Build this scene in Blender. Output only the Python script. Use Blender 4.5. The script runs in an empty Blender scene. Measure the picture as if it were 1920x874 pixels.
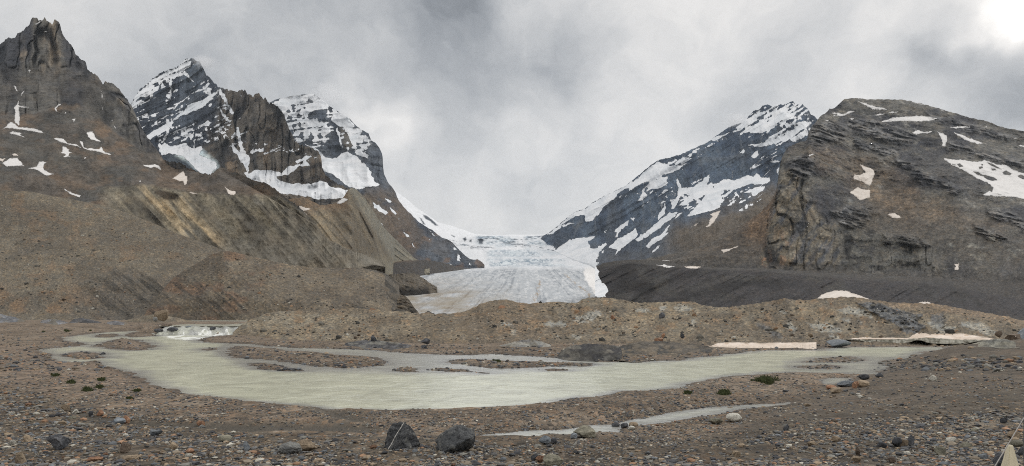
import bpy, math, random
import numpy as np

sc = bpy.context.scene
COL = sc.collection
rng = np.random.default_rng(7)
random.seed(7)

# ------------------------------------------------------------------ camera
F, CX, HY, CZ = 1251.0, 960.0, 592.0, 5.0      # focal length / principal column / horizon row (px of a 1920 wide frame), eye height
cam = bpy.data.cameras.new('camera')
cam.sensor_fit = 'HORIZONTAL'
cam.sensor_width = 36.0
cam.lens = 36.0 * F / 1920.0
cam.shift_y = (HY - 437.0) / 1920.0
cam.clip_start = 0.2
cam.clip_end = 40000.0
camo = bpy.data.objects.new('camera', cam)
camo.location = (0, 0, CZ)
camo.rotation_euler = (math.radians(90), 0, 0)
COL.objects.link(camo)
sc.camera = camo

# ------------------------------------------------------------------ world: overcast sky
SUN_ELEV, SUN_AZ = 34.0, 48.0                  # degrees; azimuth to the right of the view axis
wd = bpy.data.worlds.new('World')
sc.world = wd
wd.use_nodes = True
nt = wd.node_tree
nt.nodes.clear()

def N(tree, kind, **kw):
    n = tree.nodes.new(kind)
    for k, v in kw.items():
        setattr(n, k, v)
    return n

def mathn(tree, op, a, b=None, c=None, clamp=False):
    n = tree.nodes.new('ShaderNodeMath')
    n.operation = op
    n.use_clamp = clamp
    for i, v in enumerate((a, b, c)):
        if v is None:
            continue
        if isinstance(v, (int, float)):
            n.inputs[i].default_value = v
        else:
            tree.links.new(v, n.inputs[i])
    return n.outputs[0]

def vmath(tree, op, a, b=None, scale=None):
    n = tree.nodes.new('ShaderNodeVectorMath')
    n.operation = op
    for i, v in enumerate((a, b)):
        if v is None:
            continue
        if isinstance(v, (tuple, list)):
            n.inputs[i].default_value = v
        else:
            tree.links.new(v, n.inputs[i])
    if scale is not None:
        n.inputs['Scale'].default_value = scale
    return n.outputs['Value'] if op in ('LENGTH', 'DISTANCE', 'DOT_PRODUCT') else n.outputs['Vector']

def ramp(tree, fac, stops, interp='LINEAR'):
    n = tree.nodes.new('ShaderNodeValToRGB')
    cr = n.color_ramp
    cr.interpolation = interp
    while len(cr.elements) < len(stops):
        cr.elements.new(0.5)
    for e, (p, c) in zip(cr.elements, stops):
        e.position = p
        e.color = (c[0], c[1], c[2], 1.0) if len(c) == 3 else c
    tree.links.new(fac, n.inputs['Fac'])
    return n.outputs['Color']

def noise(tree, vec, scale, detail=4, rough=0.55, dist=0.0):
    n = tree.nodes.new('ShaderNodeTexNoise')
    n.inputs['Scale'].default_value = scale
    n.inputs['Detail'].default_value = detail
    n.inputs['Roughness'].default_value = rough
    n.inputs['Distortion'].default_value = dist
    tree.links.new(vec, n.inputs['Vector'])
    return n

def mixcol(tree, fac, a, b, mode='MIX'):
    n = tree.nodes.new('ShaderNodeMix')
    n.data_type = 'RGBA'
    n.blend_type = mode
    for sock, v in ((n.inputs[0], fac), (n.inputs[6], a), (n.inputs[7], b)):
        if isinstance(v, (int, float)):
            sock.default_value = v
        elif isinstance(v, (tuple, list)):
            sock.default_value = (v[0], v[1], v[2], 1.0)
        else:
            tree.links.new(v, sock)
    return n.outputs[2]

def skydir(px, py):
    v = np.array([px - CX, F, HY - py], float)
    return tuple(v / np.linalg.norm(v))

tc = N(nt, 'ShaderNodeTexCoord')
dirv = vmath(nt, 'NORMALIZE', tc.outputs['Generated'])
w1 = noise(nt, dirv, 3.2, 5, 0.55)
w2 = noise(nt, dirv, 9.0, 5, 0.6)
off1 = vmath(nt, 'SCALE', vmath(nt, 'SUBTRACT', w1.outputs['Color'], (0.5, 0.5, 0.5)), scale=0.22)
off2 = vmath(nt, 'SCALE', vmath(nt, 'SUBTRACT', w2.outputs['Color'], (0.5, 0.5, 0.5)), scale=0.07)
dw = vmath(nt, 'ADD', vmath(nt, 'ADD', dirv, off1), off2)
# cloud lumps: soft directions in the sky, (column, row, angular radius, change of brightness)
LUMPS = [(200, 70, .20, -.13), (480, 130, .12, -.14), (330, 40, .10, -.08), (250, -30, .06, .16), (120, 20, .05, .10), (20, 10, .08, .10),
         (800, 0, .09, -.20), (900, 25, .075, -.38), (1065, 85, .05, -.40), (1005, 25, .04, .40),
         (870, -60, .12, -.15), (650, 205, .03, .26), (700, 250, .03, .24), (560, 60, .10, .04), (1180, 260, .20, -.03),
         (1250, 20, .14, .10), (1500, 60, .07, -.12), (1480, 130, .05, -.08), (1390, 210, .05, -.14), (1705, 75, .024, -.24), (1775, 105, .028, -.30), (1690, 140, .03, -.08),
         (1885, 200, .075, -.30), (1935, 130, .05, -.22), (1860, 235, .05, -.12), (1830, 90, .09, .18), (1600, 120, .14, .10),
         (1925, -8, .036, 1.3), (1905, 40, .025, .3), (600, 190, .05, -.10), (375, 105, .035, -.08), (960, 330, .22, .05)]
val = None
for (px, py, s, a) in LUMPS:
    d = vmath(nt, 'DISTANCE', dw, skydir(px, py))
    g = mathn(nt, 'EXPONENT', mathn(nt, 'MULTIPLY', mathn(nt, 'MULTIPLY', d, d), -1.0 / (2 * s * s)))
    t = mathn(nt, 'MULTIPLY', g, a)
    val = t if val is None else mathn(nt, 'ADD', val, t)
fine = noise(nt, vmath(nt, 'MULTIPLY', dw, (1, 1, 1.5)), 7.0, 7, 0.58, 0.3)
big = noise(nt, vmath(nt, 'MULTIPLY', dw, (1, 1, 1.6)), 2.4, 4, 0.5)
val = mathn(nt, 'ADD', val, mathn(nt, 'MULTIPLY', mathn(nt, 'SUBTRACT', fine.outputs['Fac'], 0.5), 0.50))
det = noise(nt, vmath(nt, 'MULTIPLY', dw, (1, 1, 1.2)), 17.0, 6, 0.6, 0.4)
val = mathn(nt, 'ADD', val, mathn(nt, 'MULTIPLY', mathn(nt, 'SUBTRACT', det.outputs['Fac'], 0.5), 0.26))
val = mathn(nt, 'ADD', val, mathn(nt, 'MULTIPLY', mathn(nt, 'SUBTRACT', big.outputs['Fac'], 0.5), 0.30))
sep = N(nt, 'ShaderNodeSeparateXYZ')
nt.links.new(dirv, sep.inputs[0])
# unseen cloud overhead and behind the viewer, brightened to light snow and slopes
up_ = mathn(nt, 'MULTIPLY', mathn(nt, 'SUBTRACT', sep.outputs['Z'], 0.45, clamp=True), 0.75)
back_ = mathn(nt, 'MULTIPLY', mathn(nt, 'MULTIPLY', sep.outputs['Y'], -1.0, clamp=True), 0.30)
val = mathn(nt, 'ADD', mathn(nt, 'ADD', mathn(nt, 'MULTIPLY', val, 0.84), 0.70), mathn(nt, 'ADD', up_, back_))
val = mathn(nt, 'MAXIMUM', val, 0.12)
tint = ramp(nt, val, [(0.0, (.90, .97, 1.07)), (0.30, (.93, .98, 1.045)), (0.55, (.985, .998, 1.01)), (0.8, (1.02, 1.0, .975)), (1.0, (1.03, 1.0, .96))])
cloudcol = mixcol(nt, 1.0, tint, (1, 1, 1), 'MULTIPLY')
bg_cloud = N(nt, 'ShaderNodeBackground')
nt.links.new(cloudcol, bg_cloud.inputs['Color'])
nt.links.new(val, bg_cloud.inputs['Strength'])
sky = N(nt, 'ShaderNodeTexSky', sky_type='NISHITA')
sky.sun_disc = False
sky.sun_elevation = math.radians(SUN_ELEV)
sky.sun_rotation = math.radians(SUN_AZ)
bg_sky = N(nt, 'ShaderNodeBackground')
bg_sky.inputs['Strength'].default_value = 0.08
nt.links.new(sky.outputs[0], bg_sky.inputs['Color'])
mixw = N(nt, 'ShaderNodeMixShader')
mixw.inputs[0].default_value = 0.94
nt.links.new(bg_sky.outputs[0], mixw.inputs[1])
nt.links.new(bg_cloud.outputs[0], mixw.inputs[2])
outw = N(nt, 'ShaderNodeOutputWorld')
nt.links.new(mixw.outputs[0], outw.inputs['Surface'])

sun = bpy.data.lights.new('sun', 'SUN')
sun.energy = 1.1
sun.angle = math.radians(16)
sun.color = (1.0, 0.95, 0.88)
suno = bpy.data.objects.new('sun', sun)
el, az = math.radians(SUN_ELEV), math.radians(SUN_AZ)
from mathutils import Vector
sdir = Vector((math.sin(az) * math.cos(el), math.cos(az) * math.cos(el), math.sin(el)))
suno.rotation_euler = sdir.to_track_quat('Z', 'Y').to_euler()
suno.location = (300, 300, 900)
COL.objects.link(suno)

sc.view_settings.view_transform = 'Standard'
sc.view_settings.look = 'None'
sc.view_settings.exposure = 0.0
sc.view_settings.gamma = 1.0
sc.view_settings.use_curve_mapping = False
sc.cycles.use_denoising = False
sc.cycles.denoiser = 'OPENIMAGEDENOISE'
sc.cycles.denoising_input_passes = 'RGB_ALBEDO_NORMAL'
sc.cycles.denoising_prefilter = 'ACCURATE'
sc.cycles.filter_width = 1.0
sc.cycles.max_bounces = 4
sc.cycles.diffuse_bounces = 2
sc.cycles.glossy_bounces = 2
sc.cycles.transmission_bounces = 1
sc.cycles.volume_bounces = 3
sc.cycles.caustics_reflective = False
sc.cycles.caustics_refractive = False

# ------------------------------------------------------------------ numeric helpers
def lin(c):
    c = np.asarray(c, float) / 255.0
    return np.where(c <= 0.04045, c / 12.92, ((c + 0.055) / 1.055) ** 2.4)

def alb(r, g, b, k=0.76):
    """surface colour from how it shows in flat daylight"""
    c = lin((r, g, b)) / k
    if r > b:                                   # earth colours are greyer than they look beside snow
        c = c * .63 + (c @ np.array((.30, .55, .15))) * .37
        c = c * np.array((.995, 1.0, .95))
    return np.clip(c, 0, 0.9)

def _h(ix, iy, iz, seed):
    h = (ix.astype(np.uint32) * np.uint32(374761393)) ^ (iy.astype(np.uint32) * np.uint32(668265263)) ^ (iz.astype(np.uint32) * np.uint32(2147483647)) ^ np.uint32((seed * 974711 + 12345) & 0xffffffff)
    h = (h ^ (h >> np.uint32(13))) * np.uint32(1274126177)
    h = (h ^ (h >> np.uint32(16))) * np.uint32(2246822519)
    h = h ^ (h >> np.uint32(15))
    return h.astype(np.float64) * (2.0 / 4294967295.0) - 1.0

def snowc(r, g, b, k=.86):
    return np.clip(lin((r, g, b)) / k, 0, .9)

def vn(x, y, z=None, seed=0):
    """value noise, -1..1"""
    x = np.asarray(x, float); y = np.asarray(y, float)
    z = np.zeros_like(x) if z is None else np.asarray(z, float)
    xf, yf, zf = np.floor(x), np.floor(y), np.floor(z)
    fx, fy, fz = x - xf, y - yf, z - zf
    ix, iy, iz = xf.astype(np.int64) & 0xffffffff, yf.astype(np.int64) & 0xffffffff, zf.astype(np.int64) & 0xffffffff
    ux, uy, uz = (f * f * f * (f * (f * 6 - 15) + 10) for f in (fx, fy, fz))
    def c(a, b, d):
        return _h((ix + a) & 0xffffffff, (iy + b) & 0xffffffff, (iz + d) & 0xffffffff, seed)
    x00 = c(0, 0, 0) * (1 - ux) + c(1, 0, 0) * ux
    x10 = c(0, 1, 0) * (1 - ux) + c(1, 1, 0) * ux
    x01 = c(0, 0, 1) * (1 - ux) + c(1, 0, 1) * ux
    x11 = c(0, 1, 1) * (1 - ux) + c(1, 1, 1) * ux
    return (x00 * (1 - uy) + x10 * uy) * (1 - uz) + (x01 * (1 - uy) + x11 * uy) * uz

def fbm(x, y, z=None, oc=4, seed=0, gain=0.5):
    a, s, n = 1.0, 0.0, 0.0
    z = np.zeros_like(np.asarray(x, float)) if z is None else z
    f = 1.0
    for k in range(oc):
        s = s + a * vn(x * f, y * f, z * f, seed + k * 17)
        n += a
        a *= gain
        f *= 2.03
    return s / n

def ridged(x, y, z=None, oc=3, seed=0, gain=0.5):
    a, s, n, f = 1.0, 0.0, 0.0, 1.0
    z = np.zeros_like(np.asarray(x, float)) if z is None else z
    for k in range(oc):
        s = s + a * (1 - 2 * np.abs(vn(x * f, y * f, z * f, seed + k * 31)))
        n += a
        a *= gain
        f *= 2.1
    return s / n

def sstep(a, b, x):
    t = np.clip((x - a) / (b - a), 0, 1)
    return t * t * (3 - 2 * t)

def cracks(u, v, w, asp, seed, thr=.80):
    """mask of thin lines along v, about w apart; on cliffs, joints plus painted crevice shade"""
    wu = u + w * .35 * fbm(u / (w * 1.5), v / (w * 2.5), None, 3, seed + 50)
    a = 1 - np.abs(vn(wu / w, v / (w * asp), seed=seed))
    b = 1 - np.abs(vn(wu / (w * .43) + 7, v / (w * .43 * asp), seed=seed + 7))
    k = .55 + .45 * vn(u / (w * 2), v / (w * 2), seed=seed + 13)
    return np.clip(np.maximum(sstep(thr, .98, a), .75 * sstep(thr + .03, .99, b)) * k * 1.3, 0, 1)

def mixc(a, b, m):
    return a * (1 - m[..., None]) + np.asarray(b) * m[..., None]

def pts(s):
    """'x,y x,y' -> array"""
    return np.array([[float(v) for v in p.split(',')] for p in s.split()])

def sdpoly(x, y, poly, margin=8.0):
    """signed distance to a polygon, negative inside; margin+1 far away"""
    x = np.asarray(x, float); y = np.asarray(y, float)
    out = np.full(x.shape, margin + 1.0)
    lo, hi = poly.min(0) - margin, poly.max(0) + margin
    m = (x > lo[0]) & (x < hi[0]) & (y > lo[1]) & (y < hi[1])
    if not m.any():
        return out
    xs, ys = x[m], y[m]
    d2 = np.full(xs.shape, 1e18)
    ins = np.zeros(xs.shape, bool)
    n = len(poly)
    for i in range(n):
        ax, ay = poly[i]
        bx, by = poly[(i + 1) % n]
        ex, ey = bx - ax, by - ay
        wx, wy = xs - ax, ys - ay
        t = np.clip((wx * ex + wy * ey) / (ex * ex + ey * ey + 1e-12), 0, 1)
        d2 = np.minimum(d2, (wx - ex * t) ** 2 + (wy - ey * t) ** 2)
        if ay != by:
            cr = ((ay > ys) != (by > ys)) & (xs < (bx - ax) * (ys - ay) / (by - ay) + ax)
            ins ^= cr
    d = np.sqrt(d2)
    out[m] = np.minimum(np.where(ins, -d, d), margin + 1.0)
    return out

def P3(px, py, Y):
    return np.stack([(px - CX) / F * Y, Y + 0 * px, CZ + (HY - py) / F * Y], -1)

# ------------------------------------------------------------------ mesh helpers
def mesh_np(name, V, Q, mat=None, attrs=None, smooth=True, parent=None, tris=False):
    me = bpy.data.meshes.new(name)
    V = np.ascontiguousarray(V, np.float32)
    Q = np.ascontiguousarray(Q, np.int32)
    k = Q.shape[1]
    me.vertices.add(len(V))
    me.vertices.foreach_set('co', V.ravel())
    me.loops.add(Q.size)
    me.loops.foreach_set('vertex_index', Q.ravel())
    me.polygons.add(len(Q))
    me.polygons.foreach_set('loop_start', np.arange(0, Q.size, k, dtype=np.int32))
    me.polygons.foreach_set('use_smooth', np.full(len(Q), bool(smooth)))
    me.update(calc_edges=True)
    for an, av in (attrs or {}).items():
        av = np.asarray(av, np.float32)
        if an == 'loc':
            at = me.attributes.new(an, 'FLOAT_VECTOR', 'POINT')
            at.data.foreach_set('vector', np.ascontiguousarray(av).ravel())
        elif av.ndim == 2:
            at = me.attributes.new(an, 'FLOAT_COLOR', 'POINT')
            c4 = np.ones((len(V), 4), np.float32)
            c4[:, :3] = av
            at.data.foreach_set('color', c4.ravel())
        else:
            at = me.attributes.new(an, 'FLOAT', 'POINT')
            at.data.foreach_set('value', av.ravel())
    if mat:
        me.materials.append(mat)
    o = bpy.data.objects.new(name, me)
    COL.objects.link(o)
    if parent:
        o.parent = parent
    return o

def grid_quads(nr, nc):
    i = np.arange((nr - 1) * nc).reshape(nr - 1, nc)[:, :-1].ravel()
    return np.stack([i, i + nc, i + nc + 1, i + 1], 1)

def tag(o, label=None, cat=None, group=None, kind=None):
    if label: o['label'] = label
    if cat: o['category'] = cat
    if group: o['group'] = group
    if kind: o['kind'] = kind
    return o

# ------------------------------------------------------------------ materials
def new_mat(name):
    m = bpy.data.materials.new(name)
    m.use_nodes = True
    t = m.node_tree
    t.nodes.clear()
    b = t.nodes.new('ShaderNodeBsdfPrincipled')
    o = t.nodes.new('ShaderNodeOutputMaterial')
    t.links.new(b.outputs[0], o.inputs[0])
    b.inputs['Roughness'].default_value = 0.95
    b.inputs['Specular IOR Level'].default_value = 0.15
    return m, t, b

def attr(t, name):
    n = t.nodes.new('ShaderNodeAttribute')
    n.attribute_name = name
    return n

def bump(t, h, strength, distance, normal=None):
    n = t.nodes.new('ShaderNodeBump')
    n.inputs['Strength'].default_value = strength
    n.inputs['Distance'].default_value = distance
    t.links.new(h, n.inputs['Height'])
    if normal is not None:
        t.links.new(normal, n.inputs['Normal'])
    return n.outputs[0]

SNOW = (0.80, 0.82, 0.85)

def terrain_mat(name, px, stretch=(1, 1, 1), rot=0.0, contrast=0.9, bumpd=1.0, snow=True, speck=0.0, speck_px=4.0):
    """rock or scree: vertex tint x fine noise; px = size of one picture element on the ground there, in metres"""
    m, t, b = new_mat(name)
    lo_ = attr(t, 'loc')
    loc = lo_.outputs['Vector']
    mp = t.nodes.new('ShaderNodeMapping')
    mp.inputs['Scale'].default_value = (stretch[0], stretch[1] * .22, stretch[2])
    mp.inputs['Rotation'].default_value = (0, rot, 0)
    t.links.new(loc, mp.inputs['Vector'])
    n1 = noise(t, mp.outputs[0], 1.0 / (9 * px), 7, 0.68, 0.6)
    iso = t.nodes.new('ShaderNodeMapping')
    iso.inputs['Scale'].default_value = (1, .22, 1.15)
    t.links.new(loc, iso.inputs['Vector'])
    iso = iso.outputs[0]
    n2 = noise(t, iso, 1.0 / (30 * px), 5, 0.6, 0.3)
    n3 = noise(t, iso, 1.0 / (2.6 * px), 3, 0.7)
    f1 = mathn(t, 'MULTIPLY', mathn(t, 'SUBTRACT', n1.outputs['Fac'], 0.5), 1.9 * contrast)
    f2 = mathn(t, 'MULTIPLY', mathn(t, 'SUBTRACT', n2.outputs['Fac'], 0.5), 0.7 * contrast)
    f3 = mathn(t, 'MULTIPLY', mathn(t, 'SUBTRACT', n3.outputs['Fac'], 0.5), 1.5 * contrast)
    f = mathn(t, 'ADD', mathn(t, 'ADD', f1, f2), f3)
    f = mathn(t, 'MAXIMUM', mathn(t, 'ADD', f, 1.0), 0.22)
    ca = attr(t, 'Col')
    vs = vmath(t, 'SCALE', ca.outputs['Color'])
    t.links.new(f, vs.node.inputs['Scale'])
    col = vs
    # slight warm / cool shift of the stone itself
    hue = noise(t, iso, 1.0 / (14 * px), 4, 0.6)
    col = mixcol(t, 1.0, col, ramp(t, hue.outputs['Fac'], [(0.3, (.95, .99, 1.05)), (0.5, (1, 1, 1)), (0.7, (1.06, 1.0, .93))]), 'MULTIPLY')
    if speck:
        vo = t.nodes.new('ShaderNodeTexVoronoi')
        vo.inputs['Scale'].default_value = 1.0 / (speck_px * px)
        t.links.new(iso, vo.inputs['Vector'])
        sx = t.nodes.new('ShaderNodeSeparateColor')
        t.links.new(vo.outputs['Color'], sx.inputs[0])
        sp = ramp(t, sx.outputs[0], [(0.0, (.35, .35, .37)), (0.25, (.8, .8, .8)), (0.6, (1, 1, 1)), (0.8, (1.25, 1.1, .9)), (1.0, (2.0, 1.9, 1.75))])
        col = mixcol(t, speck, col, mixcol(t, 1.0, col, sp, 'MULTIPLY'))
    hgt = mathn(t, 'ADD', mathn(t, 'MULTIPLY', n1.outputs['Fac'], 1.0), mathn(t, 'MULTIPLY', n3.outputs['Fac'], 0.35))
    if snow:
        sa = attr(t, 'snow')
        nz = noise(t, mp.outputs[0], 1.0 / (5 * px), 5, 0.7, 0.4)
        s = mathn(t, 'ADD', sa.outputs['Fac'], mathn(t, 'MULTIPLY', mathn(t, 'SUBTRACT', nz.outputs['Fac'], 0.5), 0.9))
        mask = mathn(t, 'MULTIPLY', mathn(t, 'SUBTRACT', s, 0.44), 8.0, clamp=True)
        sn = noise(t, loc, 1.0 / (22 * px), 5, 0.6)
        scol = ramp(t, sn.outputs['Fac'], [(0.3, (.66, .70, .74)), (0.55, SNOW), (0.8, (.86, .865, .87))])
        col = mixcol(t, mask, col, scol)
        inv = mathn(t, 'SUBTRACT', 1.0, mathn(t, 'MULTIPLY', mask, 0.85))
        hgt = mathn(t, 'MULTIPLY', hgt, inv)
    t.links.new(col, b.inputs['Base Color'])
    t.links.new(bump(t, hgt, 0.9, bumpd * 4 * px), b.inputs['Normal'])
    return m

def snow_mat(name, c, c2, px):
    m, t, b = new_mat(name)
    tcn = t.nodes.new('ShaderNodeTexCoord')
    n1 = noise(t, tcn.outputs['Object'], 1.0 / (16 * px), 6, 0.65)
    mp = t.nodes.new('ShaderNodeMapping')
    mp.inputs['Scale'].default_value = (1, 1, 2.5)
    t.links.new(tcn.outputs['Object'], mp.inputs['Vector'])
    n2 = noise(t, mp.outputs[0], 1.0 / (4 * px), 4, 0.6)
    f = mathn(t, 'ADD', mathn(t, 'MULTIPLY', n1.outputs['Fac'], 0.6), mathn(t, 'MULTIPLY', n2.outputs['Fac'], 0.4))
    col = ramp(t, f, [(0.34, c2), (0.52, c), (0.75, tuple(min(.9, v * 1.06) for v in c))])
    ra = attr(t, 'rim')
    n3 = noise(t, tcn.outputs['Object'], 1.0 / (2.5 * px), 5, 0.75)
    k = mathn(t, 'MULTIPLY', mathn(t, 'SUBTRACT', mathn(t, 'ADD', ra.outputs['Fac'], mathn(t, 'MULTIPLY', n3.outputs['Fac'], .8)), .72), 1.6, clamp=True)
    col = mixcol(t, mathn(t, 'MULTIPLY', k, .8), col, tuple(v * .62 for v in c2))
    t.links.new(col, b.inputs['Base Color'])
    t.links.new(bump(t, f, 0.5, 3 * px), b.inputs['Normal'])
    return m

# ------------------------------------------------------------------ lofted landforms
class Land:
    pass

def loft(name, x0, x1, dx, rows, dy, back=(300, 250, 6), relief=None, paint=None, mat=None, jag=0.0, jag_f=0.2, sm=0.08, fall=True, seed=1):
    """A landform from contour lines: each row = (line 'px,py ...', distances 'px,Y ...'), crest first, foot last; the far side falls away behind the crest."""
    cols = np.arange(x0, x1 + dx * 0.5, dx)
    ys, Ys = [], []
    for line, dist in rows:
        a, d = pts(line), pts(dist)
        ys.append(np.interp(cols, a[:, 0], a[:, 1]))
        Ys.append(np.interp(cols, d[:, 0], d[:, 1]))
    if jag:
        ys[0] = ys[0] + jag * (vn(cols * jag_f, cols * 0, seed=seed) + 0.6 * vn(cols * jag_f * 2.7, cols * 0 + 5, seed=seed + 3))
    for k in range(1, len(ys)):
        ys[k] = np.maximum(ys[k], ys[k - 1] + 0.6)
    py, Y = [], []
    for k in range(len(ys) - 1):
        n = max(2, int(math.ceil((ys[k + 1] - ys[k]).max() / dy)))
        s = np.arange(n) / n
        py.append(ys[k][None] * (1 - s[:, None]) + ys[k + 1][None] * s[:, None])
        Y.append(Ys[k][None] * (1 - s[:, None]) + Ys[k + 1][None] * s[:, None])
    py.append(ys[-1][None]); Y.append(Ys[-1][None])
    py = np.concatenate(py); Y = np.concatenate(Y)
    w = max(1, int(len(Y) * sm))
    if w > 1:
        ker = np.ones(2 * w + 1) / (2 * w + 1)
        Yp = np.concatenate([np.repeat(Y[:1], w, 0) + (np.arange(w)[::-1] + 1)[:, None] * (Y[:1] - Y[1:2]), Y, np.repeat(Y[-1:], w, 0) + (np.arange(w) + 1)[:, None] * (Y[-1:] - Y[-2:-1])])
        cs = np.cumsum(np.concatenate([np.zeros((1, Y.shape[1])), Yp]), 0)
        Y = (cs[2 * w + 1:] - cs[:-2 * w - 1]) / (2 * w + 1)
    px = np.repeat(cols[None], len(py), 0)
    P = P3(px, py, Y)
    Yref = float(np.median(Y))
    def along(P):                               # coordinates laid along the fall line of the slope
        if not fall:
            return P
        q = P.copy()
        q[..., 0] = (px - CX) / F * Yref
        return q
    if relief is not None:
        Y = Y + relief(along(P), px, py)
        P = P3(px, py, Y)
    L = Land()
    L.cols, L.py, L.Y, L.dx = cols, py, Y, dx
    # far side
    bd, bdrop, nb = back
    bp = []
    for j in range(nb, 0, -1):
        s = j / nb
        q = P[0].copy()
        q[:, 1] += bd * s
        q[:, 0] *= q[:, 1] / (q[:, 1] - bd * s)
        q[:, 2] -= bdrop * s ** 1.25
        q[:, 2] += bdrop * 0.08 * vn(q[:, 0] / (bd * .25), q[:, 1] / (bd * .25), seed=seed + 9) * s
        bp.append(q)
    bp = np.array(bp)
    V = np.concatenate([bp, P]).reshape(-1, 3)
    nr, nc = len(bp) + len(P), len(cols)
    loc = along(P)
    colr, sn = paint(loc, px, py)
    loc = np.concatenate([bp, loc]).reshape(-1, 3)
    colr = np.concatenate([np.repeat(colr[:1], nb, 0), colr]).reshape(-1, 3)
    sn = np.concatenate([np.repeat(sn[:1], nb, 0), sn]).ravel()
    L.obj = mesh_np(name, V, grid_quads(nr, nc), mat, {'Col': np.clip(colr, 0.008, 0.9), 'snow': sn, 'loc': loc})
    return L

def land_Y(L, px, py):
    """distance of the landform's surface along picture lines (px, py); nan off the landform"""
    c = np.clip((px - L.cols[0]) / L.dx, 0, len(L.cols) - 1.001)
    i = c.astype(int)
    f = c - i
    out = np.full(px.shape, np.nan)
    ui = np.unique(i)
    for u in ui:
        m = i == u
        a = np.interp(py[m], L.py[:, u], L.Y[:, u], left=np.nan)
        bb = np.interp(py[m], L.py[:, u + 1], L.Y[:, u + 1], left=np.nan)
        r = a * (1 - f[m]) + bb * f[m]
        r = np.where(np.isnan(r), np.where(np.isnan(a), bb, a), r)
        out[m] = r
    return out

def drape(L, poly, mat, label, thick=0.0016, rag=1.0, step=0.75, holes=(), seed=0, group=None, name='snow_patch', cat='snow patch'):
    """a sheet of old snow lying on a landform: a real layer that thins out to its rim"""
    poly = pts(poly) if isinstance(poly, str) else poly
    lo, hi = poly.min(0) - 2, poly.max(0) + 2
    xs = np.arange(lo[0], hi[0], step)
    yv = np.arange(lo[1], hi[1], step)
    X, Yp = np.meshgrid(xs, yv)
    wob = rag * (vn(X * .22, Yp * .3, seed=seed + 5) + .7 * vn(X * .6, Yp * .8, seed=seed + 8))
    sd = sdpoly(X, Yp, poly, 4.0) + wob
    for h in holes:
        sd = np.maximum(sd, -sdpoly(X, Yp, pts(h), 4.0) - 0.5 + wob * .5)
    D = land_Y(L, X, Yp)
    ok = (sd < 0.2) & ~np.isnan(D)
    D0 = np.where(np.isnan(D), np.nanmedian(D) if (~np.isnan(D)).any() else 0, D)
    B = D0
    for _ in range(2):                          # snow evens out the ground under it
        for ax in (0, 1):
            Bp = np.pad(B, [(4, 4) if a == ax else (0, 0) for a in (0, 1)], mode='edge')
            B = sum(np.take(Bp, np.arange(k, k + B.shape[ax]), axis=ax) for k in range(9)) / 9.0
    D = np.minimum(D0, B * .75 + D0 * .25)
    fin = sstep(0.4, -2.5, sd) * 1.0
    D2 = D * (1 - thick * (fin - 0.25) - 0.0006 * fin * vn(X * .5, Yp * .7, seed=seed))
    V = P3(X, Yp, D2).reshape(-1, 3)
    q = grid_quads(len(yv), len(xs))
    keep = ok.ravel()[q].all(1)
    q = q[keep]
    # one sheet only: keep the largest connected piece
    par = np.arange(len(V))
    for _ in range(400):
        mn = par[q].min(1)
        nw = par.copy()
        np.minimum.at(nw, q.ravel(), np.repeat(mn, 4))
        nw = nw[nw]
        if (nw == par).all(): break
        par = nw
    if len(q) == 0:
        return None
    rt = par[q[:, 0]]
    u_, n_ = np.unique(rt, return_counts=True)
    q = q[rt == u_[n_.argmax()]]
    used = np.unique(q)
    mp = np.zeros(len(V), int)
    mp[used] = np.arange(len(used))
    rim = sstep(-3.0, .2, sd).ravel()[used]
    return tag(mesh_np(name, V[used], mp[q], mat, {'rim': rim}), label, cat, group)

def snow_from(px, py, polys, soft=2.0, warp=1.6, seed=3):
    wx = px + warp * (vn(px * .18, py * .18, seed=seed) + .5 * vn(px * .5, py * .5, seed=seed + 1))
    wy = py + warp * .8 * (vn(px * .18, py * .18, seed=seed + 2) + .5 * vn(px * .5, py * .5, seed=seed + 4))
    s = np.zeros(px.shape)
    for p in polys:
        d = sdpoly(wx, wy, pts(p), 6.0)
        s = np.maximum(s, np.clip(0.5 - d / (2 * soft), 0, 1))
    return s

def dens_from(px, py, polys, soft=14.0):
    s = np.zeros(px.shape)
    for p, a in polys:
        d = sdpoly(px, py, pts(p), soft)
        s = np.maximum(s, a * np.clip(0.5 - d / (2 * soft) + .2, 0, 1))
    return s
# ------------------------------------------------------------------ the far ground: snow mountains and the glacier
M_far_left = terrain_mat('dark_snow_rock', 5.0, (1, 1, .45), 0, 1.1, 1.6)
M_far_right = terrain_mat('haze_blue_rock', 6.0, (1, 1, .38), 0, 0.9, 1.6)
M_peak = terrain_mat('brown_cliff_rock', 2.2, (1, 1, .32), 0, 1.15, 1.8)
M_massif = terrain_mat('massif_rock', 2.0, (.85, 1, 1.0), -0.3, 1.2, 1.8, speck=.4, speck_px=2.5)
M_moraine = terrain_mat('moraine_till', 1.0, (1, 1, .55), 0.5, 0.55, .8, speck=0.45, speck_px=1.6)
M_darkmor = terrain_mat('dark_moraine_till', 1.1, (1, 1, 1), 0.0, 0.5, 1.0, speck=0.55, speck_px=1.5)
M_slope = terrain_mat('slope_till', 0.62, (1, 1, .6), 0.5, 0.5, .8, speck=0.55, speck_px=1.7)
M_ridge = terrain_mat('ridge_till', 0.22, (1, 1, .7), 0.3, 0.6, 0.9, snow=False, speck=0.6, speck_px=1.7)
M_outcrop = terrain_mat('outcrop_rock', .16, (.7, 1, 1.2), .3, 1.05, 1.3, snow=False)
M_snow_white = snow_mat('old_snow', (.74, .73, .72), (.62, .61, .60), 2.2)
M_snow_pink = snow_mat('dusty_pink_snow', (.70, .645, .59), (.56, .49, .43), 1.5)
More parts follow.
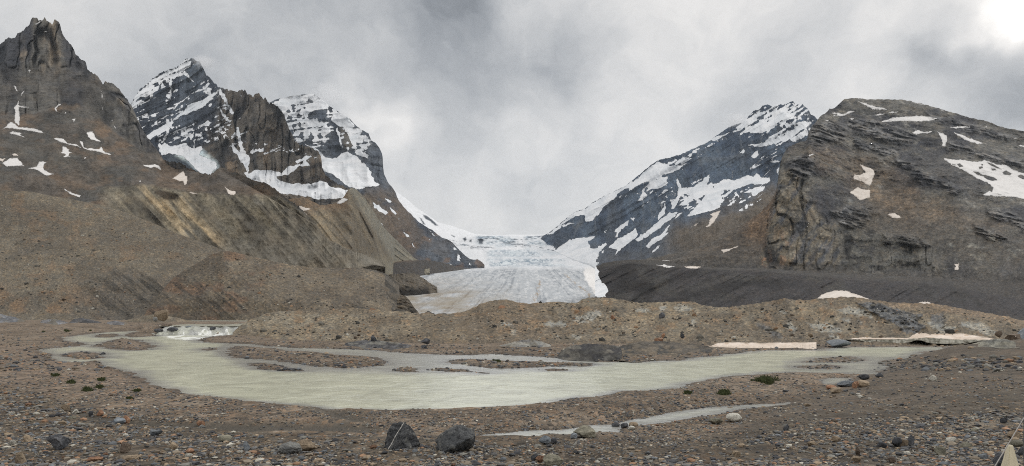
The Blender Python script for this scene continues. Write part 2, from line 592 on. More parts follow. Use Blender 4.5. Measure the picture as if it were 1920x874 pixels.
M_snow_bank = snow_mat('pink_snow_bank', (.72, .635, .555), (.56, .47, .39), 0.16)

DARKBLUE = alb(58, 64, 72)
GREYROCK = alb(80, 80, 80)
BROWN = alb(94, 80, 66)
OCHRE = alb(140, 112, 74)
RUST = alb(112, 82, 56)

# ---- neve, icefall and glacier tongue (one body of ice)
def gl_relief(P, px, py):
    d = 60 * fbm(P[..., 0] / 260, P[..., 2] / 60, P[..., 1] / 400, 4, 11)
    ice = sstep(441, 446, py) * sstep(505, 488, py)
    d = d * (0.25 + ice) + ice * 40 * ridged(P[..., 0] / 60, P[..., 2] / 30, None, 3, 14) * sstep(.0, .3, fbm(px * .03, py * .15, None, 2, 15) + .2)
    ton = sstep(503, 512, py)
    d = d * (1 - ton) + ton * (P[..., 1] * 0.012) * (fbm(P[..., 0] / 14, P[..., 1] / 60, None, 4, 18) + .5 * ridged(P[..., 0] / 30, P[..., 1] / 170, None, 2, 19))
    return d

def gl_paint(P, px, py):
    c = np.zeros(px.shape + (3,)) + np.array((.77, .79, .82))
    ns = fbm(px * .045, py * .16, None, 4, 21)
    fall = np.maximum(sstep(441, 444, py) * sstep(466, 458, py), 0) * np.maximum(sstep(885, 903, px) * sstep(978, 955, px), sstep(978, 990, px) * sstep(1030, 1012, px))
    fall2 = sstep(467, 470, py) * sstep(484, 479, py) * sstep(900, 930, px) * sstep(1050, 1020, px) * .8
    fall3 = sstep(483, 487, py) * sstep(503, 496, py) * sstep(905, 925, px) * sstep(1075, 1045, px)
    f = np.clip((fall + fall2 + fall3), 0, 1) * np.clip(.75 + ns * 1.1, 0, 1)
    crev = ridged(px * .20, py * .42, None, 3, 24)
    blue = mixc(np.zeros(c.shape) + snowc(200, 208, 213), snowc(124, 140, 154), sstep(-.1, .7, crev))
    c = c * (1 - f[..., None]) + blue * f[..., None]
    # faint grey sags in the snow
    c = mixc(c, alb(165, 175, 182), .5 * sstep(.15, .6, fbm(px * .03, py * .12, None, 4, 27)) * (py < 503) * sstep(440, 460, py))
    # dark rock noses in the snow left of the fall
    for p in ('787,408 791,411 797,421 793,420', '793,403 800,405 812,414 821,423 816,423 806,414 799,411', '807,403 813,406 810,407', '846,441 853,443 852,445',
              '868,447 873,445 875,449 871,453', '881,450 884,449 883,454 880,453', '897,449 903,447 907,451 904,457 899,457'):
        c = mixc(c, DARKBLUE, np.clip(.6 - sdpoly(px + .8 * vn(px * .5, py * .5), py, pts(p), 5) / 2, 0, 1))
    # tongue: bare ice, streaked along the flow, dirtier to the left toe
    ton = sstep(497, 509, py + 9 * fbm(px * .035, py * .05, None, 4, 30) + 4 * sstep(960, 1060, px))
    u = (px - 985) / np.maximum(py - 452, 8)
    st = fbm(u * 9, py * .012, None, 4, 33)
    st2 = fbm(u * 44, py * .06, None, 3, 35)
    sp = fbm(px * .20, py * .55, None, 4, 37)
    ice = np.zeros(c.shape) + alb(168, 173, 178, .86)
    ice = mixc(ice, alb(192, 195, 198, .86), sstep(-.1, .55, sp + .5 * st2))
    ice = mixc(ice, alb(136, 142, 149, .86), sstep(.05, .55, st * .8 + st2 * .5 - sp * .4))
    dirty = sstep(1000, 790, px + (py - 540) * -.9) * sstep(505, 560, py)
    dirty = np.clip(dirty * (0.55 + .9 * fbm(px * .03 + py * .05, py * .17, None, 4, 39)), 0, 1)
    ice = mixc(ice, alb(150, 138, 122, .86), dirty)
    ice = mixc(ice, alb(120, 104, 88), np.clip(dirty * sstep(.2, .6, st2 + .6 * sp), 0, .75))
    for (x0, y0, x1, y1) in ((1058, 513, 1108, 556), (1012, 524, 1004, 566), (968, 530, 938, 560)):   # thin lines of debris
        t = (py - y0) / (y1 - y0)
        xx = x0 + (x1 - x0) * t + 2.5 * vn(py * .12, py * 0, seed=x0)
        wdt = 2.0 + 2.5 * np.clip(t, 0, 1)
        mk = np.exp(-((px - xx) / wdt) ** 2) * sstep(-.05, .1, t) * sstep(1.25, 1.0, t) * np.clip(.3 + 1.6 * vn(px * .5, py * .45, seed=41), 0, 1)
        ice = mixc(ice, alb(150, 128, 104) if x0 > 1000 else alb(112, 108, 106), np.clip(mk, 0, .85) * (1 if x0 > 1000 else .6))
    mg = np.clip(.5 - (sdpoly(px, py, pts('1086,490 1124,490 1130,560 1122,556 1106,540 1094,522 1096,508'), 10) + 3 * vn(px * .2, py * .2, seed=44)) / 3, 0, 1)
    ice = mixc(ice, snowc(221, 220, 219), mg)
    c = c * (1 - ton[..., None]) + ice * ton[..., None]
    return c, np.zeros(px.shape)

def ice_mat():
    m, t, b = new_mat('glacier_ice')
    tcn = t.nodes.new('ShaderNodeTexCoord')
    n1 = noise(t, tcn.outputs['Object'], 0.035, 7, 0.7, .4)
    n2 = noise(t, tcn.outputs['Object'], 0.004, 5, 0.6)
    ca = attr(t, 'Col')
    v = vmath(t, 'SCALE', ca.outputs['Color'])
    t.links.new(mathn(t, 'ADD', 0.70, mathn(t, 'MULTIPLY', n1.outputs['Fac'], 0.62)), v.node.inputs['Scale'])
    t.links.new(v, b.inputs['Base Color'])
    b.inputs['Roughness'].default_value = 0.8
    t.links.new(bump(t, n1.outputs['Fac'], 0.6, 9.0), b.inputs['Normal'])
    return m

L_glacier = loft('glacier', 690, 1190, 1.3, [
    ('690,318 737,354 750,364 768,378 783,391 797,400 812,410 821,417 845,423 870,431 891,439 928,441 959,440 992,440 1020,440 1060,440 1190,440', '690,6200 1190,6200'),
    ('690,440 860,452 900,442.5 930,444.5 970,446 985,444 1020,441 1190,445', '690,5400 1190,5400'),
    ('690,470 870,468 900,466 960,466 1020,466 1190,466', '690,5100 1190,5100'),
    ('690,486 880,484 1190,483', '690,4500 1190,4500'),
    ('690,503 880,503 1190,503', '690,3700 1190,3700'),
    ('690,520 1190,520', '690,2500 1190,2500'),
    ('690,550 1190,550', '690,1450 1190,1450'),
    ('690,575 1190,575', '690,960 1190,960'),
    ('690,604 1190,604', '690,700 1190,700')], 1.2, (1500, 60, 4), gl_relief, gl_paint, ice_mat(), sm=.012, fall=False)
tag(L_glacier.obj, 'pale glacier flowing down the middle of the valley below a crevassed icefall', 'glacier', kind='structure')

# ---- third peak, snow covered (behind the jagged ridge)
def c_relief(P, px, py):
    r = ridged(P[..., 0] / 230, P[..., 2] / 420, P[..., 1] / 900, 4, 51)
    led = fbm(P[..., 0] / 700, P[..., 2] / 36, None, 3, 52)
    k = sstep(470, 300, py)
    return -95 * r * (.4 + k) - 26 * led * k - 18 * ridged(P[..., 0] / 60, P[..., 2] / 160, None, 3, 55)

C_DENS = [('500,194 548,176 592,176 604,184 618,200 621,212 612,216 598,206 580,212 565,232 545,236 533,226 518,206', .74), ('533,214 566,214 600,230 620,230 628,246 604,258 575,250 548,258 540,240', .62),
          ('545,250 580,248 612,240 622,262 608,278 588,276 568,268 552,268', .60), ('598,236 616,232 620,246 612,262 602,258', .8),
          ('656,236 676,244 692,262 690,282 676,284 664,264', .55), ('640,222 650,232 668,262 668,288 654,290 640,262 632,232', .40),
          ('700,356 760,372 840,448 880,490 760,480', .10)]
C_SNOW = ['624,203 652,219 666,234 662,242 669,262 668,280 664,282 655,256 642,238 634,236 622,226', '604,240 612,236 614,246 607,258 601,252',
          '572,270 590,275 600,284 606,292 622,297 633,296 642,286 650,284 656,287 668,292 678,303 690,314 698,324 694,328 703,341 714,346 704,350 690,350 676,356 655,350 640,340 622,326 603,320 601,300 588,281',
          '664,282 684,278 680,284 692,292 690,298 676,292 668,290', '632,236 636,246 640,262 644,276 641,278 636,262 630,244',
          '502,342 610,342 622,350 652,357 640,364 610,372 590,364 560,356 530,356 502,344', '697,378 702,380 711,385 720,393 730,401 723,403 712,397 704,391',
          '722,371 729,373 734,379 730,381', '732,388 738,394 746,401 741,403 733,396', '755,428 758,434 765,441 770,446 764,444 757,436', '691,399 698,405 708,412 717,420 722,432 714,424 704,414',
          '771,454 777,461 780,465 774,461', '800,427 810,436 806,434', '807,436 820,444 812,440', '850,462 856,470 852,470', '857,476 868,486 862,485 866,494 858,488', '880,490 884,497 880,497', '805,447 808,450 805,452',
          '841,493 850,497 846,498']

def c_paint(P, px, py):
    c = mixc(np.zeros(px.shape + (3,)) + alb(82, 88, 96), alb(58, 64, 74), sstep(-.3, .4, fbm(P[..., 0] / 120, P[..., 2] / 300, None, 3, 57)))  # bluish rock, part of the distance haze painted into its tone
    c = mixc(c, alb(36, 40, 48), .85 * np.maximum(cracks(P[..., 2], P[..., 0], 80, 5, 63), .8 * cracks(P[..., 0], P[..., 2], 90, 5, 64)))
    low = sstep(330, 385, py) * sstep(880, 720, px)
    c = mixc(c, alb(98, 82, 68), low * sstep(-.3, .3, fbm(px * .03, py * .05, None, 3, 58)))
    c = mixc(c, RUST, .6 * sstep(.15, .5, fbm(px * .05, py * .08, None, 3, 59)) * sstep(360, 420, py))
    tri = sdpoly(px, py, pts('636,232 660,254 664,276 645,280 640,262'), 8)
    c = mixc(c, alb(100, 92, 84), np.clip(.5 - tri / 8, 0, 1))
    talus = np.clip(.5 - sdpoly(px, py, pts('652,362 690,366 720,400 724,432 745,462 790,500 700,500 650,380'), 8) / 10, 0, 1)
    c = mixc(c, alb(104, 90, 74), talus)
    s = snow_from(px, py, C_SNOW)
    d = dens_from(px, py, C_DENS, 9)
    ledge = .55 * fbm((px + 2 * py) * .035, (py + .12 * px) * .30, None, 4, 61) + .6 * fbm(px * .12, py * .09, None, 4, 62)
    s2 = np.clip(.5 + (ledge * 1.2 - (.55 - d) * 1.5) * 2.0, 0, 1) * sstep(.04, .16, d)
    return c, np.maximum(s, s2)

L_c = loft('snow_capped_mountain', 478, 908, 1.3, [
    ('478,204 505,192 515,188 530,184 547,180 565,177.5 590,177 600,184 610,192 617,198 626,204 639,213 652,219 663,231 672,239 681,245 691,251 697,264 704,268 711,277 717,290 718,303 719,322 726,340 735,351 742,362 748,377 759,391 775,406 786,417 801,426 815,435 826,444 839,448 850,457 861,468 872,479 883,486 900,488 908,496', '478,4700 620,4600 700,4300 740,4000 800,3950 908,3960'),
    ('478,300 560,300 640,285 668,292 690,312 719,352 740,385 775,420 830,462 908,498', '478,4350 640,4250 700,3900 740,3800 800,3850 908,3900'),
    ('478,345 600,345 655,358 700,370 740,420 800,462 850,485 908,501', '478,3600 640,3500 720,3450 800,3620 908,3800'),
    ('478,440 620,440 720,490 780,510 850,505 880,503.5 908,502', '478,2700 640,2600 720,2950 780,3200 850,3560 908,3720'), ('478,446 620,446 720,500 780,522 850,517 880,514 908,511', '478,2690 640,2590 720,2950 780,3200 850,3560 908,3720')], 1.25, (900, 700, 6), c_relief, c_paint, M_far_left, jag=.8, sm=.02, seed=4)
tag(L_c.obj, 'snow capped dark mountain with a hanging glacier, its top touching the cloud', 'mountain', kind='structure')

# ---- second peak: snowy pyramid and the jagged brown ridge
def b_relief(P, px, py):
    br = sstep(395, 450, px)
    r = ridged(P[..., 0] / 120, P[..., 2] / 420, P[..., 1] / 500, 4, 71)
    led = fbm((P[..., 0] * .45 - P[..., 2]) / 34, P[..., 0] / 500, None, 3, 72)
    return 60 * br * cracks(P[..., 0], P[..., 2], 62, 6, 83) - (60 + 40 * br) * r - 30 * led * (1 - .7 * br) - 16 * ridged(P[..., 0] / 36, P[..., 2] / 150, None, 3, 75)

B_DENS = [('244,197 260,171 300,138 330,125 352,110 364,114 350,128 338,146 318,150 300,166 276,182 254,198', .66), ('328,170 360,150 384,150 400,166 410,172 400,190 372,206 344,214 322,206', .34),
          ('252,210 330,215 326,236 310,246 268,258 256,236', .36), ('268,256 312,236 330,232 362,244 352,262 300,268 276,268', .52), ('330,232 420,220 450,250 440,276 400,262 372,268 346,262', .34),
          ('300,150 330,140 336,200 310,200', .30), ('404,168 424,176 446,220 430,226 408,200', .30), ('455,270 520,276 600,290 600,300 520,288 460,290', .30)]
B_SNOW = ['322,226 338,212 350,204 352,196 360,194 370,190 380,188 392,180 402,174 411,167 408,175 398,182 392,190 386,198 376,204 366,208 352,214 340,218 330,224',
          '339,120 350,114 360,114 356,120 348,124 340,132 330,136 326,132', '345,128 349,136 358,146 366,155 362,154 350,144 344,138', '295,152 300,148 302,158 298,160', '311,142 317,140 316,150 312,150',
          '320,134 323,140 323,160 321,182 319,186 318,160', '243,198 252,186 262,172 276,160 290,148 306,138 320,131 334,126 330,132 312,142 296,153 280,164 266,176 256,190 248,200',
          '360,174 376,166 390,160 386,166 370,172', '310,206 330,196 348,184 356,178 352,184 334,196 318,206', '277,219 292,211 300,210 288,216', '293,224 310,217 318,214 308,222', '259,227 268,224 266,227', '263,240 276,234 268,241',
          '272,256 288,246 304,236 318,230 322,222 326,232 316,242 302,250 288,256 280,260', '312,222 319,224 318,240 311,262 306,266 312,244', '411,166 416,170 424,184 430,198 438,212 436,216 428,204 420,188 412,176',
          '411,196 418,210 432,228 428,230 414,212', '372,238 380,232 390,226 398,229 394,236 386,236', '396,240 404,236 416,230 410,236', '393,196 398,194 396,201 390,202',
          '444,238 448,240 449,250 455,274 462,288 470,300 466,312 468,320 464,326 458,312 448,296 436,282 432,268 440,276 450,286 448,270 444,252', '432,254 446,250 468,246 460,250 444,254',
          '418,256 424,250 426,256 420,260', '401,258 410,256 408,264 402,264', '384,265 394,262 396,264 388,268', '354,262 362,246 362,256 358,264', '340,266 356,250 360,252 348,264',
          '297,268 303,271 310,267 320,274 335,272 349,268 356,276 366,278 377,273 380,281 374,290 388,296 403,303 409,313 402,320 395,328 376,325 366,316 354,304 343,293 330,290 318,289 303,291 297,277',
          '458,324 462,322 466,326 480,318 505,319 520,322 527,324 534,318 541,312 562,308 566,306 556,318 540,328 518,331 524,338 545,344 583,345 600,340 612,341 618,350 632,352 654,357 660,372 600,374 560,366 525,362 500,350 480,342 462,330',
          '472,283 484,279 500,281 486,284', '552,303 564,298 574,291 585,294 572,300 582,311 562,312 570,300 556,308', '513,283 530,280 520,284', '466,286 476,276 474,288', '488,284 494,274 497,283', '529,282 536,280 532,283']

def b_paint(P, px, py):
    br = sstep(398, 432, px + (py - 180) * .35 + 14 * fbm(px * .05, py * .05, None, 2, 77))
    v = fbm(P[..., 0] / 60, P[..., 2] / 260, None, 4, 78)
    c = mixc(np.zeros(px.shape + (3,)) + alb(76, 84, 94), alb(52, 58, 68), sstep(-.3, .4, v))  # blue tone partly painted haze
    cb = mixc(np.zeros(px.shape + (3,)) + alb(98, 88, 78), alb(60, 58, 58), sstep(-.1, .45, v))
    cb = mixc(cb, alb(132, 106, 76), .75 * sstep(.12, .5, fbm(P[..., 0] / 45 + 9, P[..., 2] / 330, None, 4, 79)))
    c = c * (1 - br[..., None]) + cb * br[..., None]
    kk = cracks(P[..., 0], P[..., 2], 62, 6, 83)
    c = mixc(c, alb(34, 35, 38), .9 * kk * br)  # joints over the recessed cracks, crevice shade painted in
    c = mixc(c, alb(36, 40, 48), .8 * cracks(P[..., 2] - .45 * P[..., 0], P[..., 0], 52, 5, 84) * (1 - .75 * br))
    c = mixc(c, alb(40, 40, 43), .7 * cracks(P[..., 2] - .08 * P[..., 0], P[..., 0], 110, 5, 85) * br)
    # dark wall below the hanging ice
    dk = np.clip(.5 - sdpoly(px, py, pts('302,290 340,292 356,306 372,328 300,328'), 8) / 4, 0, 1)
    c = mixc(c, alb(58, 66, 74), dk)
    s = snow_from(px, py, B_SNOW, 1.6)
    d = dens_from(px, py, B_DENS, 8)
    led = .75 * fbm((px + .2 * py) * .045, (py + .42 * px) * .27, None, 4, 81) + .55 * fbm(px * .22, py * .19, None, 4, 82)
    s2 = np.clip(.5 + (led * 1.3 - (.58 - d) * 1.5) * 2.2, 0, 1) * sstep(.04, .16, d)
    s2 = np.maximum(s2, .74 * cracks(py + .42 * px, px, 13, 5, 86, .84) * sstep(-.05, .3, fbm(px * .03, py * .03, None, 3, 87)) * (1 - .8 * br) * sstep(300, 270, py))
    s2 = np.maximum(s2, .72 * cracks(px + .15 * py, py, 22, 4, 88, .88) * sstep(.0, .35, fbm(px * .03 + 5, py * .03, None, 3, 89)) * sstep(318, 300, py))
    ic = np.clip(.5 - sdpoly(px, py, pts('330,292 380,282 404,302 409,313 395,328 376,325 354,304'), 8) / 10, 0, 1)
    return mixc(c, alb(190, 204, 208), ic), np.maximum(s, s2) * (1 - .0 * ic)

L_b = loft('jagged_snowy_mountain', 226, 662, 1.2, [
    ('226,225 244,197 251,186 260,171 273,159 284,149 300,138 319,130 330,127 339,120 350,111 358,108 366,112 375,116 379,124 384,135 388,142 399,153 410,164 421,166 429,170 436,169 445,173 452,169 459,168 463,176 472,179 474,184 478,176 482,174 486,177 491,184 495,187 497,183 500,187 505,193 508,191 513,195 519,197 525,205 533,215 540,237 548,252 553,266 566,272 579,276 590,281 597,285 601,290 603,301 604,314 609,325 614,332 634,345 653,353 662,360', '226,3900 358,3800 410,3500 520,3200 600,2950 662,2800'),
    ('226,290 300,272 330,268 370,272 400,285 440,290 480,284 520,283 566,286 600,300 662,364', '226,3650 358,3500 410,3300 520,3080 600,2900 662,2750'),
    ('226,330 320,300 400,312 440,318 480,320 520,326 540,345 610,346 662,372', '226,3400 358,3250 520,2950 662,2650'),
    ('226,420 662,430', '226,2500 662,2200')], 1.2, (800, 600, 6), b_relief, b_paint, M_far_left, jag=1.8, jag_f=.45, sm=.02, seed=6)
tag(L_b.obj, 'dark pyramid mountain streaked with snow joined to a jagged brown cliff ridge', 'mountain', kind='structure')

# ---- right hand snowy mountain
def e_relief(P, px, py):
    r = ridged((P[..., 0] + .5 * P[..., 2]) / 170, P[..., 2] / 500, P[..., 1] / 900, 4, 91)
    led = fbm((P[..., 0] * .55 - P[..., 2]) / 60, P[..., 0] / 800, None, 3, 92)
    k = sstep(0, 26, np.interp(px, [1010, 1024, 1040, 1058, 1080, 1106, 1130, 1180], [464, 467, 470, 479, 488, 495, 512, 560]) - py)
    return (-70 * r - 40 * led - 22 * ridged(P[..., 0] / 50, P[..., 2] / 220, None, 3, 95)) * k

E_DENS = [('1380,243 1395,229 1413,210 1440,199 1475,195 1507,198 1520,222 1516,250 1492,264 1474,266 1448,276 1440,262 1452,246 1420,250 1396,250', .68), ('1300,285 1330,266 1372,244 1390,240 1384,256 1330,284 1300,300', .22),
          ('1236,302 1300,288 1322,272 1316,290 1288,308 1250,316', .55), ('1200,362 1234,344 1256,350 1244,372 1208,384', .40), ('1380,280 1440,276 1462,300 1440,312 1384,300', .14),
          ('1262,360 1330,336 1352,350 1330,372 1270,396', .46), ('1366,370 1420,362 1440,372 1396,392 1366,388', .34), ('1300,376 1360,352 1400,356 1380,372 1330,396', .44), ('1040,470 1130,470 1110,500 1040,486', .62)]
E_SNOW = ['1018,443 1032,436 1046,423 1060,411 1077,398 1097,391 1110,381 1132,368 1158,356 1176,346 1186,340 1190,346 1170,356 1160,362 1152,372 1134,388 1120,404 1110,414 1098,416 1096,404 1082,404 1068,412 1060,416 1052,426 1036,438 1026,440',
          '1054,424 1064,417 1078,417 1066,421 1056,427', '1178,350 1196,334 1219,312 1232,303 1244,306 1262,312 1284,308 1270,320 1250,326 1236,334 1222,340 1206,342 1190,352 1180,358',
          '1220,340 1236,334 1251,331 1252,344 1240,352 1222,356 1212,352 1208,360 1214,366 1205,376 1195,378 1204,364 1204,356',
          '1271,333 1275,340 1277,352 1293,353 1312,342 1330,327 1328,340 1318,352 1306,360 1292,366 1278,360 1274,376 1264,392 1258,392 1268,376 1272,354 1268,338',
          '1273,386 1286,372 1300,360 1318,350 1334,341 1338,352 1346,344 1356,336 1368,336 1378,338 1392,332 1404,327 1412,331 1418,325 1426,332 1444,333 1442,341 1428,347 1408,345 1392,350 1380,356 1358,356 1350,366 1355,376 1349,390 1322,399 1306,402 1287,406 1300,391 1314,378 1322,364 1304,372 1286,384',
          '1393,362 1404,356 1414,352 1434,350 1430,358 1422,364 1410,369 1408,360 1398,362', '1218,430 1236,414 1254,399 1272,398 1264,406 1238,426 1216,442 1196,453 1192,448 1206,438',
          '1270,402 1282,396 1272,406 1262,411', '1141,465 1150,456 1160,446 1176,440 1192,428 1197,440 1190,448 1176,458 1164,468 1152,480 1158,468',
          '1150,434 1161,423 1172,417 1180,413 1176,422 1164,430 1158,446 1154,446 1156,436', '1210,463 1222,450 1240,438 1256,419 1252,430 1246,438 1258,434 1240,448 1228,456 1216,466',
          '1224,470 1238,460 1236,466 1224,474', '1040,469 1058,456 1072,448 1082,446 1100,445 1119,442 1112,448 1104,452 1106,464 1118,466 1136,454 1139,458 1124,474 1116,486 1120,512 1080,504 1058,496 1030,486 1036,472',
          '1066,468 1074,462 1084,464 1100,466 1078,472', '1233,404 1244,388 1250,372 1248,386 1246,400 1236,412', '1180,408 1192,408 1188,414 1194,418', '1131,436 1139,430 1134,438', '1160,369 1166,367 1162,372', '1170,368 1176,361 1172,369',
          '1388,286 1394,279 1396,285 1390,288', '1415,284 1423,281 1422,292 1414,297 1408,293', '1424,298 1434,290 1430,297', '1440,304 1450,300 1462,302 1456,306', '1444,300 1450,294 1448,302', '1452,280 1458,275 1456,281', '1460,294 1464,290 1464,294',
          '1400,272 1430,268 1444,256 1462,250 1450,262 1440,274 1424,276', '1482,263 1498,250 1514,244 1515,252 1500,260 1488,267', '1398,236 1412,214 1430,208 1420,220 1410,234', '1418,246 1440,226 1462,204 1480,202 1470,216 1446,240 1428,250',
          '1440,274 1456,262 1474,258 1500,232 1512,226 1508,240 1480,262 1462,266', '1362,352 1372,334 1376,318 1372,340', '1256,376 1272,370 1264,390', '1330,262 1372,246 1340,266']

def e_paint(P, px, py):
    v = fbm((P[..., 0] + .3 * P[..., 2]) / 110, P[..., 2] / 400, None, 4, 97)
    c = mixc(np.zeros(px.shape + (3,)) + alb(80, 93, 108), alb(60, 71, 86), sstep(-.3, .4, v))  # rock tones carry the blue of distant air, painted in
    c = mixc(c, alb(42, 49, 61), .7 * np.maximum(cracks(P[..., 0] + .3 * P[..., 2], P[..., 2], 90, 6, 103), cracks(P[..., 2] - .6 * P[..., 0], P[..., 0], 120, 5, 104)))
    c = mixc(c, alb(104, 108, 112), .45 * cracks(P[..., 0], P[..., 2], 70, 6, 105))
    low = sstep(-6, 40, (py - 384) - (1330 - px) * .42 + 22 * fbm(px * .03, py * .05, None, 3, 98))
    c = mixc(c, alb(94, 82, 70), low * sstep(1200, 1290, px))
    c = mixc(c, alb(78, 80, 84), .7 * sstep(450, 485, py) * sstep(1330, 1230, px))
    s = snow_from(px, py, E_SNOW, 1.6)
    d = dens_from(px, py, E_DENS, 8)
    led = .75 * fbm((px - .5 * py) * .03, (py + .62 * px) * .22, None, 4, 101) + .55 * fbm(px * .2, py * .19, None, 4, 102)
    s2 = np.clip(.5 + (led * 1.3 - (.58 - d) * 1.5) * 2.4, 0, 1) * sstep(.04, .16, d)
    thin = cracks(px - .9 * py, px + py, 26, 3, 106, .84) * sstep(-.05, .35, fbm(px * .02, py * .02, None, 3, 107)) * sstep(1040, 1110, px) * sstep(470, 440, py)
    thin = np.maximum(thin, cracks(py + .62 * px, px, 17, 5, 108, .86) * sstep(.0, .35, fbm(px * .018 + 4, py * .02, None, 3, 109)) * sstep(450, 400, py))
    return c, np.maximum(np.maximum(s, s2), .72 * thin)

L_e = loft('snow_streaked_mountain', 1010, 1575, 1.3, [
    ('1010,452 1018,442 1029,437 1046,423 1060,411 1077,398 1097,391 1110,381 1132,368 1158,356 1176,346 1197,329 1219,310 1233,301 1263,294 1285,286 1310,274 1325,268 1343,255 1365,239 1380,234 1395,228 1413,208 1424,205 1430,198 1436,196 1444,197 1449,202 1455,197 1461,195 1468,198 1473,194 1478,195 1483,190 1487,190 1491,195 1499,196 1505,195 1508,200 1512,201 1517,207 1520,214 1528,218 1532,223 1545,232 1575,262', '1010,5400 1100,5200 1250,4900 1480,4500 1575,4400'),
    ('1010,461 1024,466 1049,464 1082,447 1119,443 1156,433 1200,415 1250,390 1300,352 1350,344 1400,336 1460,330 1575,330', '1010,5250 1100,4950 1250,4500 1480,4050 1575,4000'),
    ('1010,462 1024,466.3 1040,468.5 1060,472 1100,483 1150,484 1200,474 1250,450 1320,420 1400,405 1480,400 1575,400', '1010,5200 1040,5020 1100,4150 1250,3300 1480,3000 1575,3000'),
    ('1010,464 1024,467 1040,470 1058,479 1080,488 1106,495 1120,505 1150,520 1575,520', '1010,5150 1024,5050 1040,4950 1058,4600 1080,4250 1106,3950 1120,3500 1250,2300 1480,2000 1575,2000'),
    ('1010,474 1024,478 1040,482 1058,490 1080,498 1106,505 1120,514 1150,528 1575,528', '1010,5150 1024,5050 1040,4950 1058,4600 1080,4250 1106,3950 1120,3500 1250,2250 1480,1950 1575,1950')], 1.25, (900, 800, 6), e_relief, e_paint, M_far_right, jag=.7, jag_f=.25, sm=.025, seed=8)
tag(L_e.obj, 'blue grey mountain wall streaked with diagonal snow bands on the far side of the glacier', 'mountain', kind='structure')

# ---- black debris hill by the glacier
def p_relief(P, px, py):
    return -14 * fbm(P[..., 0] / 60, P[..., 2] / 50, P[..., 1] / 60, 4, 111)
def p_paint(P, px, py):
    c = mixc(np.zeros(px.shape + (3,)) + alb(72, 68, 68), alb(104, 82, 64), sstep(494, 488, py + 3 * fbm(px * .05, py * .1, None, 2, 112)) * sstep(800, 740, px))
    return c, np.zeros(px.shape)
L_p = loft('debris_hill', 690, 908, 1.3, [
    ('690,512 705,509 720,500 740,492 760,488 800,488 830,492 850,498 868,503 890,505 908,508', '690,2350 779,2700 820,3140 868,3560 908,3690'),
    ('690,522 727,521 779,517.5 820,512 868,506.5 908,509', '690,2300 779,2600 820,3060 868,3500 908,3640'), ('690,532 727,531 779,528 820,522 868,516 908,518', '690,2300 779,2600 820,3060 868,3500 908,3640')], 1.2, (150, 60, 4), p_relief, p_paint, M_darkmor, jag=.5)
tag(L_p.obj, 'low dark grey debris hill below the cliffs at the left margin of the glacier', 'hill', kind='structure')

# ---- second gullied moraine
def gull(P, w, a, seed, oc=3):
    return ridged((P[..., 0] + a * P[..., 2]) / w, P[..., 2] / (w * 7), None, oc, seed)

def g_relief(P, px, py):
    base = sstep(376, 410, py)
    return -(20 * gull(P, 46, .75, 121) * base + 11 * gull(P, 19, .75, 122) * base + 9 * fbm(P[..., 0] / 50, P[..., 1] / 50, P[..., 2] / 50, 4, 123))
def g_paint(P, px, py):
    c = np.zeros(px.shape + (3,)) + alb(112, 101, 84)
    g = gull(P, 24, .75, 124)
    c = mixc(c, alb(134, 118, 92), .8 * sstep(0, .6, g) * sstep(655, 600, px))
    c = mixc(c, alb(90, 82, 72), .6 * sstep(0, .6, gull(P, 34, .75, 127)))
    c = mixc(c, alb(120, 117, 107), .85 * sstep(-6, 8, (px - 657) - (py - 360) * .62))  # lit right flank painted lighter
    c = mixc(c, alb(106, 84, 64), .8 * sstep(408, 384, py + 8 * fbm(px * .05, py * .05, None, 3, 125)) * sstep(655, 640, px - (py - 355) * .2))
    c = mixc(c, alb(122, 116, 100), .8 * sstep(470, 500, py))
    return c, np.zeros(px.shape)
L_g = loft('gullied_moraine', 530, 805, 1.3, [
    ('530,374 556,372 575,372 586,378 600,385 620,383 630,381 645,369 653,356 661,352 668,355 677,364 686,374 703,400 720,427 748,455 775,482 805,502', '530,1250 600,1200 660,1250 700,1500 740,2650 805,2950'),
    ('530,500 600,498 680,497 740,500 805,512', '530,1000 600,1000 660,1100 700,1450 740,2590 805,2850'),
    ('530,540 805,540', '530,850 600,850 660,1000 700,1400 740,2540 805,2800')], 1.2, (200, 130, 5), g_relief, g_paint, M_moraine, jag=.6)
tag(L_g.obj, 'grey brown gullied moraine with a pointed top below the hanging glacier', 'moraine', kind='structure')

# ---- left castle peak with its scree slopes and the moraine wall
def a_relief(P, px, py):
    cl = np.clip(1.0 - sstep(-6, 10, py - np.interp(px, [-200, 0, 60, 100, 160, 200, 250, 310], [225, 215, 212, 196, 200, 225, 262, 300])), 0, 1) * sstep(330, 300, px)
    up = np.clip(1.0 - sstep(-5, 8, py - np.interp(px, [-200, 0, 50, 100, 160, 200, 250, 310], [140, 128, 128, 142, 140, 168, 215, 300])), 0, 1)
    r = -52 * ridged(P[..., 0] / 62, P[..., 2] / 330, P[..., 1] / 300, 4, 131) * (.35 * cl + .65 * up)
    r += -17 * ridged(P[..., 0] / 19, P[..., 2] / 130, None, 3, 132) * np.maximum(cl * .8, up)
    r += -5 * fbm(P[..., 2] / 22, P[..., 0] / 160, None, 3, 133) * cl
    r += 30 * cracks(P[..., 0], P[..., 2], 40, 6, 138) * np.maximum(up, .6 * cl)
    scree = (1 - cl)
    wall = sstep(-4, 8, py - np.interp(px, [-200, 0, 100, 195, 260, 300, 340, 400, 480, 525, 571, 720], [345, 345, 350, 352, 345, 350, 357, 364, 364, 368, 401, 490]))
    r += -scree * (16 * fbm(P[..., 0] / 80, P[..., 1] / 80, P[..., 2] / 60, 5, 134))
    r += -wall * np.clip(.7 + .9 * fbm(px * .02, py * .02, None, 2, 137), .2, 1.2) * (15 * gull(P, 44, .8, 135) + 8 * gull(P, 17, .8, 136)) * sstep(220, 300, px)
    return r

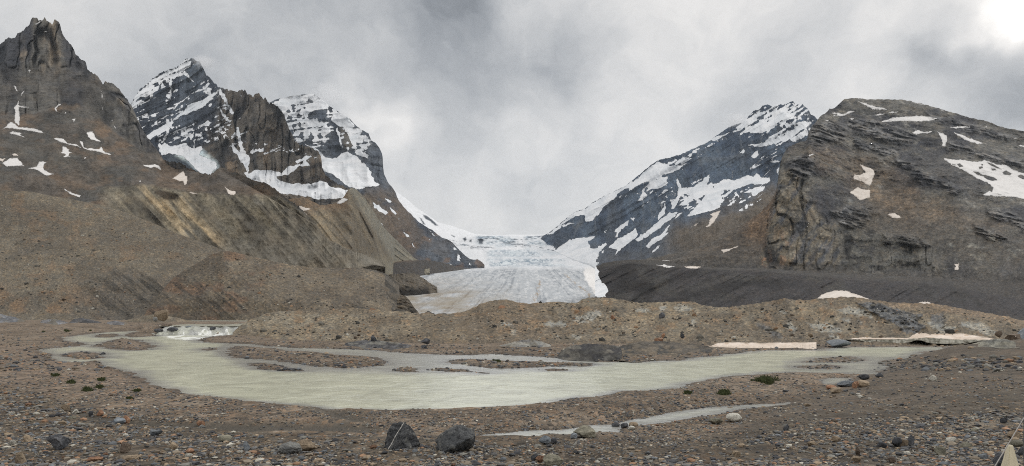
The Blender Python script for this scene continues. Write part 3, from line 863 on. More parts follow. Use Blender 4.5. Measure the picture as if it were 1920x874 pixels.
def a_paint(P, px, py):
    v = fbm(P[..., 0] / 26, P[..., 2] / 190, None, 4, 141)
    v2 = fbm(P[..., 0] / 34 + 7, P[..., 2] / 230, None, 4, 142)
    rock = mixc(np.zeros(px.shape + (3,)) + alb(98, 94, 90), alb(60, 61, 65), sstep(-.15, .45, v))
    upc = np.clip(1.0 - sstep(-4, 10, py - np.interp(px, [-200, 0, 50, 100, 160, 200, 250, 310], [140, 128, 128, 142, 140, 168, 215, 300])), 0, 1)
    rock = mixc(rock, alb(142, 120, 92), upc * .75 * sstep(.08, .5, v2))
    rock = mixc(rock, alb(56, 58, 62), .7 * upc * sstep(.15, .5, fbm(P[..., 0] / 30 + 3, P[..., 2] / 120, None, 3, 143)))
    mid = sstep(110, 150, py) * sstep(215, 170, py)
    rock = mixc(rock, alb(84, 79, 76), .5 * mid)
    rock = mixc(rock, alb(36, 38, 42), .9 * cracks(P[..., 0], P[..., 2], 40, 6, 138) * (.45 + .55 * upc))  # dark joints with shade of the recesses painted along them
    rock = mixc(rock, alb(44, 44, 47), .6 * cracks(P[..., 2] + .15 * P[..., 0], P[..., 0], 46, 4, 139) * (1 - .6 * upc))
    scl = np.interp(px, [-200, 0, 60, 100, 160, 200, 250, 310], [225, 215, 212, 196, 204, 232, 268, 296]) + 14 * fbm(px * .03, py * .03, None, 3, 144)
    scree = sstep(-4, 6, py - scl)
    sc_c = mixc(np.zeros(px.shape + (3,)) + alb(88, 79, 72), alb(102, 84, 68), sstep(-.15, .45, fbm(px * .022, py * .022, None, 4, 145)))
    sc_c = mixc(sc_c, alb(76, 74, 72), .8 * sstep(.05, .4, fbm(px * .018 + 3, py * .05, None, 4, 146)))
    sc_c = mixc(sc_c, alb(112, 86, 62), .6 * sstep(.18, .5, fbm(px * .03 + 9, py * .06, None, 4, 147)))
    dkb = np.clip(.5 - sdpoly(px, py, pts('0,268 90,262 160,292 200,330 190,352 120,320 40,300 0,292'), 24) / 30, 0, 1)
    sc_c = mixc(sc_c, alb(80, 78, 75), .7 * dkb)
    c = rock * (1 - scree[..., None]) + sc_c * scree[..., None]
    wl = np.interp(px, [-200, 0, 100, 195, 260, 300, 340, 400, 480, 525, 571, 720], [345, 345, 350, 352, 345, 350, 357, 364, 366, 370, 401, 490]) + 3 * fbm(px * .06, py * .06, None, 2, 148)
    wall = sstep(-4, 5, py - wl) * sstep(180, 215, px)
    g = gull(P, 17, .8, 149)
    wc = mixc(np.zeros(px.shape + (3,)) + alb(110, 102, 88), alb(136, 124, 101), .8 * sstep(-.1, .6, g))  # pale ribs and dark grooves painted in where gully shading is weak
    wc = mixc(wc, alb(86, 80, 72), .65 * sstep(.05, .6, gull(P, 30, .8, 150)))
    och = np.clip(.5 - sdpoly(px, py, pts('258,346 286,350 300,372 332,374 345,366 372,402 436,470 412,470 330,438 300,400 280,380'), 20) / 22, 0, 1)
    wc = mixc(wc, alb(178, 150, 104), och * np.clip(.30 + 1.3 * fbm((px - .85 * py) * .11, py * .02, None, 3, 151), 0, 1))
    cav = np.clip(.5 - sdpoly(px + 2 * vn(px * .3, py * .3), py, pts('288,357 300,356 318,360 336,366 330,375 312,375 300,370 290,362'), 8) / 4, 0, 1)
    wc = mixc(wc, alb(74, 62, 48), cav)
    wc = mixc(wc, alb(112, 104, 92), .8 * sstep(430, 480, py))
    c = c * (1 - wall[..., None]) + wc * wall[..., None]
    return c, np.zeros(px.shape)

L_a = loft('castle_peak', -220, 722, 1.25, [
    ('-220,150 -140,112 -60,92 -20,88 0,82 17,70 26,73 34,62 48,53 55,46 58,36 62,32 65,34 69,33 72,38 76,37 81,37 84,32 87,38 94,43 98,45 102,37 106,38 112,45 115,57 120,70 130,81 139,93 141,101 151,110 161,117 164,130 172,136 182,142 190,154 193,159 197,152 209,156 220,165 230,175 240,189 247,199 254,213 261,230 271,251 285,268 295,282 306,299 318,303 330,304 340,306 352,314 364,320 380,325 395,328 404,320 412,314 430,318 446,324 464,333 480,340 497,343 514,353 525,363 538,372 550,380 559,386 571,399 590,415 605,438 621,453 660,470 700,484 722,494', '-220,2000 150,1900 250,1800 306,1500 330,1350 412,1200 480,1120 571,1060 722,1000'),
    ('-220,200 0,130 50,128 100,142 160,140 180,148 200,166 250,215 306,304 412,317 722,496', '-220,1800 200,1780 306,1490 412,1185 571,1050 722,995'),
    ('-220,250 0,215 60,212 100,196 160,204 200,230 250,268 306,316 412,328 480,348 571,401 722,498', '-220,1650 200,1600 306,1420 412,1130 571,1040 722,990'),
    ('-220,345 0,345 100,350 195,352 260,345 300,350 340,357 400,364 480,364 525,370 571,403 722,500', '-220,1080 0,1060 300,1030 480,1010 571,1000 722,985'),
    ('-220,400 0,400 100,405 240,425 330,450 430,486 520,508 600,520 660,506 700,497 722,500', '-220,930 0,920 722,880'),
    ('-220,520 560,555 620,540 680,508 722,503', '-220,740 560,760 722,960')], 1.25, (500, 600, 6), a_relief, a_paint, M_peak, jag=1.5, jag_f=.4, sm=.012, seed=3)
tag(L_a.obj, 'brown castle shaped rock peak with scree slopes and an eroded ochre moraine wall', 'mountain', kind='structure')

# ---- big rounded massif on the right
F_CRAGS = ['1680,294 1702,299 1718,306 1708,319 1694,317 1682,308', '1706,320 1724,317 1746,329 1762,336 1758,347 1738,343 1722,338 1710,333', '1764,342 1786,346 1802,353 1792,363 1776,359', '1560,398 1580,388 1602,384 1632,389 1630,412 1616,430 1598,424 1576,420',
           '1656,442 1700,440 1742,451 1744,462 1722,464 1690,457 1660,456', '1596,222 1640,226 1690,236 1720,256 1700,272 1650,262 1610,250 1590,236', '1520,232 1560,226 1590,240 1580,262 1540,268 1516,256', '1780,262 1830,280 1890,296 1920,300 1920,318 1870,304 1820,292 1780,282',
           '1850,392 1890,396 1930,420 1930,440 1890,420 1860,408', '1480,300 1510,286 1530,300 1520,330 1490,340 1474,322', '1604,260 1650,268 1690,280 1680,292 1640,286 1606,276', '1826,420 1866,434 1890,450 1870,452 1830,436', '1740,212 1800,226 1850,240 1900,254 1890,262 1830,250 1760,232']
def f_crag(px, py):
    wx, wy = px + 7 * fbm(px * .05, py * .05, None, 3, 251), py + 6 * fbm(px * .05, py * .05, None, 3, 252)
    m = np.zeros(px.shape)
    for q in F_CRAGS:
        m = np.maximum(m, np.clip(.5 - sdpoly(wx, wy, pts(q), 10) / 8, 0, 1))
    return m

def f_relief(P, px, py):
    bluff = np.clip(.5 - sdpoly(px, py, pts('1452,330 1475,310 1500,330 1530,380 1570,420 1660,455 1740,470 1760,512 1560,506 1420,500 1425,460 1440,400'), 20) / 24, 0, 1)
    hi_ = np.clip(.35 + 1.3 * fbm(px * .014, py * .022, None, 3, 188), 0.1, 1) * sstep(430, 370, py)
    r = -20 * hi_ * (ridged((P[..., 0] + .3 * P[..., 2]) / 58, (P[..., 2] + .2 * P[..., 0]) / 44, P[..., 1] / 300, 5, 166) + .5 * ridged(P[..., 0] / 21, P[..., 2] / 19, P[..., 1] / 200, 3, 160)) + 26 * bluff * cracks(P[..., 0], P[..., 2], 40, 4, 167)
    r += -34 * fbm(P[..., 0] / 170, P[..., 1] / 170, P[..., 2] / 120, 5, 161)
    r += -9 * ridged((P[..., 0] - .4 * P[..., 2]) / 60, P[..., 2] / 50, None, 4, 162) * (.55 + .45 * sstep(400, 340, py))
    r += -26 * ridged(P[..., 0] / 38, P[..., 2] / 110, P[..., 1] / 120, 4, 163) * bluff
    cg = f_crag(px, py)
    r += -cg * (16 + 26 * ridged((P[..., 0] + .25 * P[..., 2]) / 40, (P[..., 2] + .28 * P[..., 0]) / 15, None, 4, 253))
    top = np.clip(.5 - sdpoly(px, py, pts('1552,206 1578,190 1600,184 1632,200 1640,208 1610,208 1570,216 1552,214'), 8) / 6, 0, 1)
    r += -18 * ridged(P[..., 0] / 26, P[..., 2] / 110, None, 3, 164) * top
    return r

def f_paint(P, px, py):
    c = mixc(np.zeros(px.shape + (3,)) + alb(92, 90, 88), alb(64, 65, 69), sstep(-.25, .35, fbm(px * .02, py * .035, None, 4, 171)))
    c = mixc(c, alb(118, 114, 108), .6 * sstep(.2, .55, fbm(px * .06, py * .09, None, 4, 172)) * sstep(330, 290, py))
    br = np.clip(.5 - sdpoly(px + 14 * fbm(px * .02, py * .02, None, 3, 173), py, pts('1500,282 1560,284 1640,300 1700,330 1740,370 1830,405 1890,420 1860,440 1740,420 1700,440 1640,420 1630,380 1580,330 1520,300'), 30) / 40, 0, 1)
    c = mixc(c, mixc(np.zeros(c.shape) + alb(102, 86, 70), alb(126, 102, 76), sstep(0, .5, fbm(px * .05, py * .07, None, 4, 174))), .7 * br)
    rg = ridged((P[..., 0] + .3 * P[..., 2]) / 46, (P[..., 2] + .2 * P[..., 0]) / 34, None, 5, 168, .68)
    hi = sstep(425, 370, py + 20 * fbm(px * .02, py * .02, None, 3, 185))
    c = mixc(c, alb(42, 43, 47), .8 * sstep(.0, -.5, rg) * hi * np.clip(.3 + 1.6 * fbm(px * .014, py * .022, None, 3, 188), 0, 1))
    c = mixc(c, alb(122, 120, 118), .65 * sstep(.25, .7, rg) * hi * sstep(-.2, .3, fbm(px * .03, py * .04, None, 3, 186)))
    c = mixc(c, alb(44, 44, 46), .6 * cracks(P[..., 2] + .22 * P[..., 0], P[..., 0], 60, 4, 165) * hi * sstep(-.1, .4, fbm(px * .025, py * .04, None, 3, 187)))  # dark ledge shadows painted into the rock colour
    cg = f_crag(px, py)
    st = fbm((px + .3 * py) * .05, (py - .28 * px) * .22, None, 4, 254)
    c = mixc(c, mixc(np.zeros(c.shape) + alb(112, 112, 112), alb(50, 51, 55), sstep(-.25, .3, st)), .85 * cg)
    sc_ = np.clip(.5 - sdpoly(px, py, pts('1610,390 1700,410 1800,420 1920,440 2080,450 2080,520 1800,500 1740,470 1660,450 1600,420'), 30) / 40, 0, 1)
    c = mixc(c, alb(84, 78, 72), .8 * sc_)
    dk = np.clip(.5 - sdpoly(px, py, pts('1700,290 1764,294 1836,340 1850,352 1840,364 1790,350 1740,330'), 20) / 20, 0, 1)
    c = mixc(c, alb(70, 70, 72), .7 * dk)
    cl = np.clip(.5 - sdpoly(px + 8 * fbm(px * .04, py * .04, None, 3, 175), py, pts('1458,326 1478,318 1500,340 1530,390 1560,420 1580,450 1580,500 1500,502 1420,500 1425,460 1445,395'), 20) / 14, 0, 1)
    lin_ = fbm((px + .55 * py) * .10, (py - .3 * px) * .035, None, 4, 176)
    bc = mixc(np.zeros(c.shape) + alb(112, 104, 92), alb(80, 82, 86), sstep(-.1, .4, lin_))
    bc = mixc(bc, alb(138, 116, 88), .8 * sstep(.1, .5, fbm((px + .4 * py) * .06 + 4, py * .03, None, 4, 177)) * sstep(1560, 1440, px))
    bc = mixc(bc, alb(150, 106, 70), .75 * sstep(.22, .5, fbm(px * .09, py * .07, None, 4, 178)) * sstep(420, 460, py) * sstep(1500, 1450, px))
    bc = mixc(bc, alb(38, 38, 40), .85 * cracks(P[..., 0] + .25 * P[..., 2], P[..., 2], 34, 4, 169))
    c = c * (1 - cl[..., None]) + bc * cl[..., None]
    lb = np.clip(.5 - sdpoly(px + 10 * fbm(px * .04, py * .04, None, 3, 179), py, pts('1570,430 1640,436 1740,462 1752,505 1660,515 1575,505'), 20) / 16, 0, 1)
    c = mixc(c, mixc(np.zeros(c.shape) + alb(90, 88, 84), alb(58, 58, 58), sstep(0, .4, fbm(px * .06, py * .11, None, 4, 180))), .85 * lb)
    c = mixc(c, alb(34, 34, 35), .85 * np.clip(.5 - sdpoly(px + 3 * vn(px * .2, py * .2, seed=4), py, pts('1584,440 1597,438 1598,470 1594,490 1587,486 1583,470'), 8) / 4, 0, 1))
    pal = sstep(.22, .5, fbm(px * .05, py * .10, None, 4, 181)) * np.clip(.5 - sdpoly(px, py, pts('1740,425 1920,440 1920,480 1800,486 1740,470'), 20) / 20, 0, 1)
    c = mixc(c, alb(122, 122, 118), .7 * pal)
    tal = np.clip(.5 - sdpoly(px, py, pts('1456,357 1430,470 1426,500 1180,505 1180,488 1230,480 1290,470 1340,452 1400,415 1440,380'), 12) / 10, 0, 1)
    tc_ = mixc(np.zeros(c.shape) + alb(88, 79, 72), alb(112, 88, 66), sstep(0, 60, (px - 1370) - (py - 440) * .8 + 30 * fbm(px * .03, py * .03, None, 3, 182)))
    tc_ = mixc(tc_, alb(70, 68, 68), .7 * sstep(462, 492, py + 10 * fbm(px * .02, py * .02, None, 2, 183)))
    c = c * (1 - tal[..., None]) + tc_ * tal[..., None]
    ft = sstep(488, 506, py + 8 * fbm(px * .02, py * .02, None, 3, 184) - 12 * (px > 1600))
    c = mixc(c, alb(74, 70, 68), .8 * ft)
    return c, np.zeros(px.shape)

L_f = loft('rock_massif', 1170, 2110, 1.4, [
    ('1170,492 1200,488 1230,481 1290,470 1340,452 1370,436 1400,416 1425,399 1445,378 1455,357 1459,334 1462,309 1468,291 1477,276 1493,269 1514,262 1515,249 1523,236 1534,223 1541,216 1552,209 1555,204 1565,203 1578,190 1583,186 1596,184 1624,186 1640,187 1660,187 1689,187 1704,189 1739,197 1763,204 1788,211 1821,221 1849,227 1880,239 1905,243 1920,247 2000,275 2110,310', '1170,1750 1370,1700 1450,1750 1520,2000 1600,2350 1920,2350 2110,2300'),
    ('1170,494 1340,458 1400,426 1440,400 1458,352 1480,320 1520,285 1600,320 1700,335 1800,340 1920,372 2110,400', '1170,1700 1400,1620 1460,1640 1520,1780 1600,1850 1800,1800 2110,1800'),
    ('1170,498 1340,480 1425,498 1480,500 1560,503 1650,512 1750,515 1850,505 1920,500 2110,510', '1170,1450 1340,1400 1440,1400 1560,1380 1750,1300 2110,1200'),
    ('1170,570 2110,600', '1170,1150 2110,900')], 1.3, (700, 350, 6), f_relief, f_paint, M_massif, jag=.8, jag_f=.15, sm=.015, seed=5)
tag(L_f.obj, 'broad grey and brown rock massif with a steep bluff above the dark moraine', 'mountain', kind='structure')

# ---- dark lateral moraine
def k_relief(P, px, py):
    g = ridged((P[..., 0] - 1.45 * P[..., 2]) / 26, P[..., 2] / 130, None, 3, 191)
    face = sstep(0, 14, py - np.interp(px, [1105, 1180, 1283, 1440, 1543, 1700, 1800, 1920], [502, 490, 499, 506, 515, 524, 536, 560]))
    return -(20 * g * face + 7 * fbm(P[..., 0] / 50, P[..., 1] / 50, P[..., 2] / 40, 5, 192))
def k_paint(P, px, py):
    c = np.zeros(px.shape + (3,)) + alb(56, 55, 57)
    g = ridged((P[..., 0] - 1.45 * P[..., 2]) / 20, P[..., 2] / 110, None, 3, 193)
    c = mixc(c, alb(24, 24, 25), .95 * cracks(P[..., 0] - 1.45 * P[..., 2], P[..., 2], 34, 3, 198, .62) * sstep(1580, 1380, px))
    c = mixc(c, alb(66, 65, 65), .55 * sstep(.05, .5, fbm(px * .025, py * .05, None, 4, 194)))
    shelf = sstep(6, 0, py - np.interp(px, [1105, 1180, 1283, 1440, 1543, 1700, 1800, 1920], [502, 490, 499, 506, 515, 524, 536, 560]))
    c = mixc(c, alb(70, 67, 66), .6 * shelf)
    dk = np.clip(.5 - sdpoly(px, py, pts('1720,526 1770,530 1850,560 1856,590 1790,570 1730,560'), 16) / 14, 0, 1)
    c = mixc(c, alb(46, 46, 47), .8 * dk * sstep(-.2, .3, fbm((px - .5 * py) * .1, py * .04, None, 3, 195)))
    s = snow_from(px, py, ['1095,498 1116,500 1125,509 1121,517 1128,529 1138,537 1141,545 1134,553 1136,557 1108,557 1108,498'], 1.2, 1.5)
    return c, s
L_k = loft('dark_moraine', 1116, 2110, 1.4, [
    ('1116,501 1130,494 1142,491 1180,487 1230,489 1283,497 1340,502 1440,504 1543,511 1646,516 1732,520 1800,524 1920,530 2110,545', '1116,1150 1250,1150 1543,1050 2110,950'),
    ('1116,510 1180,494 1283,503 1440,510 1543,520 1646,528 1732,532 1800,548 1920,575 2110,600', '1116,1080 1250,1040 1543,950 2110,800'),
    ('1116,606 1400,608 1700,620 2110,670', '1116,700 1543,560 2110,420')], 1.25, (220, 12, 5), k_relief, k_paint, M_darkmor, jag=.5, seed=12)
tag(L_k.obj, 'almost black lateral moraine with diagonal gullies along the right side of the glacier', 'moraine', kind='structure')

# ---- broad grey brown slope on the left
def h_relief(P, px, py):
    low = sstep(505, 530, py - (250 - px) * -.12) * sstep(150, 260, px)
    r = -8 * fbm(P[..., 0] / 60, P[..., 1] / 60, P[..., 2] / 50, 5, 201)
    r += -low * (6 * ridged((P[..., 0] + 1.3 * P[..., 2]) / 18, P[..., 2] / 90, None, 3, 202))
    return r
def h_paint(P, px, py):
    c = mixc(np.zeros(px.shape + (3,)) + alb(104, 95, 82), alb(92, 84, 74), sstep(-.3, .3, fbm(px * .012, py * .03, None, 4, 205)))
    c = mixc(c, alb(118, 92, 66), .7 * sstep(.05, .5, fbm(px * .03, py * .05, None, 4, 206)) * sstep(500, 560, py - (300 - px) * .04) * sstep(330, 200, px))
    c = mixc(c, alb(112, 88, 64), .55 * sstep(.22, .6, fbm(px * .03 + 5, py * .06, None, 4, 207)))
    low = sstep(-6, 10, py - np.interp(px, [-200, 60, 130, 200, 240, 280, 330, 420], [640, 560, 530, 512, 498, 515, 522, 500])) * sstep(100, 220, px)
    c = mixc(c, mixc(np.zeros(c.shape) + alb(88, 82, 76), alb(56, 54, 52), sstep(-.1, .45, fbm((px - 1.15 * py) * .12, py * .03, None, 4, 208))), .85 * low)
    return c, np.zeros(px.shape)
L_h = loft('moraine_slope', -230, 748, 1.4, [
    ('-230,346 0,356 60,360 100,368 190,384 240,400 290,420 330,437 380,455 420,469 470,484 520,496 600,502 680,503 705,507 725,514 748,530', '-230,830 0,800 240,780 430,690 760,640'),
    ('-230,520 0,520 760,560', '-230,560 0,555 330,540 760,520'),
    ('-230,592 0,592 300,594 460,597 760,600', '-230,470 300,470 760,440'),
    ('-230,603 760,606', '-230,420 760,400')], 1.25, (300, 60, 5), h_relief, h_paint, M_slope, jag=.4, seed=14)
tag(L_h.obj, 'broad grey brown gravel slope rising on the left above the river flat', 'moraine', kind='structure')

# ---- hummocky moraine in front of the glacier's left margin
def i_relief(P, px, py):
    r = -9 * fbm(P[..., 0] / 36, P[..., 1] / 36, P[..., 2] / 30, 5, 211)
    r += -4.5 * ridged((P[..., 0] + 1.2 * P[..., 2]) / 15, P[..., 2] / 70, None, 3, 212) * sstep(520, 545, py)
    return r
def i_paint(P, px, py):
    c = mixc(np.zeros(px.shape + (3,)) + alb(102, 92, 79), alb(90, 81, 71), sstep(-.3, .3, fbm(px * .02, py * .04, None, 4, 215)))
    c = mixc(c, alb(106, 82, 64), .8 * sstep(.0, .4, fbm(px * .025 + 3, py * .05, None, 4, 216)) * sstep(560, 480, px))
    c = mixc(c, alb(110, 99, 84), .6 * sstep(0, .4, fbm(px * .02 + 8, py * .06, None, 3, 217)) * sstep(500, 600, px))
    c = mixc(c, alb(66, 62, 60), .8 * sstep(.1, .5, fbm((px - 1.1 * py) * .09, py * .03, None, 4, 218)) * sstep(540, 440, px) * sstep(500, 540, py))
    c = mixc(c, alb(72, 66, 62), .75 * np.clip(.5 - sdpoly(px, py, pts('745,516 800,524 822,536 810,550 786,552 770,536'), 14) / 14, 0, 1))
    return c, np.zeros(px.shape)
L_i = loft('hummocky_moraine', 258, 764, 1.25, [
    ('258,597 272,586 288,568 304,545 322,524 345,507 371,493 395,478 417,470 440,473 480,483 540,496 600,503 640,504 690,507 715,513 732,522 744,536 752,554 758,574 764,592', '285,480 371,520 417,500 480,540 600,600 764,640'),
    ('258,598 300,580 360,560 420,555 500,560 600,565 700,575 755,586 764,596', '285,450 420,440 600,420 764,480'),
    ('258,601 285,601 460,602 764,610', '285,440 420,420 600,380 764,420')], 1.2, (120, 40, 5), i_relief, i_paint, M_slope, jag=.5, seed=15)
tag(L_i.obj, 'reddish brown hummocky moraine piled in front of the glacier toe on the left', 'moraine', kind='structure')

def r_paint(P, px, py):
    c = mixc(np.zeros(px.shape + (3,)) + alb(92, 84, 75), alb(38, 36, 35), sstep(532, 546, py + 5 * fbm(px * .1, py * .1, None, 2, 221)) * sstep(812, 800, px))  # shaded underside painted as a dark lower part
    return c, np.zeros(px.shape)
L_r = loft('rubble_lobe', 716, 820, 1.0, [
    ('716,519 735,514 760,512 778,513.5 790,519 800,526 812,533 818,537 820,540', '748,1450 820,1520'),
    ('716,566 750,564 770,560 781,556 788,553 797,554 806,550 814,549 820,543', '748,1330 781,1370 820,1480'), ('716,576 748,574 770,570 781,565 788,562 802,561 814,559 820,552', '748,1330 781,1370 820,1480')], 1.0, (120, 20, 4), lambda P, px, py: -16 * fbm(P[..., 0] / 16, P[..., 1] / 40, P[..., 2] / 12, 4, 222), r_paint, M_darkmor, jag=1.4, jag_f=.25)
tag(L_r.obj, 'small dark rubble lobe pushed onto the left edge of the glacier', 'debris', kind='structure')
# ------------------------------------------------------------------ middle ground: the ridge across the valley
L_CREST = '436,624 438,622 450,611 463,603 481,595 500,587 532,583 577,582 629,581 651,579 660,577 690,579 720,582 761,585 789,588 803,585 814,589 848,588 877,582 897,572 915,566 929,562 950,562 968,566 989,569 1023,567 1046,566 1083,568 1092,561 1110,558 1130,558 1154,560 1175,564 1200,568 1223,567 1257,566 1301,565 1314,571 1337,576 1367,576 1395,572 1440,566 1471,560 1491,562 1509,563 1545,559 1577,557 1605,557 1629,561 1663,566 1708,569 1749,568 1783,575 1828,583 1886,593 1920,602 2110,650'
OUTC = '1606,567 1640,566 1668,576 1690,582 1712,588 1730,590 1720,602 1736,612 1722,622 1700,626 1684,612 1664,600 1640,590 1616,576'
def l_relief(P, px, py):
    r = -1.5 * fbm(P[..., 0] / 9, P[..., 1] / 9, P[..., 2] / 6, 5, 231)
    r += -1.6 * ridged((P[..., 0] + .5 * P[..., 2]) / 3.8, P[..., 2] / 14, None, 3, 232) * sstep(4, 16, py - np.interp(px, pts(L_CREST)[:, 0], pts(L_CREST)[:, 1]))
    r += -.5 * fbm(P[..., 0] / 1.4, P[..., 1] / 3, P[..., 2] / 1.0, 3, 233)
    oc = np.clip(.5 - sdpoly(px, py, pts(OUTC), 8) / 6, 0, 1)
    r += -oc * (2.0 + 2.6 * ridged((P[..., 0] + 1.1 * P[..., 2]) / 5, (P[..., 2] - .4 * P[..., 0]) / 2.2, None, 4, 234))
    return r

PALE = ['1075,602 1082,592 1092,590 1108,586 1122,583 1130,588 1118,594 1112,601 1098,602 1086,604', '1020,606 1030,602 1044,604 1062,604 1060,611 1040,613 1026,611', '1190,580 1216,582 1222,586 1206,588 1192,585',
        '1234,575 1248,573 1252,580 1238,582', '1262,574 1280,573 1296,578 1290,586 1276,586 1268,582', '1296,604 1302,600 1303,614 1297,616', '1512,606 1530,608 1552,608 1574,616 1578,622 1560,626 1540,622 1524,616', '1570,582 1590,577 1618,577 1634,588 1634,594 1610,594 1590,588',
        '1556,630 1572,630 1584,640 1594,646 1580,648 1566,640', '1580,600 1592,600 1590,605', '1611,602 1618,604 1614,608', '1462,584 1476,584 1474,589', '1740,606 1762,600 1770,612 1790,614 1786,624 1760,624', '1800,604 1850,608 1868,624 1850,630 1830,620 1806,612', '1476,602 1492,616 1486,622 1474,610',
        '942,606 960,606 962,612 944,612', '906,600 914,598 916,603', '960,620 968,620 968,626 960,625', '1075,630 1092,630 1090,636 1078,636']
def l_paint(P, px, py):
    c = mixc(np.zeros(px.shape + (3,)) + alb(118, 106, 88), alb(102, 91, 77), sstep(-.25, .3, fbm(px * .022, py * .05, None, 4, 241)))
    c = mixc(c, alb(124, 114, 97), .8 * sstep(720, 560, px) * sstep(586, 592, py) * sstep(622, 612, py))
    c = mixc(c, alb(108, 94, 78), .8 * sstep(840, 900, px) * sstep(1080, 1000, px))
    c = mixc(c, alb(124, 98, 70), .6 * sstep(.2, .5, fbm(px * .05, py * .09, None, 4, 242)))
    c = mixc(c, alb(122, 101, 80), .7 * sstep(1600, 1680, px) * sstep(12, 4, py - np.interp(px, pts(L_CREST)[:, 0], pts(L_CREST)[:, 1]) - 4))
    c = mixc(c, alb(84, 75, 64), .55 * sstep(.0, -.5, ridged((P[..., 0] + .5 * P[..., 2]) / 3.8, P[..., 2] / 14, None, 3, 232)))  # shade in the relief's grooves painted as darker gravel
    wob = 3.0 * vn(px * .12, py * .2, seed=243) + 2 * vn(px * .35, py * .5, seed=244)
    for p in PALE:
        c = mixc(c, alb(140, 140, 136), .8 * np.clip(.5 - (sdpoly(px, py, pts(p), 8) + wob) / 4, 0, 1))
    oc = np.clip(.5 - (sdpoly(px, py, pts(OUTC), 8) + wob * .7) / 3, 0, 1)
    oc = np.maximum(oc, np.clip(.5 - (sdpoly(px, py, pts('1420,606 1436,610 1460,622 1474,634 1464,638 1440,626 1424,616'), 8) + wob) / 4, 0, 1) * .7)
    oc = np.maximum(oc, np.clip(.5 - (sdpoly(px, py, pts('1742,594 1768,588 1774,600 1764,612 1750,608'), 8) + wob) / 4, 0, 1) * .8)
    c = mixc(c, mixc(np.zeros(c.shape) + alb(92, 94, 96), alb(52, 54, 57), sstep(-.1, .4, fbm((px + py) * .08, (py - .4 * px) * .16, None, 4, 245))), oc)
    c = mixc(c, alb(96, 84, 72), .6 * sstep(632, 644, py))
    return c, np.zeros(px.shape)

L_l = loft('gravel_ridge', 436, 2110, 1.3, [
    (L_CREST, '436,176 463,186 532,192 600,192 900,186 1100,176 1500,166 1800,156 2110,140'),
    ('436,626 463,618 520,612 640,614 900,618 1100,622 1300,620 1500,622 1700,612 1800,612 1900,622 2110,662', '436,171 520,165 640,150 900,140 1300,138 1700,132 2110,122'),
    ('436,628 520,633 640,641 900,643 1100,645 1340,644 1600,640 1700,636 1850,638 2110,676', '436,168 520,138 640,120 1100,112 1600,114 1900,112 2110,104'),
    ('436,632 520,644 640,652 1100,656 1600,652 1900,652 2110,690', '436,160 520,130 640,114 1100,106 1600,108 1900,106 2110,98')], 1.15, (60, 9, 8), l_relief, l_paint, M_ridge, jag=.9, jag_f=.12, sm=.05, seed=21)
tag(L_l.obj, 'long low ridge of grey brown gravel crossing the valley between river and glacier', 'moraine', kind='structure')

# ------------------------------------------------------------------ river flat: channels traced on the level of the water
def flat(s):
    a = pts(s)
    Y = CZ * F / (a[:, 1] - HY)
    return np.stack([(a[:, 0] - CX) / F * Y, Y], 1)

RIVER = flat('300,622 318,626 340,628.5 380,628.5 410,627.5 436,624 417,628 390,632 369,638 383,641 426,644 474,645.5 504,649 555,653 606,654 635,655 680,656 716,657.5 743,661 800,664 832,665 880,665.5 920,664 960,666.5 1000,669 1039,671.5 1060,675 1110,676 1120,678 1189,678.5 1223,678 1269,675.5 1289,671 1326,669 1358,665 1395,661 1406,659 1440,657 1528,656.5 1546,653 1597,651 1652,650.6 1740,650.6 1790,650.8 1775,653 1755,657 1724,665 1697,672.5 1660,678 1647,681 1663,688 1640,703 1613,702 1592,702 1578,699 1537,699.6 1491,699 1446,700 1400,703.7 1367,706 1337,713 1292,721 1257,730.5 1218,735 1166,736 1120,744 1092,746.5 1046,753 1000,759 960,763 860,768 740,770 640,768 560,762 509,758 440,750 371,741.5 326,731.6 280,721 256,706.5 229,695 206,688 190,681 174,677 160,680 128,678 104,677 92,675.5 88,668 89,663 76,659 66,657 84,655 114,651.5 134,650 146,648 160,643.5 140,641.5 128,640 122,634 121,631.5 142,628.5 174,625.5 197,623.5 220,622 256,620.5 284,619.5')
ISLES = [flat(s) for s in (
    '178,649 188,645 201,641 214,637.5 226,635.5 246,636 263,638 275,643 283,647 281,652 275,656 252,657.5 228,656 206,654',
    '236,627.5 244,624 252,622.5 276,621.5 297,621.5 314,623 320,626 297,630 276,631 252,632.5 240,631',
    '176,629.5 190,627 206,625.5 220,626 224,629 216,631.5 206,633 190,633',
    '119,666 132,662 149,658.5 172,661 194,665 183,671 172,673.5 160,674 142,673 128,671',
    '381,655 390,653 399,651.5 406,653 410,655 400,656.5 390,658',
    '431,652 440,648.5 462,650 486,651.5 510,653.5 532,656 565,659 600,662 606,664 634,665 663,666.5 688,669 709,672 724,677 732,681 722,684 709,686 686,688.5 663,690 634,690 606,688 587,686 566,685 553,682 539,679 506,676 473,673 454,671 442,668 433,663',
    '472,682 484,681 497,681 520,685 543,689 558,692 568,695 550,695.5 532,695 511,693.5 490,691.6 480,687',
    '736,693 744,690 754,688.6 770,690 784,691.6 783,694 780,697 760,698 743,697',
    '798,691.6 816,690.5 835,690 858,692 880,694 898,697 915,700 890,699.5 863,697.5 846,698 830,697 812,695',
    '840,675.5 854,674 880,673.5 909,674 938,675.5 966,677 1006,678.5 1046,680 1080,681 1110,682 1108,684 1103,686 1064,687 1023,688 984,689.5 943,691 914,690 886,688 868,685 854,682',
    '1496,679 1516,676 1537,673 1560,670 1578,669 1594,668.7 1606,670.5 1615,673 1610,677 1599,680 1568,680 1537,679.5 1516,680',
    '1491,688 1514,686 1537,684.7 1556,685 1574,686 1570,689 1560,691.6 1543,692.5 1526,692.7 1506,690.5', '1022,693 1040,692 1064,693 1050,695 1030,695')]
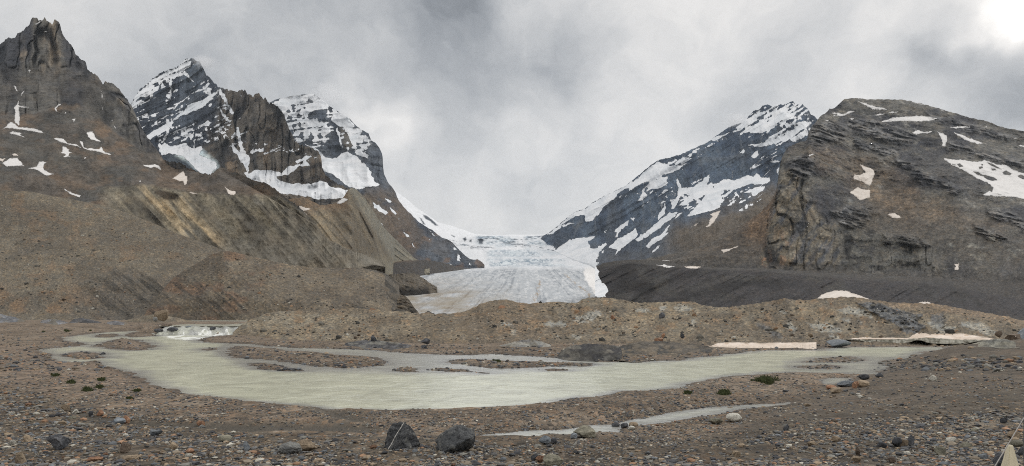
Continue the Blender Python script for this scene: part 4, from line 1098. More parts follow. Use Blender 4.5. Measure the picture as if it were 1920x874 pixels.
STREAM = [flat(s) for s in (
    '888,824 900,816 933,812 959,811 971,808 999,807 1050,806.5 1074,803 1090,800 1121,796 1137,796.5 1157,798 1169,803 1161,808 1148,814 1137,817 1117,818 1078,819 1054,823 1018,821 999,822 971,827 939,829 909,829.5',
    '1150,797 1165,791 1183,787 1197,786 1240,777 1269,771 1338,763 1400,759.5 1440,757.5 1480,755 1486,757 1440,763 1389,768 1355,776 1286,785 1241,794 1208,796 1185,799 1165,803',
    '1537,712 1560,709 1601,709 1594,715 1574,720 1546,723')]
MUD = [flat(s) for s in ('120,772 180,782 250,792 330,797 420,799 500,800 600,800 660,800 715,806 724,814 700,822 620,820 540,818 460,820 380,814 300,806 220,800 160,792', '582,768 600,766 640,776 690,790 700,798 660,796 620,788')]
COARSE = pts('-300,690 0,732 60,742 140,762 200,778 250,792 330,806 430,816 520,822 640,826 720,836 900,836 1000,842 1100,850 1240,846 1400,826 1480,800 1560,792 1700,786 1820,780 1920,772 2200,760 2200,1200 -300,1200')

MC = pts('1360,778 1400,768 1440,759 1470,752 1500,742 1530,732 1560,722 1600,711 1640,700 1663,690 1697,672.5 1724,664.5 1755,656.5 1781,650.5 1820,645 1860,641 1900,637 1920,636 2110,628 2300,624')
MOUND_Y = np.interp(MC[:, 0], [1360, 1640, 1697, 1724, 1755, 1781, 1860, 1920, 2300], [0, 0, 0, 0, 0, 71, 66, 63, 55])
MOUND_Y = np.where(MOUND_Y < 50, (CZ - .12) * F / (MC[:, 1] - HY), MOUND_Y)
MOUND_Y = np.where((MC[:, 0] > 1700) & (MC[:, 0] < 1782), np.minimum(MOUND_Y, 76), MOUND_Y)
MOUND_Z = CZ - (MC[:, 1] - HY) / F * MOUND_Y

def river_sd(X, Y):
    d = sdpoly(X, Y, RIVER, 12.0)
    for p in ISLES:
        d = np.maximum(d, -sdpoly(X, Y, p, 12.0))
    s = np.full(X.shape, 12.0)
    for p in STREAM:
        s = np.minimum(s, sdpoly(X, Y, p, 4.0))
    return d, s

def base_z(X, Y):
    ang = X / np.maximum(Y, 12.0) * F + CX
    z = 0.22 + 0.10 * fbm(X / 9, Y / 9, None, 4, 301)
    # the flat climbs a step towards the upper pool on the left
    r0 = np.interp(ang, [-400, 60, 200, 255, 296, 330, 440, 470, 600], [150, 165, 195, 200, 171, 172, 172, 150, 150])
    z = z + 2.0 * sstep(r0, r0 + np.interp(ang, [250, 310, 440, 470], [60, 9, 9, 60]), Y) * sstep(760, 560, ang)
    # near bank
    z = z + 0.75 * sstep(29.5, 18.5, Y) + np.maximum(0, 18.5 - Y) * 0.105
    z = z - np.maximum(0, -Y - 10) * 0.02
    # mound on the right
    my = np.interp(ang, MC[:, 0], MOUND_Y)
    mz = np.interp(ang, MC[:, 0], MOUND_Z)
    yn, zn = 17.7, 1.05
    t = np.clip((Y - yn) / (my - yn), 0, 1)
    zm = zn + (mz - zn) * t - 0.5 * np.maximum(mz - .3, 0) * np.sin(np.pi * t) * .35
    zm = np.where(Y > my, mz - (Y - my) * 0.22, zm)
    zm = np.where(Y < yn, -9, zm)
    on = sstep(1350, 1400, ang)
    zm = zm + 0.06 * fbm(X / 3, Y / 3, None, 4, 304)
    # a small terrace edge crosses the mound
    tl = np.interp(ang, [1400, 1560, 1760, 1920, 2200], [795, 778, 790, 774, 770])
    pyf = HY + CZ * F / np.maximum(Y, 5)
    return z + sstep(1330, 1480, ang) * np.maximum(0, zm - z), sstep(1350, 1450, ang + 20 * vn(X / 2, Y / 2, seed=307)) * sstep(-.25, .05, zm - z)

def fore_bumps(X, Y):
    return 0.05 * fbm(X / 1.1, Y / 1.1, None, 4, 305) * sstep(60, 25, Y) + 0.10 * fbm(X / 3.5, Y / 3.5, None, 3, 306) * sstep(34, 24, Y)

g_cols = np.arange(-330, 2270, 2.1)
g_py = np.concatenate([np.arange(600.5, 700, .85), np.arange(700, 900, 1.25), np.arange(900, 1010, 5)])
g_Y = CZ * F / (g_py - HY)
g_Y = np.concatenate([[9000, 5000, 2600, 1500, 1000], g_Y, [13, 11, 9.5, 8, 6.5, 5, 3.5, 2, 0, -3, -8, -20, -60, -200]])
yeff = np.where(g_Y < 12.5, 12.5 + (12.5 - g_Y) * 1.2, g_Y)
GX = (g_cols[None] - CX) / F * yeff[:, None]
GY = np.repeat(g_Y[:, None], len(g_cols), 1)
sd, ss = river_sd(GX, GY)
bz, on_mound = base_z(GX, GY)
bz = bz + fore_bumps(GX, GY)
mud = np.full(GX.shape, 9.0)
for p in MUD:
    mud = np.minimum(mud, sdpoly(GX, GY, p, 3.0))
mudf = np.clip(.5 - (mud + .25 * fbm(GX / .8, GY / .8, None, 3, 311)) / 1.0, 0, 1)
bz = bz * (1 - mudf) + (0.03 + .02 * fbm(GX / .7, GY / .7, None, 3, 312)) * mudf
# banks: everything slopes to the water line
shore = (0.38 * vn(GX / 1.2, GY / 1.6, seed=313) + .25 * vn(GX / .45, GY / .8, seed=315) + .5 * vn(GX / 4, GY / 5, seed=316)) * np.clip(GY / 55, .3, 1.6)
sdr = sd + shore
lift = np.ones(GX.shape)
isl = np.zeros(GX.shape)
for k, h in ((0, .75),):
    isl = np.maximum(isl, h * sstep(0, 5, -sdpoly(GX, GY, ISLES[k], 12.0)))
land = np.clip(sdr / np.clip(GY * .03, .8, 3.2), 0, 1)
GZ = np.where(sdr < 0, np.maximum(-.5, sdr * .10), (bz + isl) * (0.10 + .90 * land))
ssr = ss + .12 * vn(GX / .5, GY / .5, seed=314)
GZ = np.where((ssr < 1.2) & (sdr > 0), np.where(ssr < 0, np.maximum(-.15, ssr * .2) , GZ * np.clip(ssr / 1.2, .04, 1)), GZ)
# the upper pool and the rapids lie in beds of their own
ANG = GX / np.maximum(GY, 12.5) * F + CX
def lvl(s, z):
    a = pts(s)
    Yq = (CZ - z) * F / (a[:, 1] - HY)
    return np.stack([(a[:, 0] - CX) / F * Yq, Yq], 1)
POOLS = [lvl('306,611.7 330,609 352,607.5 380,607.6 420,608.6 455,606.4 472,606 482,609 450,611.7', 2.06), lvl('345,602.5 360,598.2 400,597.6 478,597.6 495,600 485,603.8 430,603 380,602.6', 2.06)]
for p in POOLS:
    dp = sdpoly(GX, GY, p, 12.0)
    GZ = np.where((dp < 6) & (GY > 185.5), np.clip(dp * .12, -.4, 99) * 0 + np.where(dp < 0, 2.06 - np.clip(-dp * .12, 0, .5), np.minimum(np.maximum(GZ, 2.08 + dp * .03), 2.5)), GZ)
bed = 2.04 - 2.06 * sstep(.08, .92, (184.5 - GY) / 11.5) - .45
inr = sstep(268, 318, ANG) * sstep(450, 444, ANG) * (GY > 167) * (GY < 187)
GZ = np.where(inr > 0, np.minimum(GZ, bed * inr + GZ * (1 - inr)), GZ)

def gz_at(x, y):
    """height of the river flat at (x, y)"""
    x = np.atleast_1d(np.asarray(x, float)); y = np.atleast_1d(np.asarray(y, float))
    ye = np.where(y < 12.5, 12.5 + (12.5 - y) * 1.2, y)
    c = np.clip((x / ye * F + CX - g_cols[0]) / 2.1, 0, len(g_cols) - 1.001)
    r = np.clip(np.interp(-y, -g_Y, np.arange(len(g_Y))), 0, len(g_Y) - 1.001)
    i, j = r.astype(int), c.astype(int)
    a, b = r - i, c - j
    return (GZ[i, j] * (1 - a) * (1 - b) + GZ[i + 1, j] * a * (1 - b) + GZ[i, j + 1] * (1 - a) * b + GZ[i + 1, j + 1] * a * b)

def ground_hit(px, py):
    """where the line of sight through (px, py) meets the river flat"""
    z = 0.3
    Y = 30.0
    for _ in range(30):
        Yn = (CZ - z) * F / max(py - HY, 3.0)
        Y = .5 * Y + .5 * Yn
        z = float(gz_at((px - CX) / F * Y, Y)[0])
    return (px - CX) / F * Y, Y, z

pyg = HY + CZ * F / np.maximum(GY, 4.0)
pxg = GX / np.where(GY < 12.5, 12.5 + (12.5 - GY) * 1.2, GY) * F + CX
gcol = mixc(np.zeros(GX.shape + (3,)) + alb(112, 99, 87), alb(98, 86, 75), sstep(-.3, .3, fbm(GX / 7, GY / 7, None, 4, 321)))
gcol = mixc(gcol, alb(122, 109, 96), .7 * sstep(.05, .45, fbm(GX / 3.5, GY / 3.5, None, 4, 322)))
gcol = mixc(gcol, alb(116, 100, 88), .8 * sstep(560, 300, pxg) * sstep(760, 700, pyg) * sstep(640, 660, pyg))
gcol = mixc(gcol, mixc(np.zeros(gcol.shape) + alb(92, 82, 72), alb(80, 72, 64), sstep(-.2, .4, fbm(GX / 2.4, GY / 2.4, None, 4, 323))), on_mound * .9)
near = np.clip(.5 - sdpoly(pxg + 14 * vn(pxg * .03, pyg * .05, seed=324), pyg, COARSE, 14) / 20, 0, 1)
gcol = mixc(gcol, mixc(np.zeros(gcol.shape) + alb(88, 80, 70), alb(76, 68, 60), sstep(-.2, .4, fbm(GX / 1.1, GY / 1.1, None, 4, 325))), near * .9)
sand = np.clip(.5 - sdpoly(pxg + 10 * vn(pxg * .06, pyg * .08, seed=9), pyg, pts('1780,850 1850,836 1880,840 1860,862 1800,880 1740,876'), 12) / 16, 0, 1)
gcol = mixc(gcol, alb(132, 117, 98), sand * .7)
wet = np.maximum(np.clip(1.15 - sdr / np.clip(GY * .022, .5, 2.0) + .35 * fbm(GX / 1.5, GY / 2, None, 3, 317), 0, 1) * (sdr > -1), np.clip(1.1 - ssr / .35, 0, 1))
wet = np.maximum(wet, mudf * .75)
gcol = mixc(gcol, alb(92, 86, 74), mudf * .7)
stone = np.clip(1 - mudf, 0, 1) * (1 - .55 * on_mound)

gcol = gcol * .78 + (gcol @ np.array((.30, .55, .15)))[..., None] * .22

def gravel_mat():
    m, t, b = new_mat('river_gravel')
    tcn = t.nodes.new('ShaderNodeTexCoord')
    co = tcn.outputs['Object']
    wob = noise(t, co, 3.0, 2, .5)
    cow0 = vmath(t, 'ADD', co, vmath(t, 'SCALE', vmath(t, 'SUBTRACT', wob.outputs['Color'], (.5, .5, .5)), scale=.12))
    cow = vmath(t, 'MULTIPLY', cow0, (1.0, .42, 1.0))
    ca, wa, sa = attr(t, 'Col'), attr(t, 'wet'), attr(t, 'stone')
    pal = [(0.0, (.30, .31, .33)), (0.16, (.55, .55, .56)), (0.34, (.85, .82, .78)), (0.52, (1.0, .97, .93)), (0.66, (1.22, 1.05, .86)), (0.78, (1.45, 1.38, 1.28)), (0.88, (1.55, 1.12, .78)), (0.96, (2.1, 2.0, 1.9))]
    cols, hs = [], []
    for sc_, ex in ((11.0, 1.0), (4.6, 1.0), (1.9, .9)):
        vo = t.nodes.new('ShaderNodeTexVoronoi')
        vo.inputs['Scale'].default_value = sc_
        vo.inputs['Randomness'].default_value = 1.0
        t.links.new(cow, vo.inputs['Vector'])
        sx = t.nodes.new('ShaderNodeSeparateColor')
        t.links.new(vo.outputs['Color'], sx.inputs[0])
        cols.append(ramp(t, sx.outputs[0], pal, 'LINEAR'))
        hs.append(mathn(t, 'SUBTRACT', 1.0, mathn(t, 'MULTIPLY', vo.outputs['Distance'], 1.25)))
    sel = noise(t, co, .45, 5, .65)
    m1 = ramp(t, sel.outputs['Fac'], [(.40, (.15, .15, .15)), (.58, (1, 1, 1))])
    palc = mixcol(t, m1, cols[0], cols[1])
    palc = mixcol(t, .30, palc, cols[2])
    fine_ = noise(t, co, 26.0, 4, .7)
    palc = mixcol(t, 1.0, palc, ramp(t, fine_.outputs['Fac'], [(.3, (.72, .72, .72)), (.5, (1, 1, 1)), (.7, (1.25, 1.22, 1.18))]), 'MULTIPLY')
    palc = mixcol(t, mathn(t, 'ADD', .25, mathn(t, 'MULTIPLY', sa.outputs['Fac'], .75)), (1, 1, 1), palc)
    col = mixcol(t, 1.0, ca.outputs['Color'], palc, 'MULTIPLY')
    col = mixcol(t, wa.outputs['Fac'], col, mixcol(t, 1.0, col, (.48, .47, .455), 'MULTIPLY'))
    t.links.new(col, b.inputs['Base Color'])
    t.links.new(mathn(t, 'SUBTRACT', .95, mathn(t, 'MULTIPLY', wa.outputs['Fac'], .45)), b.inputs['Roughness'])
    hm = mathn(t, 'ADD', mathn(t, 'MULTIPLY', hs[0], .5), mathn(t, 'ADD', hs[1], mathn(t, 'MULTIPLY', fine_.outputs['Fac'], .4)))
    t.links.new(bump(t, hm, .85, .09), b.inputs['Normal'])
    return m
ground = mesh_np('ground', np.stack([GX, GY, GZ], -1).reshape(-1, 3), grid_quads(*GX.shape), gravel_mat(),
                 {'Col': gcol.reshape(-1, 3), 'wet': wet.ravel(), 'stone': stone.ravel()})
tag(ground, 'grey brown gravel flat with braided channels and stony near bank', 'ground', kind='structure')

# ------------------------------------------------------------------ water
def water_mat(name='silty_water'):
    m, t, b = new_mat(name)
    tcn = t.nodes.new('ShaderNodeTexCoord')
    co = tcn.outputs['Object']
    da = attr(t, 'deep')
    mp = t.nodes.new('ShaderNodeMapping')
    mp.inputs['Scale'].default_value = (.62, .60, 1)
    t.links.new(co, mp.inputs['Vector'])
    n1 = noise(t, mp.outputs[0], .62, 4, .6, .9)
    n2 = noise(t, mp.outputs[0], .11, 4, .6, .5)
    n3 = noise(t, mp.outputs[0], 2.4, 2, .5, .3)
    c = ramp(t, da.outputs['Fac'], [(0.0, (.26, .262, .25)), (0.35, (.38, .388, .345)), (1.0, (.56, .575, .45))])
    sh = mathn(t, 'ADD', .28, mathn(t, 'ADD', mathn(t, 'MULTIPLY', n1.outputs['Fac'], 1.15), mathn(t, 'MULTIPLY', n2.outputs['Fac'], .30)))  # light and dark of the ripples painted into the water colour
    v = vmath(t, 'SCALE', c)
    t.links.new(sh, v.node.inputs['Scale'])
    fo = attr(t, 'foam')
    fn = noise(t, co, 2.6, 6, .7, .5)
    fm = mathn(t, 'MULTIPLY', mathn(t, 'SUBTRACT', mathn(t, 'ADD', fo.outputs['Fac'], mathn(t, 'MULTIPLY', fn.outputs['Fac'], .9)), .86), 5.0, clamp=True)
    t.links.new(mixcol(t, fm, v, (.78, .80, .78)), b.inputs['Base Color'])
    b.inputs['Specular IOR Level'].default_value = .5
    t.links.new(mathn(t, 'ADD', .20, mathn(t, 'MULTIPLY', fm, .6)), b.inputs['Roughness'])
    h = mathn(t, 'ADD', mathn(t, 'MULTIPLY', n1.outputs['Fac'], 1.0), mathn(t, 'MULTIPLY', n3.outputs['Fac'], .35))
    t.links.new(bump(t, h, .42, .20), b.inputs['Normal'])
    return m
M_water = water_mat()

def sub_mesh(name, V, Q, keep, mat, attrs):
    q = Q[keep]
    used = np.unique(q)
    mp = np.zeros(len(V), int)
    mp[used] = np.arange(len(used))
    return mesh_np(name, V[used], mp[q], mat, {k: v[used] for k, v in attrs.items()})

Q = grid_quads(*GX.shape)
deep = np.clip(-sdr / np.clip(GY * .035, 1.0, 3.6), 0, 1)
deep = np.clip(deep + .25 * fbm(GX / 8, GY / 5, None, 3, 331) * (deep > .1), 0, 1)
shal = np.clip(.5 - sdpoly(pxg, pyg, pts('420,640 560,652 720,658 1040,670 1120,680 1100,690 930,702 700,700 560,698 470,690 430,676 400,660'), 10) / 10, 0, 1)
deep = deep * (1 - .75 * shal)
deep = deep * (1 - .45 * np.clip(.5 - sdpoly(pxg, pyg, pts('1470,676 1640,664 1690,672 1650,704 1470,698'), 10) / 10, 0, 1))
foam = .30 * sstep(.25, .6, fbm(GX / 6, GY / 2.2, None, 3, 332)) * sstep(640, 600, pxg + 0 * pyg) * 0
foam = np.maximum(foam, .34 * np.clip(.5 - sdpoly(pxg, pyg, pts('1470,658 1560,656 1560,664 1490,676 1460,672'), 8) / 8, 0, 1) * vn(GX / 3, GY / 1.0, seed=333).clip(0, 1))
foam = np.maximum(foam, .62 * np.clip(.5 - sdpoly(pxg, pyg, pts('300,624 436,622 420,631 376,640 330,640 300,634'), 8) / 9, 0, 1) * np.clip(.75 + .8 * vn(GX / 1.6, GY / 4, seed=335), 0, 1))
wz = 0.015 * fbm(GX / 2.5, GY / 2.5, None, 3, 334)
Vw = np.stack([GX, GY, wz], -1).reshape(-1, 3)
kr = (sdr.ravel()[Q].min(1) < .6) & (GY.ravel()[Q].max(1) < 260)
river = sub_mesh('river', Vw, Q, kr, M_water, {'deep': deep.ravel(), 'foam': foam.ravel()})
tag(river, 'wide milky grey green meltwater river winding across the gravel flat', 'river', kind='structure')
Vs = np.stack([GX, GY, 0.004 + 0 * GX], -1).reshape(-1, 3)
ks = (ssr.ravel()[Q].min(1) < .25) & (sdr.ravel()[Q].min(1) > .6)
stream = sub_mesh('stream', Vs, Q, ks, M_water, {'deep': np.clip(-ssr * .5, 0, .5).ravel(), 'foam': np.zeros(GX.size)})
tag(stream, 'shallow grey side stream running between the near bank and the gravel bar', 'stream', kind='structure')

# upper pool and the rapids that drop from it
yy = np.concatenate([np.linspace(620, 200, 40), np.linspace(198, 183.5, 26)])
cx_ = np.arange(300, 520, 2.0)
PX_, PY_ = np.meshgrid((cx_ - CX) / F, yy)
PX_ = PX_ * PY_
zp = 2.06 + .03 * fbm(PX_ / 3, PY_ / 3, None, 3, 341)
bx = mesh_np('upper_pool', np.stack([PX_, PY_, zp], -1).reshape(-1, 3), grid_quads(*PX_.shape), M_water, {'deep': np.clip(.55 + .3 * fbm(PX_ / 8, PY_ / 30, None, 3, 342), 0, 1).ravel(), 'foam': np.zeros(PX_.size)})
tag(bx, 'narrow strip of pale water above the rapids at the foot of the dark moraine', 'river', kind='structure')
t_ = np.linspace(0, 1, 46)
cx2 = np.arange(272, 447, .6)
T_, C_ = np.meshgrid(t_, cx2, indexing='ij')
Yr = 184.5 - 11.5 * T_ - 1.2 * np.sin(C_ * .09) - 1.8 * vn(C_ * .09, C_ * 0, seed=343)
zr = (2.04 - 2.06 * sstep(.08, .92, T_)) * sstep(272, 322, C_ + 6 * vn(C_ * .1, T_ * 3, seed=349)) - .05 * sstep(300, 280, C_) + .30 * vn(C_ * .14, C_ * 0 + 3, seed=351) * sstep(300, 330, C_) * sstep(.6, .1, T_) + .28 * fbm(C_ * .16, T_ * 5, None, 4, 344) * np.sin(np.pi * np.clip(T_, 0, 1)) + .18 * ridged(C_ * .22, T_ * 7, None, 3, 345) * sstep(.25, .6, T_) * sstep(1.0, .85, T_)
rap = mesh_np('rapids', np.stack([(C_ - CX) / F * Yr, Yr, zr], -1).reshape(-1, 3), grid_quads(*T_.shape), M_water,
              {'deep': np.clip(.35 + .3 * vn(C_ * .1, T_ * 3, seed=346), 0, 1).ravel(), 'foam': (np.clip(sstep(.30, .78, T_ + .34 * vn(C_ * .12, T_ * 2, seed=347)) * (.52 + .22 * vn(C_ * .2, T_ * 5, seed=348)), 0, 1) * sstep(296, 352, C_ + 14 * vn(C_ * .1, T_ * 4, seed=350))).ravel()})
tag(rap, 'white foaming rapids dropping from the upper pool into the wide river', 'rapids', kind='structure')
# ------------------------------------------------------------------ old snow patches lying on the slopes
GA, GF, GO = 'snow patches on the left mountainside', 'snow patches on the right massif', 'snow patches on the moraines'
W_, K_ = M_snow_white, M_snow_pink
PATCHES = [
    (L_a, '35,187 32,196 26,200 27.5,213 26.5,226 29,231 35.7,237 38,224 37,210 36.6,202 46,203 55,202 54,200.5 40,199 35,195', W_, 'tall narrow snow gully with a side arm under the castle peak', GA),
    (L_a, '3,243 12,236 20,228.5 28,232 35,238 50,239 64,240 76,245 88,251 76,250 66,247.5 50,245 35,243.5 18,240.5 10,241', W_, 'flat arrowhead of snow at the foot of the tall snow gully', GA),
    (L_a, '15.6,249 24,247 42,249.6 38.5,252 47.6,258 38,256 27.5,253', W_, 'small two pronged snow scrap just below the flat arrowhead snow', GA),
    (L_a, '99,258 108,259 119,260 126,268 136,270 145,270 151,277 140,273 128,271.5 114,267 104,262', W_, 'slanting snow strip joined to a jagged chain on the upper scree', GA),
    (L_a, '149,264 155,265 157.5,276 164,278 172,277 178,279 185,279 190.5,275 194,282 198,285 208,289 219,291 206,291 194,289 180,283 165,282 156,279 153,274', W_, 'long jagged snow chain with upward teeth across the upper scree', GA),
    (L_a, '162,249 168,247 174,246 177,253 180,259 187,264 194,268 182,265 168.5,262 165,256', W_, 'four sided snow patch with a trailing tip below the cliffs', GA),
    (L_a, '117,275 124,275 128,279 131,280 128,284 141,284 134,287 130,288 129,291 135,295 126,295 117,294.5 123,291 121,289 113.5,287 117,284', W_, 'star shaped snow patch under the slanting snow strip', GA),
    (L_a, '157.5,296 163,293 170,293 164,295.5 159,298', W_, 'tiny snow scrap right of the star shaped snow', GA),
    (L_a, '4,306 12,300 20,296 33,296 38,302 46,311.5 28,312 11,312.5', W_, 'wide snow trapezoid near the left picture edge', GA),
    (L_a, '20,289 27.5,287 36,292 26,293', K_, 'small dusty snow oval above the wide snow trapezoid', GA),
    (L_a, '-14,298 0,297 11,297 7,301 5.5,303 -8,301', K_, 'snow scrap cut by the left picture edge', GA),
    (L_a, '51,316 60,314 68,312 73,303 80,303 88,304 83,308 82,314 84,319 92,323 101,326 94,329 86,330 79,326 73,321 62,317', W_, 'boot shaped snow patch on the brown lower scree', GA),
    (L_a, '261,306 270,309 281.5,309 290,307.5 299,310 304,320.6 297,317 290,314 281.5,315.5 271,312', W_, 'bird wing shaped snow patch on the brown shelf', GA),
    (L_a, '321,336 332,328 343,320.6 347,323 347,329 352,331 351,338 350,344.6 346,347 343,340 336.5,341 331,337 325,336', K_, 'heart shaped dusty snow patch on the brown shelf', GA),
    (L_a, '420.6,349 425,353 429,355 434,357 441,358 442,362 438,367 432,366 427.5,363.5 425,357', K_, 'faint dirty snow patch on the shelf under the hanging ice', GA),
    (L_a, '117,351.5 126,357 134,361 143,364 151,367 149,371 140,368 130.5,363.5 122,357', W_, 'thin slanting snow streak above the gravel slope', GA),
    (L_a, '353.6,360 362,360.5 371,363 370,365 358,364', K_, 'small snow sliver below the heart shaped snow', GA),
    (L_a, '341,356 344,355 346,361 343,360', K_, 'tiny snow wedge between heart shaped snow and sliver', GA),
    (L_a, '256,340 261,338 266,339 262,341.5', W_, 'tiny snow scrap on the crest of the moraine wall', GA),
    (L_a, '65,45.5 72,42 80,37 81,39.5 74,44 66,47', W_, 'slanting snow ledge between the summit towers', GA),
    (L_a, '25,161 30,162 34,172 31,171', W_, 'thin snow streak in the upper gully of the castle peak', GA),
    (L_a, '45,168 47,170 41,179 38,179', W_, 'thin snow streak above the tall snow gully', GA),
    (L_a, '190,168 192.5,174 192,184 190,182', W_, 'upper snow streak in the notch of the right shoulder', GA),
    (L_a, '190,194 192,201 194,211 191,206', W_, 'lower snow streak in the notch of the right shoulder', GA),
    (L_a, '132,223 142,222.5 139,230 136,226', W_, 'tiny snow triangle at the top of the brown scree', GA),
    (L_a, '101,203 107,198 110,194 116,195.5 110,199 106,203 108,210 104,208', W_, 'forked snow scrap under the middle cliff band', GA),
    (L_a, '86,196 92,197.5 97,198.5 90,199', W_, 'thin snow dash left of the forked snow scrap', GA),
    (L_a, '119,213 123,209 126,212 122,214.5', W_, 'tiny snow scrap right of the forked snow', GA),
    (L_a, '52,131 58,131 55,140 54,136', W_, 'tiny snow fork in the main chimney of the peak', GA),
    (L_a, '62,64 67,63 68,66 62,66', W_, 'tiny snow dash on the ledge below the summit', GA), (L_a, '82,59 88,58 88,61 84,61', W_, 'tiny snow crescent under the pointed summit tower', GA),
    (L_a, '208,225 211,224 213,229 209,228', W_, 'tiny snow speck on the right shoulder scree', GA), (L_a, '213,235 216,236 218,242 214,239', W_, 'tiny hooked snow scrap on the right shoulder scree', GA),
    (L_g, '557,385 565,386 574,389 583,392 577,394 570,396 573,400 577,403 570,400 564,395', K_, 'pinkish hooked snow patch behind the gullied moraine wall', GO),
    (L_g, '598,383 612,380 620,377 632,374.5 641,371 648,372 655,374 646,379 637,383 627,380 616,382 606,384.5', W_, 'curved snow strip on the ridge of the pointed moraine', GO),
    (L_e, '1330,401 1340,398 1352,394 1348,402 1344,410 1339,416 1333,422 1328,427 1321,426 1328,420 1331,411 1336,406', K_, 'pink hook shaped snow tongue low on the streaked mountain', GO),
    (L_f, '1454,357 1452,363 1449,369 1440,379 1431,388 1417,395 1403,400 1392,405 1385,411 1380,417 1376,416 1377,411 1381,406 1389,398 1396,391 1405,384 1412,377 1422,373 1431,370 1442,364', K_, 'long pink snow tongue running down beside the bluff', GO),
    (L_e, '1295,426 1304,420 1310,417 1306,422 1298,427', K_, 'short pink snow dash on the brown scree', GO),
    (L_f, '1352,468 1360,467 1367,466 1376,463 1385,460 1383,465 1374,467 1366,471 1356,476', K_, 'flat pink snow patch on the dark talus left of the bluff', GO),
    (L_f, '1380,412 1384,411 1386,416 1382,420', K_, 'tiny snow blob at the end of the long pink snow tongue', GO),
    (L_f, '1602,187.5 1612,190 1625,194 1642,199 1660,203 1666,207 1650,206.5 1636,205 1627,200 1613,193', W_, 'slanting snow band near the summit of the massif', GF),
    (L_f, '1558,212 1570,211 1581,213.5 1591,208.5 1597,208 1603,209 1593,213 1581,218 1572,217 1560,218 1569,215', W_, 'branched snow patch under the summit cliff', GF),
    (L_f, '1638,215.5 1650,213 1663,213 1657,215.5 1646,217', W_, 'small snow lens below the summit snow band', GF), (L_f, '1662,211 1675,209 1688,209 1677,212.5', W_, 'thin snow lens right of the small snow lens', GF),
    (L_f, '1650,229 1664,223 1680,219.5 1704,218 1728,217 1746,219 1763,222 1750,225.5 1735,228 1720,228.5 1700,227 1680,227.5 1664,229', W_, 'big flat snow lens below the top of the massif', GF),
    (L_f, '1594,222.5 1606,220 1602,223 1597,225', W_, 'tiny snow dash under the branched snow patch', GF), (L_f, '1546,227 1553,224 1556,225 1552,228', W_, 'tiny snow patch on the left brow of the massif', GF),
    (L_f, '1775,235 1786,238 1797,237 1812,235 1825,238 1810,240 1794,241.5 1783,240', W_, 'low snow strip with a notch right of the big flat lens', GF),
    (L_f, '1785,247.5 1797,250 1811,256 1830,263 1847,269 1835,271 1818,266 1804,260 1794,253', W_, 'long slanting snow strip on the right part of the massif', GF),
    (L_f, '1709,250 1716,245 1723,243.5 1732,248 1742,246 1751,244 1746,248 1739,251 1728,250.5 1718,252.5', W_, 'ragged snow strip above the small snow chute', GF),
    (L_f, '1756,246 1764,249 1775,253 1776.5,260 1776.5,266 1771,275 1765,274 1767,268 1763,258', W_, 'club shaped snow chute right of the ragged strip', GF),
    (L_f, '1763,294 1780,298 1804,299 1820,302 1835,302.6 1846,300 1860,305 1872,309 1884,308 1900,318 1920,325 1990,345 1990,384 1920,373.5 1900,370 1886,369.5 1864,368 1842,366 1848,362 1854,357 1862,352 1850,342 1836,337 1824,330 1806,320 1794,314 1783,309', W_, 'largest snowfield of the massif with dark rocks poking through', GF),
    (L_f, '1613,308.5 1622,312 1632,314.6 1639,320 1641,327 1637,334 1636,340 1634,346 1630,349 1622,345 1615,340 1607,339 1600,337 1600,331 1602,326 1612,328 1622,323 1616,315', K_, 'upper pinkish snow patch with a rock notch on the brown face', GF),
    (L_f, '1608,350.6 1618,354 1632,356 1632,364 1632,371 1622,374 1612,376 1604,369 1593,361 1602,354', K_, 'lower pinkish snow patch directly under the notched one', GF),
    (L_f, '1663,402 1669,400 1677,399.5 1685,403 1691,408 1682,409.5 1673,409', K_, 'small pink snow oval alone on the brown face', GF),
    (L_f, '1788.5,494 1799,494 1797,500 1798,507 1788.5,507 1791,500', K_, 'small pink hourglass snow patch at the foot of the massif', GF),
    (L_f, '1516,291 1523,288.5 1531,288 1524,291 1518,293', W_, 'thin snow dash on the left brow above the bluff', GF),
    (L_f, '1888,256 1900,258 1912,259.5 1900,260', W_, 'thin snow dash near the right picture edge', GF), (L_f, '1902,270 1920,272 1960,282 1960,288 1920,277', W_, 'slanting snow strip cut by the right picture edge', GF),
    (L_f, '1843,235 1856,237 1850,238.5', W_, 'tiny snow dash between strip and picture edge', GF), (L_f, '1705,190.5 1716,192 1738,197 1724,196', W_, 'thin snow rim on the skyline of the massif', GF), (L_f, '1763,206 1778,211 1770,210.5', W_, 'short snow dash just under the sloping skyline', GF),
    (L_k, '1231,497 1245,495.5 1264,500 1256,502.5 1243,501', W_, 'left one of two small snow patches on the dark shelf', GO), (L_k, '1279,499 1296,499 1317,498.5 1307,504.5 1290,504', K_, 'right one of two small snow patches on the dark shelf', GO),
    (L_f, '1239,488 1252,487.5 1267,489 1256,490', W_, 'thin snow dash at the foot of the streaked mountain', GO),
    (L_k, '1528,563 1540,553 1553,547 1568,544.5 1586,544.5 1600,550 1612,552.6 1624,558 1632,562 1632,572 1528,572', K_, 'pale snow hump showing over the gravel ridge', GO),
    (L_k, '1706,572 1718,569 1730,565.5 1742,566.5 1754,571 1754,578 1706,580', K_, 'low snow hump just behind the right end of the ridge', GO),
]
